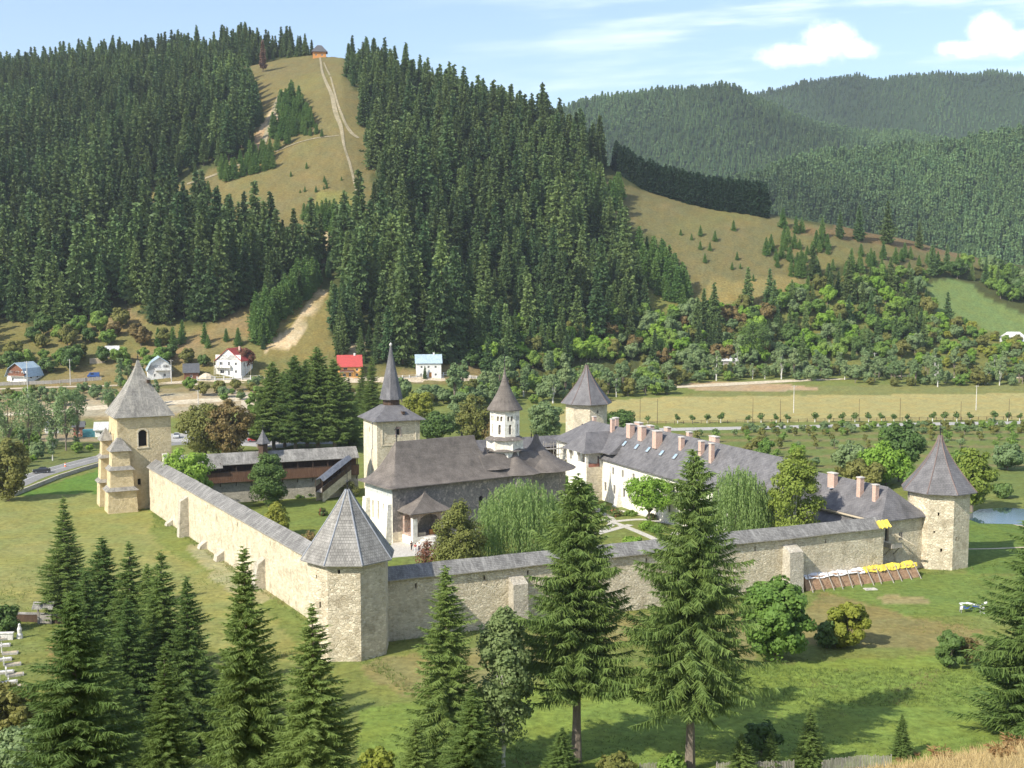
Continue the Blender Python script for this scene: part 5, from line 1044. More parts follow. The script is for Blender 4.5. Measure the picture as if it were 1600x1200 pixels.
def forest():
    x, y = pick_points(60000, -.50, .34, 455, 1060, 4.9); px = 800 + F_PX * x / y
    d0 = np.interp(px, XB, D0); d1 = np.interp(px, XD, D1); n1 = fnoise(x, y, 14.)
    ok = (y > d0 + 8) & (y < d1 + 45)
    for P in (CLEAR, MEADOW, GFIELD, BASE): ok &= ~inpoly(P, x + n1 * 4, y + n1 * 4)
    ok &= ~inpoly(GULLY, x, y)
    hh = hgt(x, y); kz = (CAM_H - hh) / y; py = 600 + (F_PX * kz * cT - F_PX * sT) / (cT + kz * sT)
    # photo row of each foot decides which wood it belongs to
    low = np.interp(px, [-300, 420, 520, 700, 860, 1000, 1070, 1200, 1600], [600, 560, 600, 590, 560, 520, 485, 475, 460])
    decid = (py > low) & (px > 700)
    thin = np.where(px > 1050, .35, 1.0); ok &= rng.uniform(0, 1, len(x)) < thin * np.where(decid, .12, 1)
    ok &= ~((px > 1195) & (py < 430)); ok &= ~((px > 940) & (y > d1 - 60 - np.clip((px - 940) * .8, 0, 200)) )
    x, y, px, py, hh = x[ok], y[ok], px[ok], py[ok], hh[ok]
    H = np.interp(y, [480, 560, 700, 850, 1000], [29, 29, 24, 18.5, 16]); H = H * rng.normal(1, .25, len(x)) + fnoise(x + 77, y, 40.) * 4; H = np.clip(H, 10, 44); H = np.where(px > 1050, H * .62, H)
    
    mixy = (px > 640) & (px < 1080) & (y < 640); H = np.where(mixy, H * rng.choice([.38, .5, .7, .95], len(x)), H); H = np.where(rng.uniform(0, 1, len(x)) < .12, H * .55, H)
    edge = np.zeros(len(x), bool)
    for P in (CLEAR, MEADOW):
        for dx, dy in ((10, 0), (-10, 0), (0, 12), (0, -12)): edge |= inpoly(P, x + dx, y + dy)
    H = np.where(edge & (rng.uniform(0, 1, len(x)) < .55), H * rng.uniform(.3, .7, len(x)), H)
    near_g = inpoly(GULLY, x - 12, y) | inpoly(GULLY, x + 12, y) | inpoly(GULLY, x, y + 18) | inpoly(GULLY, x, y - 18) | inpoly(GULLY, x - 25, y + 10); H = np.where(near_g, H * rng.uniform(.35, .6, len(x)), H)
    size = H / y; order = np.argsort(-size); idx = rng.integers(0, 5, len(x)); objs = {}
    fr = 0; big = []
    seen = (px > 5) & (px < 1595)
    # the trees that show largest become objects of their own, spaced so that each is told apart
    gx = {}
    for i in order:
        if len(big) >= 250: break
        if not seen[i]: continue
        k = (int(px[i] // 9), int(py[i] // 14))
        if k in gx: continue
        gx[k] = 1; big.append(i)
    bigs = set(big); used = []
    for i in big:
        m = FOR[idx[i]]; z = zone(x[i], y[i])
        o = put('spruce_tree', m, x[i], y[i], H[i] / 24, rng.uniform(0, 6.28), 'dark green spruce in the wood on the ' + z, 'tree', 'spruces on the ' + z); used.append(o)
        objs.setdefault(idx[i], o)
    rest = np.array([i for i in range(len(x)) if i not in bigs]); srcs = [objs[k] for k in range(5)]
    scatter('conifer_forest', np.stack([x[rest], y[rest], hh[rest] - .3], 1), H[rest] / 24, idx[rest], srcs)
    for (qx, qy, hh_, lab) in ((316, 440, 26, 'reddish brown dead spruce on the lower left wood, left of a thinner one'), (341, 448, 24, 'thin reddish dead spruce in the wood left of the bare track'), (411, 112, 21, 'dead rusty spruce at the top left of the bare hill track'), (788, 330, 24, 'greyish dead spruce in the wood above the church tower')):
        p = hit(qx, qy, 300); put('dead_spruce', DEAD, p[0], p[1], hh_ / 24, rng.uniform(0, 6), lab, 'tree')
    # young spruces in and beside the clearings
    lst = []
    def group(poly, n, smin, smax, key):
        P = poly_w(poly, 300); x0, y0 = P.min(0); x1, y1 = P.max(0); c = 0; t = 0
        while c < n and t < n * 60:
            t += 1; qx, qy = rng.uniform(x0, x1), rng.uniform(y0, y1)
            if inpoly(P, np.array([qx]), np.array([qy]))[0]: lst.append((qx, qy, rng.uniform(smin, smax), key)); c += 1
    group([(418, 235), (426, 205), (440, 165), (456, 158), (492, 188), (482, 210), (452, 225), (432, 236)], 70, 1.0, 1.8, 'young spruce in the thicket on the bare strip')
    group([(470, 190), (495, 200), (505, 215), (470, 218)], 9, .4, .8, 'young spruce at the right edge of the thicket on the bare strip')
    group([(330, 280), (400, 238), (420, 240), (440, 262), (350, 285)], 34, .8, 1.5, 'young spruce beside the lower track of the bare strip')
    group([(440, 250), (520, 240), (545, 300), (470, 305)], 10, .25, .5, 'small lone spruce on the lower bare strip')
    group([(392, 545), (400, 505), (440, 480), (490, 420), (500, 440), (470, 475), (425, 515), (415, 545)], 85, 1.1, 1.9, 'young light green spruce on the gully bank above the red roofed house')
    group([(470, 340), (555, 340), (560, 372), (500, 370)], 40, .9, 1.4, 'young light green spruce at the foot of the bare strip')
    group([(240, 345), (300, 300), (340, 300), (290, 340)], 20, .6, 1.2, 'young spruce along the faint strip on the left')
    group([(880, 320), (945, 300), (985, 310), (960, 330), (900, 330)], 40, 1.1, 1.9, 'young spruce above the dry meadow beside the plantation')
    group([(1010, 390), (1060, 430), (1085, 482), (1040, 470), (985, 420)], 60, 1.1, 2.2, 'young spruce along the left border of the dry meadow')
    group([(1200, 350), (1300, 372), (1290, 420), (1240, 440), (1190, 400)], 34, .6, 1.3, 'small spruce dotted over the right half of the dry meadow')
    group([(1050, 350), (1180, 360), (1180, 440), (1090, 420)], 12, .35, .75, 'small lone spruce on the open left half of the dry meadow')
    group([(1210, 440), (1300, 400), (1420, 400), (1530, 420), (1440, 430), (1320, 440), (1240, 475)], 46, .6, 1.3, 'spruce at the lower right border of the dry meadow')
    group([(410, 560), (300, 545), (240, 545), (260, 520), (380, 530)], 10, .6, 1.3, 'young spruce on the grassy foot of the hill')
    lst.sort(key=lambda q: -q[2] / q[1]); ext = lst[285:]
    for (qx, qy, s, k) in lst[:285]:
        j = int(rng.integers(0, 2)); yo = put('young_spruce', YNG[j], qx, qy, s * rng.uniform(.9, 1.1), rng.uniform(0, 6), k, 'young tree', k.replace('spruce', 'spruces', 1))
    scatter('young_conifer_growth', [(q[0], q[1], hz(q[0], q[1]) - .1) for q in ext], [q[2] for q in ext], np.zeros(len(ext), int), [yo])
    for (qx, qy, hh_, lab) in ((1312, 372, 15, 'dense dark spruce standing alone on the meadow ridge, leftmost of three'), (1342, 376, 20, 'tall slim spruce on the meadow ridge between two broader ones'), (1386, 380, 24, 'broad tall spruce on the meadow ridge near an orange bush'), (1436, 388, 15, 'dark bushy spruce at the right end of the meadow ridge'),
                               (1270, 440, 19, 'dark broad spruce on the lower right of the dry meadow'), (1325, 470, 22, 'tall dark spruce above the green bushes right of the meadow'), (1168, 480, 20, 'pale spruce at the bottom of the dry meadow'), (1115, 520, 24, 'tall dark spruce below the dry meadow'), (1480, 505, 16, 'spruce beside the small green field'), (795, 572, 20, 'dark spruce rising just behind the church spire'), (664, 592, 5.5, 'small spruce in front of the white house with pale blue roof')):
        p = hit(qx, qy, 300); put('spruce_tree', FOR[int(rng.integers(0, 3))], p[0], p[1], hh_ / 24, rng.uniform(0, 6), lab, 'tree')
    # dark plantation along the crest
    rows = []
    for r_i in range(4):
        for i in range(46):
            f = i / 45; ppx = 962 + 231 * f; qy = float(np.interp(ppx, XD, D1)) - 6 + r_i * 3.2 + rng.normal(0, .5); qx = (ppx - 800) / F_PX * qy + rng.normal(0, .5); rows.append((qx, qy, r_i))
    for (qx, qy, r_i) in rows:
        put('plantation_spruce', HED[int(rng.integers(0, 2))], qx, qy, rng.uniform(.92, 1.12), rng.uniform(0, 6), 'blackish spruce in the dense planted block on the crest of dry meadow', 'tree', 'planted spruces on the meadow crest')
    return [objs[k] for k in range(5)]
FOREST_TREES = forest()
def far_woods():
    pts = []; 
    for (ylo, yhi, n, sp) in ((1080, 1620, 34000, 4.5), (1620, 2300, 50000, 5.6), (2300, 3120, 62000, 7.0)):
        x, y = pick_points(n, -.08, .50, ylo, yhi, sp); pts.append(np.stack([x, y], 1))
    P = np.concatenate(pts); x, y = P[:, 0], P[:, 1]; z = hgt(x, y); px = 800 + F_PX * x / y
    ok = (px > 820); x, y, z = x[ok], y[ok], z[ok]
    n4 = fnoise(x, y, 160.); idx = np.where(n4 + rng.normal(0, .45, len(x)) > .75, 3, rng.integers(0, 3, len(x)))
    srcs = []
    for k, (qx, qy) in enumerate(((1010, 180), (1300, 150), (1500, 250), (1200, 300))):
        p = hit(qx, qy, 1100); srcs.append(put('far_tree', FARM[k], p[0], p[1], 1.1, 0, ['hazy blue green tree on the far wooded ridge seen over the spruces', 'hazy tree near the top of the farthest ridge', 'hazy tree on the lower far slope at right', 'rounded hazy tree in the far valley behind the plantation'][k], 'tree'))
    scatter('far_forest', np.stack([x, y, z - .5], 1), rng.uniform(.4, .95, len(x)) * np.interp(y, [1100, 1700, 3000], [1.0, .85, .75]), idx, srcs)
far_woods()
def shrubs():
    """broadleaf belt at the foot of the slopes and along the river"""
    allb = []
    def area(poly, n, sp, pick, smin, smax, label, group, name='bush', cap=10 ** 6, ymin=300):
        P = poly_w(densify(poly, 3), ymin); x0, y0 = P.min(0); x1, y1 = P.max(0); out = []; t = 0
        while len(out) < n and t < n * 80:
            t += 1; q = np.array([rng.uniform(x0, x1), rng.uniform(y0, y1)])
            if not inpoly(P, q[:1], q[1:])[0] or any((q[0] - o[0]) ** 2 + (q[1] - o[1]) ** 2 < sp * sp for o in out): continue
            out.append((q[0], q[1]))
        for q in out:
            k = pick[int(rng.integers(0, len(pick)))]
            if k == 'con': allb.append((0, 'con', None, q[0], q[1], rng.uniform(.3, .75), label, '', '', k)); continue
            m = SHR[k][int(rng.integers(0, 2))]; s = rng.uniform(smin, smax)
            allb.append((s / q[1], 'alder_tree' if k == 'tall' else name, m, q[0], q[1], s, label, 'tree' if k == 'tall' or s > 1.1 else 'bush', group, k))
    g, b, d, o, br, gr, li = 'leaf_green', 'leaf_bright', 'leaf_dark', 'leaf_olive', 'leaf_brown', 'leaf_grey', 'leaf_lime'
    area([(720, 560), (800, 520), (900, 505), (960, 500), (960, 560), (880, 575), (760, 590)], 110, 4.2, [g, g, b, b, d, o, 'con'], 0.8, 1.7, 'leafy green tree in the belt left of the far tower roof', 'leafy trees left of the far tower')
    area([(950, 500), (1080, 495), (1200, 490), (1200, 570), (1050, 572), (950, 565)], 130, 4.2, [g, b, b, o, br, gr, gr, d, 'con'], 0.7, 1.7, 'leafy tree on the slope under the dry meadow', 'leafy trees under the dry meadow')
    area([(1200, 470), (1330, 445), (1440, 425), (1450, 480), (1480, 520), (1420, 560), (1200, 565)], 150, 4.2, [g, b, d, g, gr, o, 'con', 'con'], 0.7, 1.7, 'leafy tree between the dry meadow and the small green field', 'leafy trees left of the green field')
    area([(1460, 500), (1540, 520), (1640, 560), (1640, 575), (1440, 575), (1430, 545)], 80, 4.4, [g, b, li, o, gr], 0.6, 1.3, 'bush on the slope under the small green field', 'bushes under the green field')
    area([(1440, 420), (1520, 415), (1640, 440), (1640, 490), (1560, 470), (1520, 438), (1450, 436)], 50, 4.6, [d, d, g, gr, 'con'], 1.0, 2.0, 'dark tree above the small green field at right', 'dark trees above the green field')
    area([(560, 622), (640, 618), (740, 612), (800, 598), (900, 590), (1060, 585), (1060, 615), (880, 632), (700, 640)], 120, 4.0, [gr, gr, g, o, 'tall'], 0.7, 1.4, 'grey green riverside bush behind the gate tower and church', 'riverside bushes behind the church')
    area([(1060, 578), (1300, 582), (1640, 588), (1640, 606), (1400, 604), (1210, 592), (1070, 600)], 150, 3.6, [gr, gr, 'tall', 'tall', g, o], 0.65, 1.25, 'grey green riverside tree at the far edge of the hay field', 'riverside trees beyond the hay field')
    area([(-20, 560), (120, 555), (180, 560), (330, 560), (320, 575), (200, 580), (-20, 585)], 22, 5.5, [g, o, d, g], .8, 1.5, 'leafy tree among the houses at the left foot of the hill', 'trees among the left houses')
    area([(40, 520), (140, 520), (200, 500), (260, 540), (180, 545), (60, 545)], 14, 7, [o, br, g, d], .9, 1.6, 'olive or brown bush on the grassy hill foot at left', 'bushes on the left hill foot')
    area([(180, 600), (240, 596), (250, 640), (190, 645)], 14, 4, [gr, g, 'tall'], .6, 1.1, 'grey green riverside bush beside the bell tower roof', 'bushes beside the bell tower roof')
    area([(-20, 618), (150, 612), (160, 632), (-20, 640)], 22, 5, [gr, g, o], .4, .9, 'shrub on the waste ground by the river at left', 'shrubs on the left river bank')
    area([(290, 610), (420, 598), (430, 640), (330, 626)], 20, 5, [gr, g, o], .4, 1.0, 'shrub on the waste ground behind the brown tinged tree', 'shrubs behind the brown tinged tree')
    area([(-20, 680), (60, 672), (70, 700), (130, 690), (150, 702), (60, 728), (-20, 740)], 30, 3.0, [g, gr, b, 'tall'], .3, .75, 'low shrub on the bank above the road at left', 'shrubs on the road bank', ymin=150)
    area([(980, 700), (1180, 700), (1300, 720), (1400, 745), (1300, 750), (1100, 720)], 16, 6, [g, gr, b, o], .35, .8, 'garden bush behind the monks house', 'bushes behind the monks house', ymin=150)
    area([(1160, 668), (1640, 664), (1640, 676), (1160, 680)], 64, 3.2, [gr, g, gr, o], .34, .55, 'grey green shrub in the hedge along the valley road', 'shrubs along the valley road', ymin=150)
    cons = [q for q in allb if q[1] == 'con']; allb = [q for q in allb if q[1] != 'con']
    scatter('mixed_conifers', [(q[3], q[4], hz(q[3], q[4]) - .2) for q in cons], [q[5] for q in cons], rng.integers(0, 3, len(cons)), FOREST_TREES[:3])
    allb.sort(key=lambda q: -q[0]); nb = 0; rest = []; srcs = {}
    for (_, nm, m, qx, qy, s, lab, cat, grp, k) in allb:
        if nm == 'bush':
            nb += 1
            if nb > 285: rest.append((qx, qy, hz(qx, qy) - .15, s, m.name)); continue
        o = put(nm, m, qx, qy, s, rng.uniform(0, 6), lab, cat, grp, sz=s * rng.uniform(.85, 1.25))
        if nm == 'bush': srcs.setdefault(m.name, o)
    keys = list(srcs); rest = [r for r in rest if r[4] in srcs]
    scatter('undergrowth', [r[:3] for r in rest], [r[3] for r in rest], [keys.index(r[4]) for r in rest], [srcs[k] for k in keys])
shrubs()
# ------------------------------------------------------------------ single trees: foreground, courtyard, valley
NEAR = {}
def near_proto(key, seed, leafm='spruce_near', h=24., rad=4.0, **kw):
    V, t = proto_spruce(key, h, rad, kw.pop('z0', 1.0), 'near', seed, leafm, kw.pop('bark', 'bark'), **kw)
    NEAR[key] = (quads_mesh('crown', V, leafm), t, h, rad)
near_proto('dense', 201, shape=.92, droop=.16, sparse=.03, hang=.35, irr=.15, tw=.66, wd=.095)
near_proto('dense2', 202, shape=.85, droop=.22, sparse=.06, hang=.5, irr=.24, tw=.7, wd=.095)
near_proto('layered', 203, shape=.75, droop=.10, sparse=.26, hang=.6, irr=.25, tw=.75, wd=.10)
near_proto('open', 204, shape=.62, droop=.12, sparse=.42, hang=.75, irr=.25, z0=6.6, tw=.85, wd=.10, rad=4.4, h=26.)
near_proto('broad', 205, shape=.72, droop=.24, sparse=.16, hang=.85, irr=.2, z0=6.2, tw=.85, wd=.10, rad=5.2, h=27.)
near_proto('clear', 206, shape=.75, droop=.2, sparse=.08, hang=.6, irr=.2, z0=4.2, tw=1.0, wd=.16, rad=4.6, h=27.)
NEAR_TRUNK = {}
def near_spruce(key, px, bpy_, tpy, hw, label, rot=0., group=None, ymin=20.):
    me, t, h, rad = NEAR[key]; x, y, z = hit(px, bpy_, ymin); H = Zat(y, tpy) - z; zc = y * cT + (CAM_H - z) * sT; Rr = hw * zc / F_PX
    e = empty('spruce_tree', label, 'tree', (x, y, z - .2), rot, group); e.scale = (Rr / rad, Rr / rad, H / h)
    newobj('crown', me, e)
    if key not in NEAR_TRUNK: o = t.build('trunk', e, smooth=True); NEAR_TRUNK[key] = o.data
    else: newobj('trunk', NEAR_TRUNK[key], e)
    return e
for a in (('dense', 105, 966, 776, 44, 'dark spruce standing alone on the dry lawn at the far left', .3), ('dense2', 166, 1068, 838, 66, 'bright spruce at the top of the left foreground cluster', 1.1), ('dense', 208, 1080, 846, 58, 'slim spruce in the left cluster, just right of its tallest bright one', 2.2),
          ('dense2', 140, 1120, 890, 58, 'spruce inside the left cluster between the bright one and the layered one', 3.0), ('dense', 258, 1160, 861, 74, 'tall pointed spruce on the right side of the left cluster', 4.1), ('dense2', 298, 1172, 900, 58, 'rightmost spruce of the left cluster with its trunk showing at the bottom', 5.0),
          ('dense2', 236, 1100, 880, 54, 'pale spruce tucked in the upper middle of the left cluster', 5.5), ('dense2', 175, 1230, 990, 62, 'bushy spruce at the bottom of the left cluster', .4), ('dense', 262, 1240, 1000, 50, 'spruce at the bottom edge between the cluster and the tall slender one', 1.4), ('layered', 122, 1240, 918, 90, 'near spruce with dark layered boughs at the lower left corner', .9), ('dense2', 205, 1180, 935, 68, 'low spruce filling the middle of the left cluster', 2.8), ('dense2', 388, 1245, 848, 76, 'tall slender spruce in front of the sunlit side wall', 3.6), ('dense', 492, 1250, 936, 80, 'dense dark spruce at the foot of the nearest corner tower', 1.7),
          ('dense2', 698, 1212, 884, 72, 'irregular spruce overlapping the front wall right of the nearest tower', 4.6), ('dense', 738, 1240, 1060, 58, 'shorter spruce at the bottom in front of the irregular one', .2), ('dense', 650, 1250, 1115, 40, 'small pale spruce at the bottom edge left of the irregular one', 2.0),
          ('open', 900, 1190, 742, 90, 'open crowned spruce with bare lower trunk in front of the willow', 1.0), ('broad', 1078, 1205, 703, 102, 'broadest foreground spruce with pale bare trunk and hanging cones', 2.4), ('layered', 1622, 1155, 765, 108, 'large spruce cut off by the right edge of the photo', 4.0),
          ('dense', 1265, 1200, 1103, 30, 'small dark spruce by the picket fence at the bottom right', 1.), ('dense', 1205, 1203, 1138, 20, 'small pale blue green spruce next to a dark bush at bottom', 2.), ('dense2', 1158, 1208, 1143, 28, 'bushy little spruce at the bottom right of the broad spruce', 3.), ('dense2', 1408, 1182, 1113, 18, 'small slim conifer alone on the lower right lawn', 4.),
          ('dense', 878, 1210, 1134, 32, 'small spruce at the foot of the open crowned spruce', 5.)):
    near_spruce(*a[:6], rot=a[6])
def tree(name, px, bpy_, tpy, hw, lm, label, cat='tree', n=4200, leaf=.20, z0f=.14, shape='oval', lobes=60, lob_r=.15, bark='bark', seed=1, group=None, ymin=60., limbs=9, trf=.02, aspect=None):
    x, y, z = hit(px, bpy_, ymin); H = Zat(y, tpy) - z; zc = y * cT + (CAM_H - z) * sT; w = 2.3 * hw * zc / F_PX
    V, Cs = crown_quads(H, w, H * z0f, int(n * 1.7), leaf * 1.22, seed, shape, lobes, lob_r); e = empty(name, label, cat, (x, y, z - .1), 0, group)
    newobj('crown', quads_mesh('crown', V, lm), e); t = trunk_mb(H * .8, H * trf + .03, bark, seed, bend=.03, z0=-.3); limbs_mb(t, Cs, H * z0f, H, H * trf + .03, bark, limbs, seed); t.build('trunk', e); return e
def willow(name, px, bpy_, tpy, hw, label, seed, lm='leaf_willow', n=420):
    x, y, z = hit(px, bpy_, 100); H = Zat(y, tpy) - z; w = 2 * hw * y / F_PX; e = empty(name, label, 'tree', (x, y, 0)); newobj('crown', quads_mesh('crown', willow_quads(H, w, n, seed), lm), e)
    t = trunk_mb(H * .75, .42, 'bark', seed, bend=.04, z0=-.2); rr = random.Random(seed)
    for i in range(9):
        an = rr.uniform(0, 6.28); q = rr.uniform(.2, .42) * w; t.tube((0, 0, H * .25), (q * .5 * math.cos(an), q * .5 * math.sin(an), H * .6), .2, .12, 5, 'bark', cap=False); t.tube((q * .5 * math.cos(an), q * .5 * math.sin(an), H * .6), (q * math.cos(an), q * math.sin(an), H * .82), .12, .04, 5, 'bark', cap=False)
    t.build('trunk', e); return e
# outside the walls
tree('maple_tree', 1212, 1032, 898, 56, 'leaf_green', 'big round green tree outside the front wall near its right buttress', n=13000, leaf=.22, z0f=.03, shape='round', lobes=120, lob_r=.12, seed=11)
tree('lime_tree', 1324, 1010, 936, 36, 'leaf_lime', 'yellow green round bushy tree on the lawn right of the big round tree', n=4500, leaf=.22, z0f=.03, shape='egg', seed=12, lobes=26)
tree('bush', 1292, 1012, 968, 18, 'leaf_dark', 'dark low bush at the left foot of the yellow green tree', 'bush', n=1500, leaf=.2, z0f=.03, seed=13)
tree('bush', 1484, 1042, 979, 25, 'leaf_dark', 'dark green oval bush alone on the right lawn', 'bush', n=2600, leaf=.2, z0f=.03, shape='egg', seed=14, lobes=20)
tree('bush', 1513, 1038, 992, 18, 'leaf_brown', 'brown thin bush touching the dark oval bush', 'bush', n=700, leaf=.17, z0f=.05, seed=15)
tree('birch_tree', 787, 1205, 934, 42, 'leaf_pale', 'slender grey green birch with white trunk in front of the left wall buttress', n=9500, leaf=.16, z0f=.12, shape='egg', lobes=80, lob_r=.22, bark='birch_bark', seed=16, limbs=24, trf=.009)
tree('bush', 14, 1165, 1062, 44, 'leaf_olive', 'yellow green bush at the left edge beside the graves', 'bush', n=3800, leaf=.2, z0f=.03, seed=17)
tree('bush', 40, 1235, 1128, 60, 'leaf_grey', 'pale green bush at the bottom left corner', 'bush', n=4200, leaf=.18, z0f=.03, seed=18)
tree('bush', 590, 1220, 1166, 30, 'leaf_lime', 'small lime green bush at the bottom edge right of the dense dark spruce', 'bush', n=1900, leaf=.17, z0f=.03, seed=19)
tree('bush', 10, 985, 942, 22, 'leaf_dark', 'dark bush just inside the low cemetery wall', 'bush', n=1500, leaf=.18, z0f=.03, seed=20)
tree('bush', 1190, 1180, 1124, 28, 'leaf_dark', 'dark bush behind the small pale spruce at bottom right', 'bush', n=1800, leaf=.18, z0f=.03, seed=21)
tree('bush', 962, 1215, 1178, 28, 'leaf_olive', 'low olive bush at the bottom edge right of the open crowned spruce', 'bush', n=1500, leaf=.16, z0f=.03, seed=22)
tree('bush', 1050, 1215, 1176, 22, 'leaf_green', 'low leafy bush at the bottom left of the broad spruce trunk', 'bush', n=1200, leaf=.16, z0f=.03, seed=23)
tree('bush', 1010, 1000, 972, 20, 'leaf_olive', 'half hidden bush behind the open crowned spruce by the front wall', 'bush', n=900, leaf=.18, z0f=.03, seed=24)
# courtyard
willow('willow_tree', 815, 880, 744, 76, 'large weeping willow in front of the painted church wall', 31, n=980)
willow('willow_tree', 1152, 874, 724, 58, 'weeping willow in front of the monks house roof, left of a birch', 32, n=760)
tree('thuja_tree', 716, 905, 774, 49, 'thuja', 'olive brown cone shaped conifer beside the church porch', n=12000, leaf=.14, z0f=.02, shape='cone', lobes=110, lob_r=.13, seed=33)
tree('plum_tree', 676, 895, 848, 30, 'leaf_red', 'small purple leaved tree left of the olive cone conifer', n=1500, leaf=.14, z0f=.3, seed=34, lobes=24, lob_r=.17, limbs=14)
tree('yew_tree', 421, 792, 703, 29, 'leaf_dark', 'tall dense dark green conical tree before the timber gallery', n=10000, leaf=.18, z0f=.02, shape='egg', lobes=80, lob_r=.17, seed=35)
tree('thuja_tree', 521, 774, 734, 15, 'leaf_green', 'small ball shaped evergreen at the foot of the covered stair', n=2200, leaf=.16, z0f=.02, shape='oval', lobes=20, lob_r=.26, seed=36)
tree('lime_tree', 297, 801, 690, 38, 'leaf_bright', 'bright green round tree just inside the side wall near bell tower', n=5200, leaf=.21, z0f=.12, shape='round', seed=37)
tree('shrub', 431, 838, 780, 23, 'leaf_lime', 'yellow green conical shrub just inside the side wall', 'shrub', n=3400, leaf=.17, z0f=.02, shape='egg', seed=38)
tree('bush', 484, 884, 826, 15, 'leaf_brown', 'rust coloured bush behind the side wall beside the nearest tower roof', 'bush', n=700, leaf=.16, seed=39, z0f=.05)
tree('maple_tree', 1014, 823, 741, 37, 'leaf_bright', 'airy bright green tree in front of the white house facade', n=3800, leaf=.19, z0f=.34, lobes=40, lob_r=.15, seed=40, limbs=18)
tree('birch_tree', 1241, 884, 690, 41, 'leaf_birch', 'tall yellow green birch with white trunk at the end of the long roof', n=8500, leaf=.19, z0f=.1, shape='egg', lobes=62, lob_r=.17, bark='birch_bark', seed=41, limbs=22, trf=.012)
tree('bush', 988, 862, 836, 17, 'leaf_bright', 'bright lime bush in the courtyard behind the front wall', 'bush', n=1600, leaf=.15, z0f=.03, seed=42)
tree('bush', 956, 866, 846, 10, 'leaf_dark', 'small dark evergreen left of the bright lime courtyard bush', 'bush', n=900, leaf=.13, z0f=.03, seed=43)
tree('shrub', 908, 802, 752, 24, 'leaf_green', 'leafy shrub below the white loggia of the monks house', 'shrub', n=3000, leaf=.19, z0f=.03, seed=44)
tree('bush', 884, 770, 742, 15, 'leaf_green', 'leafy bush between the church apse and the loggia', 'bush', n=1200, leaf=.18, z0f=.03, seed=45)
for i, (px, py, tp, hw, lm, lb) in enumerate(((1010, 828, 812, 12, 'leaf_bright', 'rounded low bush at the crossing of garden paths'), (1030, 832, 818, 14, 'leaf_green', 'wide low shrub right of the rounded bush at the garden paths'), (960, 806, 794, 10, 'flower_red', 'red rose bush near the upper garden path'), (1018, 812, 803, 8, 'flower_red', 'small red rose bush by the airy bright tree'), (946, 800, 790, 8, 'leaf_green', 'small green bush left of the red rose bush'), (985, 806, 797, 9, 'leaf_green', 'small green bush right of the red rose bush'),
                                               (1085, 830, 812, 12, 'leaf_dark', 'dark shrub by the broad spruce top in the courtyard'), (486, 776, 766, 8, 'leaf_dark', 'dark ball shrub at the foot of the gallery wall'), (468, 778, 770, 6, 'leaf_green', 'smaller green ball shrub at the gallery wall'), (505, 806, 791, 7, 'flower_red', 'pink flowering bush on the lawn before the covered stair'), (1120, 824, 806, 16, 'leaf_green', 'leafy shrub under the left edge of the second willow'), (548, 776, 752, 12, 'leaf_olive', 'olive shrub between covered stair and church'))):
    tree('shrub', px, py, tp, hw, lm, lb, 'shrub', n=700, leaf=.13, z0f=.04, lobes=12, lob_r=.25, seed=50 + i, limbs=4)
# beyond the monastery
tree('oak_tree', 13, 782, 679, 33, 'leaf_olive', 'dark olive round tree by the road at the left edge', n=6000, leaf=.26, z0f=.04, seed=70)
tree('lime_tree', 322, 716, 624, 43, 'leaf_olive', 'olive green big tree right behind the bell tower, left of a browner one', n=7500, leaf=.27, z0f=.05, shape='round', lobes=90, lob_r=.13, seed=71)
tree('lime_tree', 360, 718, 618, 38, 'leaf_brown', 'brown tinged big tree behind the gallery wall', n=7500, leaf=.27, z0f=.05, shape='round', lobes=90, lob_r=.13, seed=72)
tree('oak_tree', 685, 690, 641, 28, 'leaf_dark', 'dark green round tree right behind the gate tower', n=4200, leaf=.27, z0f=.06, seed=73)
for i, (px, py, tp, hw, lm, lb) in enumerate(((743, 700, 608, 27, 'leaf_olive', 'olive tree left of the church spire'), (776, 702, 648, 20, 'leaf_brown', 'brownish tree directly behind the church drum'), (722, 684, 604, 22, 'leaf_grey', 'grey green tree between gate tower and church spire'), (852, 690, 622, 26, 'leaf_grey', 'pale willowy tree between the church spire and the far tower'), (966, 692, 636, 30, 'leaf_dark', 'dark green tree at the right side of the far tower'), (552, 664, 600, 17, 'leaf_brown', 'brown tree between the spruce group and the gate tower'),
                                               (655, 660, 606, 22, 'leaf_lime', 'lime green tree at the right of the gate tower spire'), (404, 700, 592, 18, 'leaf_green', 'leafy tree on the left side of the tall spruce group'), (1405, 752, 652, 36, 'leaf_dark', 'large dark green round tree behind the annex chimneys'), (1384, 758, 690, 38, 'leaf_bright', 'bright green tree in front of the large dark tree behind annex'), (1350, 764, 716, 30, 'leaf_olive', 'olive tree behind the annex roof, left of the bright one'), (1330, 740, 688, 26, 'leaf_grey', 'grey green tree at the left of the group behind the annex'),
                                               (1518, 800, 688, 32, 'leaf_birch', 'pale birch rising behind the right tower'), (1566, 778, 754, 14, 'leaf_dark', 'dark round bush on the meadow right of the right tower'), (1500, 744, 706, 26, 'leaf_green', 'green tree on the meadow behind the right tower roof'), (1432, 772, 730, 22, 'leaf_green', 'green tree tucked against the left of the right tower roof'), (1176, 560, 498, 30, 'leaf_dark', 'large blackish round tree beside the grey roofed shack'), (380, 577, 540, 17, 'leaf_red', 'dark red tree behind the white house with red roof'),
                                               (1574, 735, 690, 22, 'leaf_grey', 'grey green tree at the right edge of the orchard'))):
    if lm: tree('broadleaf_tree', px, py, tp, hw, lm, lb, n=3600, leaf=.30, z0f=.07, seed=80 + i, ymin=200, lobes=64, lob_r=.15)
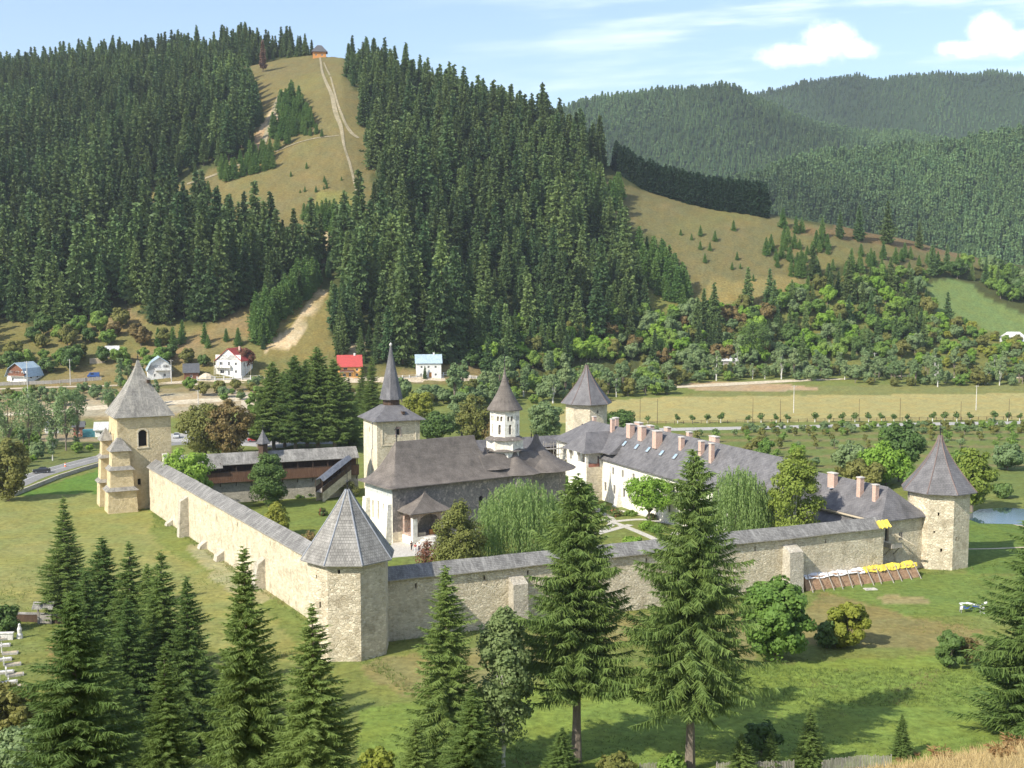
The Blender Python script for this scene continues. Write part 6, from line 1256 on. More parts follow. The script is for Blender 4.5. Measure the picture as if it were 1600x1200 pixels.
for i, (px, py, tp, hw) in enumerate(((14, 700, 606, 26), (46, 702, 600, 22), (88, 700, 596, 17), (104, 704, 590, 18), (122, 700, 598, 18), (62, 690, 618, 20), (212, 650, 600, 20), (170, 648, 590, 14))):
    tree('alder_tree', px, py, tp, hw, 'leaf_grey', 'thin alder with sparse grey green leaves by the river at left', n=900, leaf=.24, z0f=.18, shape='egg', lobes=36, lob_r=.2, seed=120 + i, ymin=200, limbs=26, trf=.008, group='thin alders by the river')
GROUP_SPRUCE = (('clear', 428, 704, 566, 34, 'leftmost tall spruce of the group behind the timber gallery'), ('clear', 462, 706, 556, 34, 'second tall spruce from the left in the group behind the gallery'), ('clear', 497, 704, 543, 38, 'tallest spruce of the group left of the gate tower'), ('clear', 523, 705, 562, 36, 'tall spruce of the group nearest the gate tower, sunlit'), ('dense', 546, 700, 590, 24, 'shaded dark spruce at the right end of the group behind the gallery'), ('clear', 445, 698, 580, 30, 'spruce half hidden between the first two of the group'), ('clear', 480, 698, 562, 30, 'spruce half hidden in the middle of the group behind the gallery'), ('dense', 582, 672, 558, 24, 'pale spruce standing left of the gate tower spire'), ('dense', 566, 668, 572, 20, 'slim dark spruce close to the orange house'))
for i, a in enumerate(GROUP_SPRUCE): near_spruce(*a, rot=i * 1.3, ymin=150)
# row of young limes on the valley road, whitewashed trunks
BALLX = [257, 363, 416, 468, 517, 614, 661, 715, 756, 853, 904, 949, 996, 1045, 1091, 1135, 1181, 1273, 1316, 1360, 1408, 1494, 1541, 1584]
Vb, Cb = crown_quads(3.0, 2.1, .9, 420, .17, 300, 'oval', 10, .27); BALL = quads_mesh('crown', Vb, 'leaf_dark'); tb = MB(); tb.lathe([(.11, -.2), (.09, .95)], 7, 'white_paint'); tb.lathe([(.06, .95), (.02, 2.2)], 6, 'bark')
ball = None
for i, cx in enumerate(BALLX):
    px = 900 + cx * .4375; x, y, z = hit(px, 661.5 - (px - 1000) * .006, 200); s = random.uniform(1.0, 1.35) * (1.25 if cx == 517 else 1)
    if ball is None:
        ball = empty('roadside_tree', 'small round headed tree with whitewashed trunk in the row along the valley road', 'tree', (x, y, z), 0, 'roadside trees with whitewashed trunks'); newobj('crown', BALL, ball); tb.build('trunk', ball); o = ball
    else: o = copy_tree(ball)
    o.location = (x, y, z); o.scale = (s, s, s * random.uniform(.95, 1.15)); o.rotation_euler = (0, 0, i)
# orchard
ORC = [round_mesh('orchard_tree', 3.2, 2.6, .5, 420, .2, 310 + k, ('leaf_green', 'leaf_grey', 'leaf_olive')[k], lobes=12, lob_r=.25, limbs=5) for k in range(3)]
for r_i, py in enumerate((683, 692, 703, 716, 731)):
    for px in range(1000 + 12 * r_i, 1610, 24 + r_i * 2):
        if random.random() < .14 or (py > 700 and px < 1030 + (py - 700) * 5): continue
        if py > 705 and px > 1270: continue
        x, y, z = hit(px + random.uniform(-4, 4), py - (px - 1000) * .007, 200); s = random.uniform(.7, 1.25); put('orchard_tree', random.choice(ORC), x, y, s, random.uniform(0, 6), 'small fruit tree in the orchard rows between monks house and valley road', 'tree', 'orchard fruit trees')
# ------------------------------------------------------------------ village, vehicles, poles, fences, people, graves
def place(px, py, ymin=100): x, y, z = hit(px, py, ymin); return x, y, z, y * cT + (CAM_H - z) * sT
def house(name, label, px, py, pw, ptop, rz, roof, roofm, wallm, dep, ef=.62, wins=(), balc=(), base_m=None, chim=None, gable_m=None, over=.5, doors=(), at=None):
    x, y, z, zc = at or place(px, py); w = pw * zc / F_PX; H = max(Zat(y, ptop) - z, 4.5); he = H * ef; t = empty(name, label, 'house', (x, y, z), R(rz)); d = dep; hw = w / 2
    holes = [(hw + fx * w - ww / 2, hw + fx * w + ww / 2, fz * H, fz * H + hh) for fx, fz, ww, hh in wins] + [(hw + fx * w - ww / 2, hw + fx * w + ww / 2, fz * H, fz * H + hh) for fx, fz, ww, hh in doors]
    mb = MB(); mb.wall((-hw, 0), (1, 0), w, -1.5, he, holes, wallm, depth=.3)
    sh = [(d * .3 - .5, d * .3 + .5, he * .6, he * .85), (d * .7 - .5, d * .7 + .5, he * .6, he * .85)]
    mb.wall((hw, 0), (0, 1), d, -1.5, he, sh, wallm, depth=.25); mb.wall((hw, d), (-1, 0), w, -1.5, he, [], wallm); mb.wall((-hw, d), (0, -1), d, -1.5, he, sh, wallm, depth=.25)
    r = MB(); o = over
    if roof == 'front':      # gable towards the viewer
        gm = gable_m or wallm
        mb.face([(-hw, 0, he), (hw, 0, he), (0, 0, H)], gm); mb.face([(hw, d, he), (-hw, d, he), (0, d, H)], gm); k = (H - he) / hw
        for s in (-1, 1):
            a, b_ = (s * (hw + o), -o, he - k * o), (0, -o, H); c, e = (0, d + o, H), (s * (hw + o), d + o, he - k * o); up = .18
            q = [a, b_, c, e] if s > 0 else [e, c, b_, a]; r.face([(p[0], p[1], p[2] + up) for p in q][::-1], roofm); r.face(q, 'brown_wood')
            r.face([a, b_, (b_[0], b_[1], b_[2] + up), (a[0], a[1], a[2] + up)], roofm); r.face([a, e, (e[0], e[1], e[2] + up), (a[0], a[1], a[2] + up)], roofm)
    elif roof == 'gambrel':
        gm = gable_m or wallm; hk = he + (H - he) * .55; wk = hw * .72
        for yy in (0, d): mb.face([(-hw, yy, he), (hw, yy, he), (wk, yy, hk), (0, yy, H), (-wk, yy, hk)], gm)
        for s in (-1, 1):
            P = [(s * (hw + o), he - .5), (s * (wk + .12), hk + .1), (0, H + .1)]
            for (x0, z0), (x1, z1) in zip(P, P[1:]): r.face([(x0, -o * 1.6, z0), (x1, -o * 1.6, z1), (x1, d + o, z1), (x0, d + o, z0)], roofm)
            for (x0, z0), (x1, z1) in zip(P, P[1:]): r.face([(x0, -o * 1.6, z0 - .2), (x1, -o * 1.6, z1 - .2), (x1, -o * 1.6, z1), (x0, -o * 1.6, z0)], roofm)
    elif roof == 'side':     # eaves towards the viewer
        for s in (-1, 1): mb.face([(s * hw, 0, he), (s * hw, d, he), (s * hw, d / 2, H)], gable_m or wallm)
        k = (H - he) / (d / 2); r.face([(-hw - o, -o, he - k * o), (hw + o, -o, he - k * o), (hw + o, d / 2, H + .1), (-hw - o, d / 2, H + .1)], roofm); r.face([(-hw - o, d / 2, H + .1), (hw + o, d / 2, H + .1), (hw + o, d + o, he - k * o), (-hw - o, d + o, he - k * o)], roofm)
        r.face([(-hw - o, -o, he - k * o - .15), (hw + o, -o, he - k * o - .15), (hw + o, -o, he - k * o), (-hw - o, -o, he - k * o)], roofm)
        for s in (-1, 1): r.face([(s * (hw + o), -o, he - k * o - .15), (s * (hw + o), d / 2, H - .1), (s * (hw + o), d / 2, H + .1), (s * (hw + o), -o, he - k * o)], roofm)
    else: hip_roof(r, -hw, hw, 0, d, he, H, min(hw, d / 2) * .8, min(hw, d / 2) * .8, roofm, ov=o, flare=.1)
    mb.build('wall', t); ro = r.build('roof', t)
    for fx, fz, ww, hh in wins: window_part(t, fx * w, .14, fz * H, ww, hh, frame='white_paint', fr=.09)
    for fx, fz, ww, hh in doors: dm = MB(); dm.box(-ww / 2 + .03, ww / 2 - .03, .16, .24, 0, hh, 'orange_wood'); dm.build('door', t, (fx * w, 0, fz * H))
    for (f0, f1, fz, dm_) in balc:
        b = MB(); b.box(f0 * w, f1 * w, -1.3, -.02, fz * H - .15, fz * H, 'concrete').box(f0 * w, f1 * w, -1.3, -1.2, fz * H, fz * H + .95, dm_).box(f0 * w, f0 * w + .1, -1.2, -.02, fz * H, fz * H + .95, dm_).box(f1 * w - .1, f1 * w, -1.2, -.02, fz * H, fz * H + .95, dm_)
        for fx in (f0, f1): b.tube((fx * w, -1.2, -.5), (fx * w, -1.2, fz * H), .09, .09, 6, wallm)
        b.build('balcony', t)
    if chim: c = MB(); c.box(-.35, .35, -.35, .35, 0, 1.7, chim); c.build('chimney', t, (w * .22, d * .5, H - .9))
    return t
h3 = house('house', 'unfinished white house with red gabled roof left of the tall spruce group', 357, 588, 43, 545, -14, 'front', 'red_roof', 'white_paint', 10.5, .58, [(.0, .70, .9, .9), (-.28, .40, 1.3, 1.3), (.3, .40, 1.0, 1.2), (.3, .12, 1.0, 1.2), (.03, .34, 1.0, 2.1), (-.25, .1, 1.8, 1.4), (.03, .03, 1.0, 2.0)], [(-.48, .12, .32, 'white_paint')], chim='brick_pink')
house('house', 'orange house with red roof and wooden balcony behind the spruce group', 547, 590, 36, 556, 10, 'side', 'red_roof', 'orange_paint', 9, .55, [(.3, .3, 1.0, 1.1), (-.2, .3, 1.6, 1.4), (.3, .06, 1.0, 1.2), (-.25, .05, 1.4, 1.3), (0, .05, 1.0, 1.6)], [(-.45, .15, .28, 'brown_wood')], chim='white_paint')
house('house', 'white house with pale blue metal roof right of the gate tower spire', 670, 590, 39, 555, 6, 'side', 'blue_roof', 'white_paint', 9, .68, [(-.28, .42, .9, 1.0), (.0, .42, .9, 1.0), (.28, .42, .9, 1.0), (.28, .08, .9, 1.0), (-.3, .08, .9, 1.0)], chim='white_paint', doors=[(.06, .0, 1.1, 2.2)])
house('house', 'chalet with light blue gambrel roof and brown gable at the left edge', 26, 598, 38, 567, -20, 'gambrel', 'blue_roof', 'white_paint', 9, .36, [(-.2, .08, 1.0, 1.2), (.2, .46, .9, 1.1)], [(-.3, .5, .36, 'brown_wood')], gable_m='brown_wood')
house('house', 'white house with light blue gambrel roof right of the bell tower roof', 250, 592, 36, 558, 20, 'gambrel', 'blue_roof', 'white_paint', 9, .42, [(-.2, .1, 1.0, 1.2), (.2, .1, 1.0, 1.2), (.1, .5, 1.0, 1.2)], [(-.2, .45, .4, 'white_paint')])
house('house', 'small dark blue roofed house half hidden right of the pale blue one', 299, 592, 22, 569, 15, 'side', 'dark_roof', 'brown_wood', 7, .5, [(.0, .1, 1.0, 1.0)])
house('cabin', 'orange timber cabin with dark hipped roof on the summit of the bare hill', 505, 87, 20, 69, 8, 'hip', 'dark_roof', 'orange_wood', 8, .45, [(-.25, .14, 1.2, 1.3), (.2, .14, 1.2, 1.3)], over=1.1, at=((505 - 800) / F_PX * 892, 892., hz((505 - 800) / F_PX * 892, 892.), 900.))
house('shack', 'low shack with pale grey roof among the bushes under the dry meadow', 1136, 572, 36, 553, -6, 'side', 'pale_roof', 'weathered_wood', 7, .5, [(-.2, .1, 1.0, 1.0)])
house('barn', 'building with whitish hipped roof at the right edge below the small field', 1588, 538, 44, 519, -4, 'hip', 'pale_roof', 'white_paint', 10, .22, [(-.2, .04, 1., .6)], over=.8)
house('kiosk', 'small white kiosk with dark roof by the river left of the bell tower', 82, 677, 20, 655, 24, 'hip', 'dark_roof', 'white_paint', 4.0, .55, [(0, .2, 1.2, .9)], over=.6)
house('shed', 'small red brick shed next to the teal container', 123, 682, 15, 668, 15, 'side', 'dark_roof', 'red_brick', 3.5, .75, [(0, .2, .8, .9)])
house('shed', 'little white shed with pale roof touching the bell tower outline', 158, 683, 18, 668, 12, 'side', 'pale_roof', 'white_paint', 4, .6, [(0, .2, .8, .8)])
house('shed', 'white roofed shed on the building yard behind the left houses', 176, 558, 18, 547, 20, 'side', 'pale_roof', 'weathered_wood', 5, .55, [(0, .15, 1, 1)])
c = MB(); c.box(-1.9, 1.9, 0, 2.2, 0, 2.3, 'teal_metal')
for i in range(14): c.box(-1.85 + i * .27, -1.75 + i * .27, -.05, 0, .1, 2.2, 'teal_metal')
x, y, z, _ = place(139, 683); o = c.build('container', None, (x, y, z), R(10)); tag(o, 'teal metal container between the red shed and a white shed', 'container')
x, y, z, _ = place(97, 673); e = empty('parasol', 'yellow parasol beside the small white kiosk', 'parasol', (x, y, z)); c = MB(); c.tube((0, 0, 0), (0, 0, 2.5), .04, .04, 6, 'zinc'); c.build('pole', e); c = MB(); c.lathe([(1.5, 2.1), (1.25, 2.45), (.7, 2.75), (.05, 2.9)], 10, 'yellow_plastic'); c.build('canopy', e)
x, y, z, _ = place(152, 568); e = MB()
for i in range(6):
    for j in range(4 - i // 2): e.box(-3 + j * .1, 3 - j * .2, j * .9 + i * .1, j * .9 + .8, i * .35, i * .35 + .3, 'pale_wood')
o = e.build('lumber_pile', None, (x, y, z), R(15)); tag(o, 'pile of pale sawn timber on the yard behind the left houses', 'timber pile')
e = MB(); rr = random.Random(5)
x, y, z, _ = place(322, 590)
rings = [[(r * math.cos(k * .628) * rr.uniform(.85, 1.15), r * math.sin(k * .628) * rr.uniform(.85, 1.1), h) for k in range(10)] for r, h in ((3.6, -.3), (2.6, .8), (1.2, 1.6), (.2, 1.9))]; e.loft(rings, 'clay'); o = e.build('sand_heap', None, (x, y, z)); tag(o, 'heap of pale sand left of the white house with red roof', 'sand heap')
for i, (px, py, h) in enumerate(((383, 588, 4.5), (334, 588, 6.5))):
    x, y, z, _ = place(px, py); e = MB()
    for j in range(3):
        e.tube((j * 1.2, 0, -.3), (j * 1.2 + .1, .1, h), .07, .06, 5, 'pale_wood')
        if j < 2: e.tube((j * 1.2, 0, .5), (j * 1.2 + 1.2, 0, h - .6), .05, .05, 5, 'pale_wood'); e.tube((j * 1.2 - .1, 0, h * .6), (j * 1.2 + 1.3, 0, h * .6), .05, .05, 5, 'pale_wood')
    o = e.build('wooden_props', None, (x, y, z), R(-10)); tag(o, ('timber props leaning at the right side of the unfinished white house', 'timber scaffold at the left side of the unfinished white house')[i], 'scaffold')
# ---- vehicles
def car(label, px, py, rz, m, name='parked_car', cat='car', van=False, ymin=100):
    x, y, z, _ = place(px, py, ymin); t = empty(name, label, cat, (x, y, z + .05), R(rz)); L, Wd, b = 4.3, 1.74, MB()
    prof = [(-2.15, .32), (-2.15, .75), (-1.95, .92), (-1.05, 1.0), (1.55, 1.02), (2.1, .95), (2.15, .6), (2.15, .32)] if not van else [(-2.3, .35), (-2.3, .9), (-1.9, 1.2), (-1.3, 2.0), (2.3, 2.05), (2.35, .6), (2.35, .35)]
    def ext(P, wd, taper=0.): return [[(a, s * (wd / 2 - (taper if c_ > .9 else 0)), c_) for a, c_ in P] for s in (-1, 1)]
    r0, r1 = ext(prof, Wd, .05); b.loft([r0, r1][::-1], m); b.build('body', t)
    if not van:
        g = MB(); cab = [(-1.0, .98), (-.35, 1.42), (1.0, 1.44), (1.75, 1.0)]; lo = [(p[0], -Wd / 2 + .08 + (.14 if p[1] > 1.1 else 0), p[1]) for p in cab]; hi = [(p[0], -q, s) for p, (_, q, s) in zip(cab, lo)]; g.loft([hi, lo], 'window_glass'); gl = g.build('cabin_glass', t)
        r = MB(); r.box(-.36, 1.02, -Wd / 2 + .2, Wd / 2 - .2, 1.42, 1.47, m); r.build('roof_panel', t)
    else:
        g = MB(); g.box(-1.0, .2, -Wd / 2 - .01, Wd / 2 + .01, 1.25, 1.8, 'window_glass'); g.build('side_window', t)
    for xx in (-1.35, 1.35):
        for s in (-1, 1):
            wb = MB(); wb.tube((xx, s * (Wd / 2 - .2), .32), (xx, s * (Wd / 2 + .02), .32), .32, .32, 14, 'tyre'); wh = wb.build('wheel', t); rb = MB(); rb.tube((xx, s * (Wd / 2 + .0), .32), (xx, s * (Wd / 2 + .03), .32), .19, .17, 10, 'zinc'); rb.build('rim', wh)
    for s in (-1, 1): hb = MB(); hb.box(-2.18, -2.1, s * .6 - .18, s * .6 + .18, .62, .8, 'lamp_glass'); hb.build('headlight', t)
    return t
car('dark car driving on the road at the left', 65, 739, 24, 'car_dark', 'car', ymin=150)
car('dark blue car parked behind the gallery wall near the spruce trunks', 405, 671, 20, 'car_blue'); car('silver car parked beside the bell tower', 276, 684, 100, 'car_silver'); car('white car parked behind the silver one by the bell tower', 291, 677, 100, 'car_white'); car('red car parked under the brown tinged big tree', 398, 690, 15, 'car_red')
car('blue van parked in front of the leafy trees at the left houses', 146, 590, 12, 'car_blue', 'parked_van', 'van', True)
x, y, z, _ = place(102, 729, 150); e = empty('traffic_cone', 'orange and white traffic cone on the road at left', 'traffic cone', (x, y, z)); c = MB(); c.box(-.3, .3, -.3, .3, 0, .06, 'orange_plastic').lathe([(.24, .06), (.19, .4)], 10, 'orange_plastic').lathe([(.17, .75), (.05, 1.05)], 10, 'orange_plastic'); c.build('cone', e); c = MB(); c.lathe([(.195, .4), (.172, .75)], 10, 'white_plastic'); c.build('band', e)
# ---- poles
def pole(px, py, ptop, label, name='utility_pole', m='pole_concrete', r=.17, arm=True, ymin=150, group=None):
    x, y, z, _ = place(px, py, ymin); H = Zat(y, ptop) - z; t = empty(name, label, 'pole', (x, y, z), R(random.uniform(-10, 10)), group); b = MB(); b.tube((0, 0, -.3), (0, 0, H), r, r * .6, 8, m); b.build('shaft', t)
    if arm:
        b = MB(); b.box(-.8, .8, -.05, .05, H - .5, H - .4, 'weathered_wood'); ar = b.build('crossarm', t)
        b = MB()
        for xx in (-.7, 0, .7): b.lathe([(.05, H - .4), (.07, H - .3), (.03, H - .2)], 6, 'white_plastic', c=(xx, 0))
        b.build('insulators', ar)
    return t
pole(45, 662, 564, 'tall concrete pole among the thin alders at the left'); pole(110, 602, 561, 'concrete pole by the left houses, near the blue van'); pole(310, 640, 609, 'short concrete pole right of the bell tower roof'); pole(268, 600, 562, 'concrete pole beside the pale blue roofed house right of the bell tower')
pole(1240, 645, 602, 'left of two pale concrete poles on the hay field'); pole(1525, 641, 602, 'right of two pale concrete poles on the hay field'); pole(1366, 577, 551, 'pale concrete pole among the riverside trees right of the shack')
for px in (1000, 1027, 1176, 1219, 1342, 1406, 1501, 1576): pole(px, 660, 624 + random.randint(-3, 3), 'thin dark wooden post along the edge of the hay field', 'wooden_post', 'dark_wood', .09, False, group='thin dark posts by the hay field')
# ---- fences and low walls
def fence(name, label, pts, h, gap, post, rails, m, panel=None, world=False, ymin=60, pm=None, cat='fence', picket=None):
    P = [Vector(hit(*p, ymin)) for p in pts]; t = empty(name, label, cat, tuple(P[0])); o = P[0]; pb = MB(); rb = MB(); n = 0
    for a, b in zip(P, P[1:]):
        L = (b - a).length; k = max(1, int(L / gap)); dr = (b - a); ang = math.atan2(dr.y, dr.x)
        for i in range(k + 1):
            q = a + dr * (i / k); q = Vector((q.x, q.y, hz(q.x, q.y))) - o
            if picket: rb.box(-.045, .045, -.02, .02, q.z - .1, q.z + h + random.uniform(-.12, .1), m, ang, (q.x, q.y)); 
            if not picket or i % picket == 0: pb.box(-post, post, -post, post, q.z - .3, q.z + h * (1.0 if not picket else .9), pm or m, ang, (q.x, q.y + (.05 if picket else 0)))
            if i < k and not picket:
                q2 = a + dr * ((i + 1) / k); q2 = Vector((q2.x, q2.y, hz(q2.x, q2.y))) - o
                for rz_ in rails: rb.tube((q.x, q.y, q.z + h * rz_), (q2.x, q2.y, q2.z + h * rz_), .05, .05, 5, m)
                if panel:
                    u = (q2 - q).normalized() * post
                    rb.face([(q.x + u.x, q.y + u.y, q.z + panel[0]), (q2.x - u.x, q2.y - u.y, q2.z + panel[0]), (q2.x - u.x, q2.y - u.y, q2.z + panel[1]), (q.x + u.x, q.y + u.y, q.z + panel[1])], panel[2])
    pb.build('posts', t); rb.build('panels' if (panel or picket) else 'rails', t); return t
fence('house_fence', 'white concrete fence in front of the unfinished white house', [(308, 595), (405, 593)], 1.7, 3.2, .18, (.9,), 'white_paint', (.1, .9, 'concrete'), ymin=150); fence('house_fence', 'pale fence in front of the house with pale blue roof', [(618, 592), (745, 592)], 1.3, 3.0, .15, (.9,), 'white_paint', (.1, .7, 'concrete'), ymin=150)
fence('house_fence', 'long grey fence along the dirt road by the left houses', [(-20, 604), (80, 600), (158, 594)], 1.5, 2.8, .1, (.9,), 'concrete', (.05, 1.3, 'weathered_wood'), ymin=150)
fence('rail_fence', 'dark rail fence between the hay field and the valley road', [(985, 664), (1150, 661), (1330, 658), (1620, 655)], 1.15, 3.0, .07, (.9, .5), 'dark_wood', ymin=200)
fence('picket_fence', 'grey picket fence at the bottom right edge below the small conifers', [(1285, 1208), (1345, 1201), (1392, 1200)], 1.35, .16, .06, (), 'weathered_wood', picket=14, ymin=60); fence('picket_fence', 'grey picket fence at the bottom between the two big spruce trunks', [(1000, 1212), (1040, 1209), (1064, 1208)], 1.2, .16, .06, (), 'weathered_wood', picket=14, ymin=60)
fence('picket_fence', 'short piece of grey picket fence right of the broad spruce trunk', [(1120, 1210), (1190, 1208), (1240, 1206)], 1.2, .16, .06, (), 'weathered_wood', picket=14, ymin=60)
def low_wall(name, label, pts, h, th, m, cap=None, ymin=100):
    P = [Vector(hit(*p, ymin)) for p in pts]; o = P[0]; t = empty(name, label, 'wall', tuple(o)); mb = MB(); cb = MB()
    for a, b in zip(P, P[1:]):
        d = (b - a); n = Vector((-d.y, d.x, 0)).normalized() * th / 2; a2, b2 = a - o, b - o
        mb.prism([((a2 - n).x, (a2 - n).y), ((b2 - n).x, (b2 - n).y), ((b2 + n).x, (b2 + n).y), ((a2 + n).x, (a2 + n).y)], min(a2.z, b2.z) - .3, max(a2.z, b2.z) + h, m)
        if cap: n2 = n * 1.5; cb.prism([((a2 - n2).x, (a2 - n2).y), ((b2 - n2).x, (b2 - n2).y), ((b2 + n2).x, (b2 + n2).y), ((a2 + n2).x, (a2 + n2).y)], max(a2.z, b2.z) + h + .003, max(a2.z, b2.z) + h + .25, cap, poly2=[((a2 - n * .3).x, (a2 - n * .3).y), ((b2 - n * .3).x, (b2 - n * .3).y), ((b2 + n * .3).x, (b2 + n * .3).y), ((a2 + n * .3).x, (a2 + n * .3).y)])
    mb.build('masonry', t)
    if cap: cb.build('coping', t)
    return t
low_wall('road_wall', 'low stone retaining wall along the curve of the road at left', [(20, 776), (50, 764), (90, 748), (130, 735), (158, 727)], .9, .5, 'grey_stone')
cw = low_wall('cemetery_wall', 'low dark fence wall with grey shingle coping at the left edge', [(-40, 969), (62, 972), (105, 975)], 1.15, .35, 'dark_wood', 'old_shingle')
x, y, z, _ = place(70, 975); e = empty('cemetery_gate', 'small wooden gate with shingle roof in the low cemetery wall', 'gate', (x, y, z)); c = MB()
for s in (-.9, .9): c.box(s - .12, s + .12, -.1, .1, 0, 2.6, 'weathered_wood')
c.build('posts', e); c = MB(); c.face([(-1.5, -.9, 2.4), (1.5, -.9, 2.4), (1.5, 0, 3.3), (-1.5, 0, 3.3)], 'old_shingle').face([(-1.5, 0, 3.3), (1.5, 0, 3.3), (1.5, .9, 2.4), (-1.5, .9, 2.4)], 'old_shingle'); c.build('gate_roof', e); c = MB(); c.box(-.75, .75, -.04, .04, .1, 1.5, 'weathered_wood'); c.build('gate_leaf', e)
# ---- graves at the lower left
gl = [(4, 1010), (16, 1022), (6, 1032), (20, 1040), (9, 1052), (24, 1056), (14, 1068), (28, 1074), (34, 1100), (40, 1118), (43, 1136), (47, 1152), (50, 1165), (2, 1000)]
for i, (px, py) in enumerate(gl):
    x, y, z, _ = place(px, py); cross = i % 3 == 1; t = empty('grave', ('white marble grave cross in the cemetery at the lower left' if cross else 'stone bordered grave in the cemetery at the lower left'), 'grave', (x, y, z), R(20 + random.uniform(-6, 6)), 'crosses of the lower left cemetery' if cross else 'graves of the lower left cemetery')
    s = MB(); s.box(-1.0, 1.0, -.42, .42, -.1, .28, 'grave_stone').box(-.85, .85, -.3, .3, .28, .34, 'dirt' if i % 2 else 'marble'); s.build('grave_slab', t); h = MB()
    if cross: h.box(-1.12, -.98, -.09, .09, .28, 1.7, 'marble').box(-1.11, -.99, -.42, .42, 1.15, 1.32, 'marble')
    else: h.prism([(-1.14, -.38), (-.99, -.38), (-.99, .38), (-1.14, .38)], .2, 1.1, 'marble'); h.prism([(-1.14, -.38), (-.99, -.38), (-.99, .38), (-1.14, .38)], 1.1, 1.3, 'marble', poly2=[(-1.14, -.2), (-.99, -.2), (-.99, .2), (-1.14, .2)])
    h.build('headstone', t)
x, y, z, _ = place(31, 1000); c = MB(); c.box(-2.2, 2.2, -.2, .2, 0, .9, 'marble').box(-2.3, 2.3, -.3, .3, .9, 1.05, 'marble'); o = c.build('marble_ledge', None, (x - 3.2, y, z), R(6)); tag(o, 'long white marble ledge at the top of the graves', 'ledge')
x, y, z, _ = place(31, 997); c = MB(); c.lathe([(.45, 0), (.4, .5), (.28, .7), (.33, 1.3), (.16, 1.7), (.18, 1.95), (.05, 2.1)], 10, 'marble'); o = c.build('statue', None, (x, y, z)); tag(o, 'small white statue on the grass beside the graves', 'statue')
# ---- odd things on the lawns
x, y, z, _ = place(1518, 957); e = empty('covered_stand', 'white cloth covered stand with blue sides on the right lawn', 'stand', (x, y, z), R(-4)); c = MB(); n = 14; r_ = np.random.default_rng(8); top = [[(-1.75 + 3.4 * i / n, yy + r_.normal(0, .03), 1.25 + .18 * math.sin(i * .35) + r_.normal(0, .03)) for yy in (-.55, -.15, .2, .5)] for i in range(n + 1)]
for a, b in zip(top, top[1:]):
    for j in range(3): c.face([a[j], b[j], b[j + 1], a[j + 1]], 'cloth_white')
c.face([(1.0, -.6, .1), (1.75, -.62, .05), (1.66, -.55, 1.35), (.95, -.56, 1.4)], 'cloth_white').face([(-1.85, -.57, .55), (-1.45, -.57, .6), (-1.4, -.55, 1.3), (-1.78, -.55, 1.27)], 'cloth_white'); o = c.build('cloth', e); sm = o.modifiers.new('thickness', 'SOLIDIFY'); sm.thickness = .03
c = MB(); c.box(-1.6, 1.0, -.45, -.40, .65, 1.15, 'blue_plastic').box(1.7, 1.76, -.4, .4, .1, 1.2, 'blue_plastic'); c.build('side_panel', e); c = MB()
for xx in (-1.6, 1.6):
    for yy in (-.4, .4): c.tube((xx, yy, 0), (xx, yy, 1.25), .05, .05, 6, 'zinc')
c.build('legs', e); c = MB(); c.lathe([(.02, 1.25), (.22, 1.4), (.26, 1.6), (.18, 1.8), (.02, 1.88)], 10, 'cloth_white', c=(2.0, 0)); c.build('bundle', e)
x, y, z, _ = place(1360, 921); c = MB(); c.box(-1.0, 1.0, -.6, .6, 0, .12, 'concrete').box(-.8, -.55, -.4, .4, .12, .2, 'concrete').box(.5, .75, -.4, .4, .12, .2, 'concrete'); o = c.build('concrete_slab', None, (x, y, z), R(8)); tag(o, 'pale concrete slab lying on the grass before the yellow sheet', 'slab')
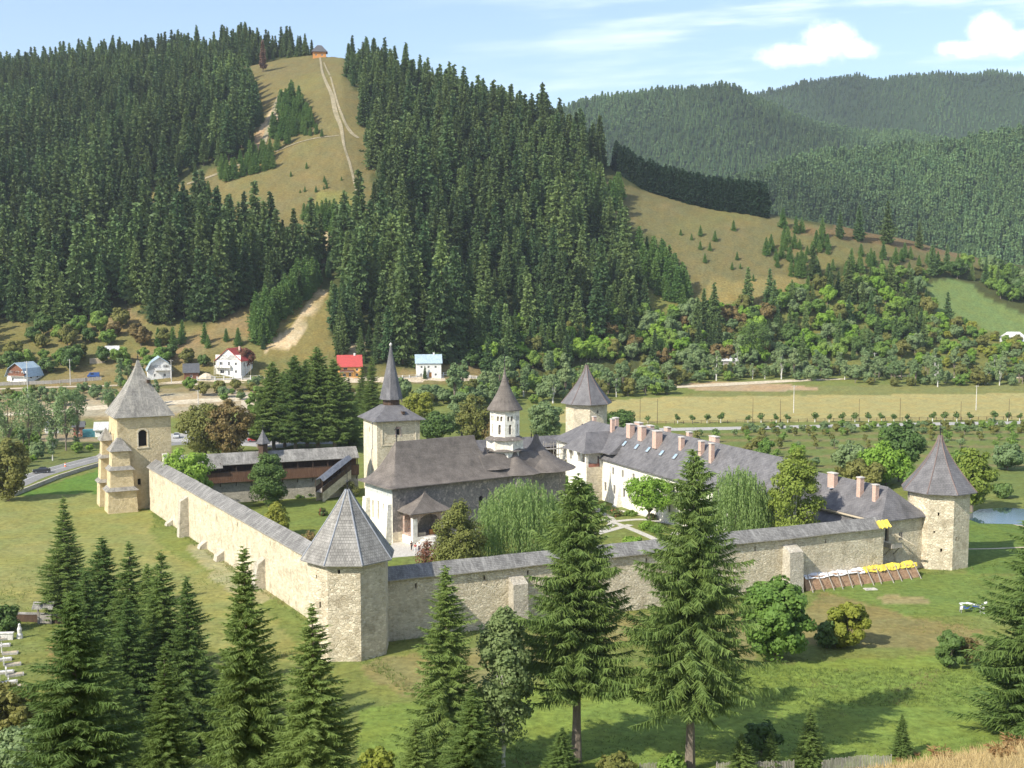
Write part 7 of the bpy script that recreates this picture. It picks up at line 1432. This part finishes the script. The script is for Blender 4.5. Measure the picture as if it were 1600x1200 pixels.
# ---- three visitors by the porch steps
def person(px, py, h, rz, top, legs, label, stride=.12):
    x, y, z, _ = place(px, py, 100); t = empty('person', label, 'person', (x, y, z + .012), R(rz)); s = h / 1.75
    def skin(name, V, E_, Rd, m, par, sub=1):
        me = bpy.data.meshes.new(name); me.from_pydata([tuple(c * s for c in v) for v in V], E_, []); me.materials.append(MATS[m]); o = bpy.data.objects.new(name, me); COL.objects.link(o); o.parent = par
        sk = o.modifiers.new('skin', 'SKIN'); lay = me.skin_vertices[0] if me.skin_vertices else None
        if lay is None: bpy.context.view_layer.update(); lay = me.skin_vertices.new(name='') if hasattr(me.skin_vertices, 'new') else None
        if lay is not None:
            for i, r in enumerate(Rd): lay.data[i].radius = (r * s, r * s)
            lay.data[0].use_root = True
        ss = o.modifiers.new('sub', 'SUBSURF'); ss.levels = sub; ss.render_levels = sub; return o
    # pelvis, spine, chest, neck, head ; arms ; legs
    V = [(0, 0, .95), (0, 0, 1.15), (0, 0, 1.38), (0, 0, 1.5), (0, -.01, 1.58), (0, 0, 1.72), (-.2, 0, 1.42), (-.26, .03, 1.15), (-.25, -.08, .92), (-.25, -.11, .82), (.2, 0, 1.42), (.26, .03, 1.15), (.25, -.08, .92), (.25, -.11, .82), (-.1, 0, .9), (-.11, -stride, .5), (-.11, -stride * .6, .09), (-.11, -stride * .6 - .16, .04), (.1, 0, .9), (.11, stride * .6, .5), (.11, stride, .09), (.11, stride - .16, .04)]
    E_ = [(0, 1), (1, 2), (2, 3), (3, 4), (4, 5), (2, 6), (6, 7), (7, 8), (8, 9), (2, 10), (10, 11), (11, 12), (12, 13), (0, 14), (14, 15), (15, 16), (16, 17), (0, 18), (18, 19), (19, 20), (20, 21)]
    Rd = [.13, .13, .14, .06, .09, .085, .06, .048, .038, .035, .06, .048, .038, .035, .085, .062, .045, .04, .085, .062, .045, .04]
    b = skin('body', V, E_, Rd, 'skin', t, 2)
    skin('shirt', [V[0], V[1], V[2], V[6], V[7], V[10], V[11]], [(0, 1), (1, 2), (2, 3), (3, 4), (2, 5), (5, 6)], [.145, .15, .16, .075, .06, .075, .06], top, t)
    skin('trousers', [V[0], V[14], V[15], V[16], V[18], V[19], V[20]], [(0, 1), (1, 2), (2, 3), (0, 4), (4, 5), (5, 6)], [.145, .1, .078, .06, .1, .078, .06], legs, t)
    hm = MB(); hm.lathe([(.10 * s, 1.60 * s), (.115 * s, 1.68 * s), (.10 * s, 1.76 * s), (.04 * s, 1.80 * s)], 8, 'hair', c=(0, .025 * s)); hm.build('hair', t, smooth=True)
person(643, 860, 1.78, 40, 'cloth_dark', 'cloth_dark', 'person in dark clothes standing left of two others by the porch'); person(649, 863, 1.68, 200, 'cloth_red', 'cloth_white', 'person in red top and pale trousers between the two others'); person(655, 862, 1.72, 150, 'cloth_white', 'cloth_blue', 'person in white top and blue trousers, rightmost of three by porch')
# ---- parched grass and ferns on the bank in front
def bank():
    r_ = np.random.default_rng(77); n = 26000; y = r_.uniform(22, 56, n); a = r_.uniform(.17, .62, n); x = a * y; z = hgt(x, y); k = (CAM_H - z) / y; ok = k < .46; x, y, z = x[ok], y[ok], z[ok]; n = len(x)
    B = np.stack([x, y, z - .03], 1); D = r_.normal(size=(n, 3)) * .45; D[:, 2] = 1; V = blades(B, D, r_.uniform(.12, .36, n), np.full(n, .022), r_, .2); o = newobj('dry_grass', quads_mesh('dry_grass', V, 'dry_blades')); o['kind'] = 'stuff'
    for i, (px, py) in enumerate(((1405, 1190), (1432, 1180), (1470, 1186), (1520, 1172), (1563, 1182), (1585, 1168))):
        x, y, z = hit(px, py, 20); m = 300; B = np.zeros((m, 3)); B[:, :2] = r_.normal(0, .05, (m, 2)); an = r_.uniform(0, 6.28, m); s = r_.uniform(.02, .32, m); el = r_.uniform(.5, 1.1, m); B = np.stack([np.cos(an) * s, np.sin(an) * s, s * el], 1); D = np.stack([np.cos(an + r_.normal(0, 1, m)), np.sin(an + r_.normal(0, 1, m)), r_.normal(0, .3, m)], 1)
        o = newobj('fern', quads_mesh('fern', blades(B, D, np.full(m, .15), np.full(m, .04), r_), "fern_red"), None, (x, y, z)); tag(o, 'reddish brown dry fern on the parched bank at the lower right', 'fern', 'dry ferns on the near bank')
bank()
def lawn():
    r_ = np.random.default_rng(91); n = 150000; y = np.sqrt(r_.uniform(108 ** 2, 262 ** 2, n)); a = r_.uniform(-.46, .46, n); x = a * y
    e1 = (math.cos(R(24.1)), math.sin(R(24.1))); dn = -(x - PNR[0]) * e1[1] + (y - PNR[1]) * e1[0]; e2 = (math.cos(R(-60.1)), math.sin(R(-60.1))); dl = -(x - PNL[0]) * e2[1] + (y - PNL[1]) * e2[0]
    out = (dn < -.1) | (dl < -.1); cl = fnoise(x, y, 7.) + fnoise(x + 40, y - 13, 21.); wallfoot = (np.abs(dn) < 1.6) | (np.abs(dl) < 1.3); weeds = (y < 152) & (y > 138) & (a > .17) & (a < .40)
    keep = out & ((cl + r_.normal(0, .5, n) > .75) | (wallfoot & (r_.uniform(0, 1, n) < .8)) | weeds | ((y < 128) & (r_.uniform(0, 1, n) < .5))); keep &= ~((a < -.30) & (y > 215))
    x, y = x[keep], y[keep]; z = hgt(x, y); n = len(x); hh = r_.uniform(.10, .30, n) * (1 + .8 * (weeds[keep] | wallfoot[keep]))
    V = []
    for k in range(3): B = np.stack([x + r_.normal(0, .07, n), y + r_.normal(0, .07, n), z - .03], 1); D = r_.normal(size=(n, 3)) * .6; D[:, 2] = 1; V.append(blades(B, D, hh * r_.uniform(.7, 1.2, n), np.full(n, .075), r_, .3))
    o = newobj('grass_tufts', quads_mesh('grass_tufts', np.concatenate(V), 'lawn_blades')); o['kind'] = 'stuff'
lawn()
# ---- the air between
def haze():
    b = MB(); b.box(-3100, 3100, -110, 4720, -3, 760, 'concrete'); o = b.build('haze'); o['kind'] = 'stuff'; m = bpy.data.materials.new('haze_air'); m.use_nodes = True; nt = m.node_tree; nt.nodes.clear(); out = N(nt, 'ShaderNodeOutputMaterial'); v = N(nt, 'ShaderNodeVolumePrincipled'); v.inputs['Color'].default_value = (.80, .88, 1, 1); v.inputs['Density'].default_value = .00008; v.inputs['Anisotropy'].default_value = .2
    nt.links.new(v.outputs[0], out.inputs['Volume']); o.data.materials.clear(); o.data.materials.append(m)
haze()
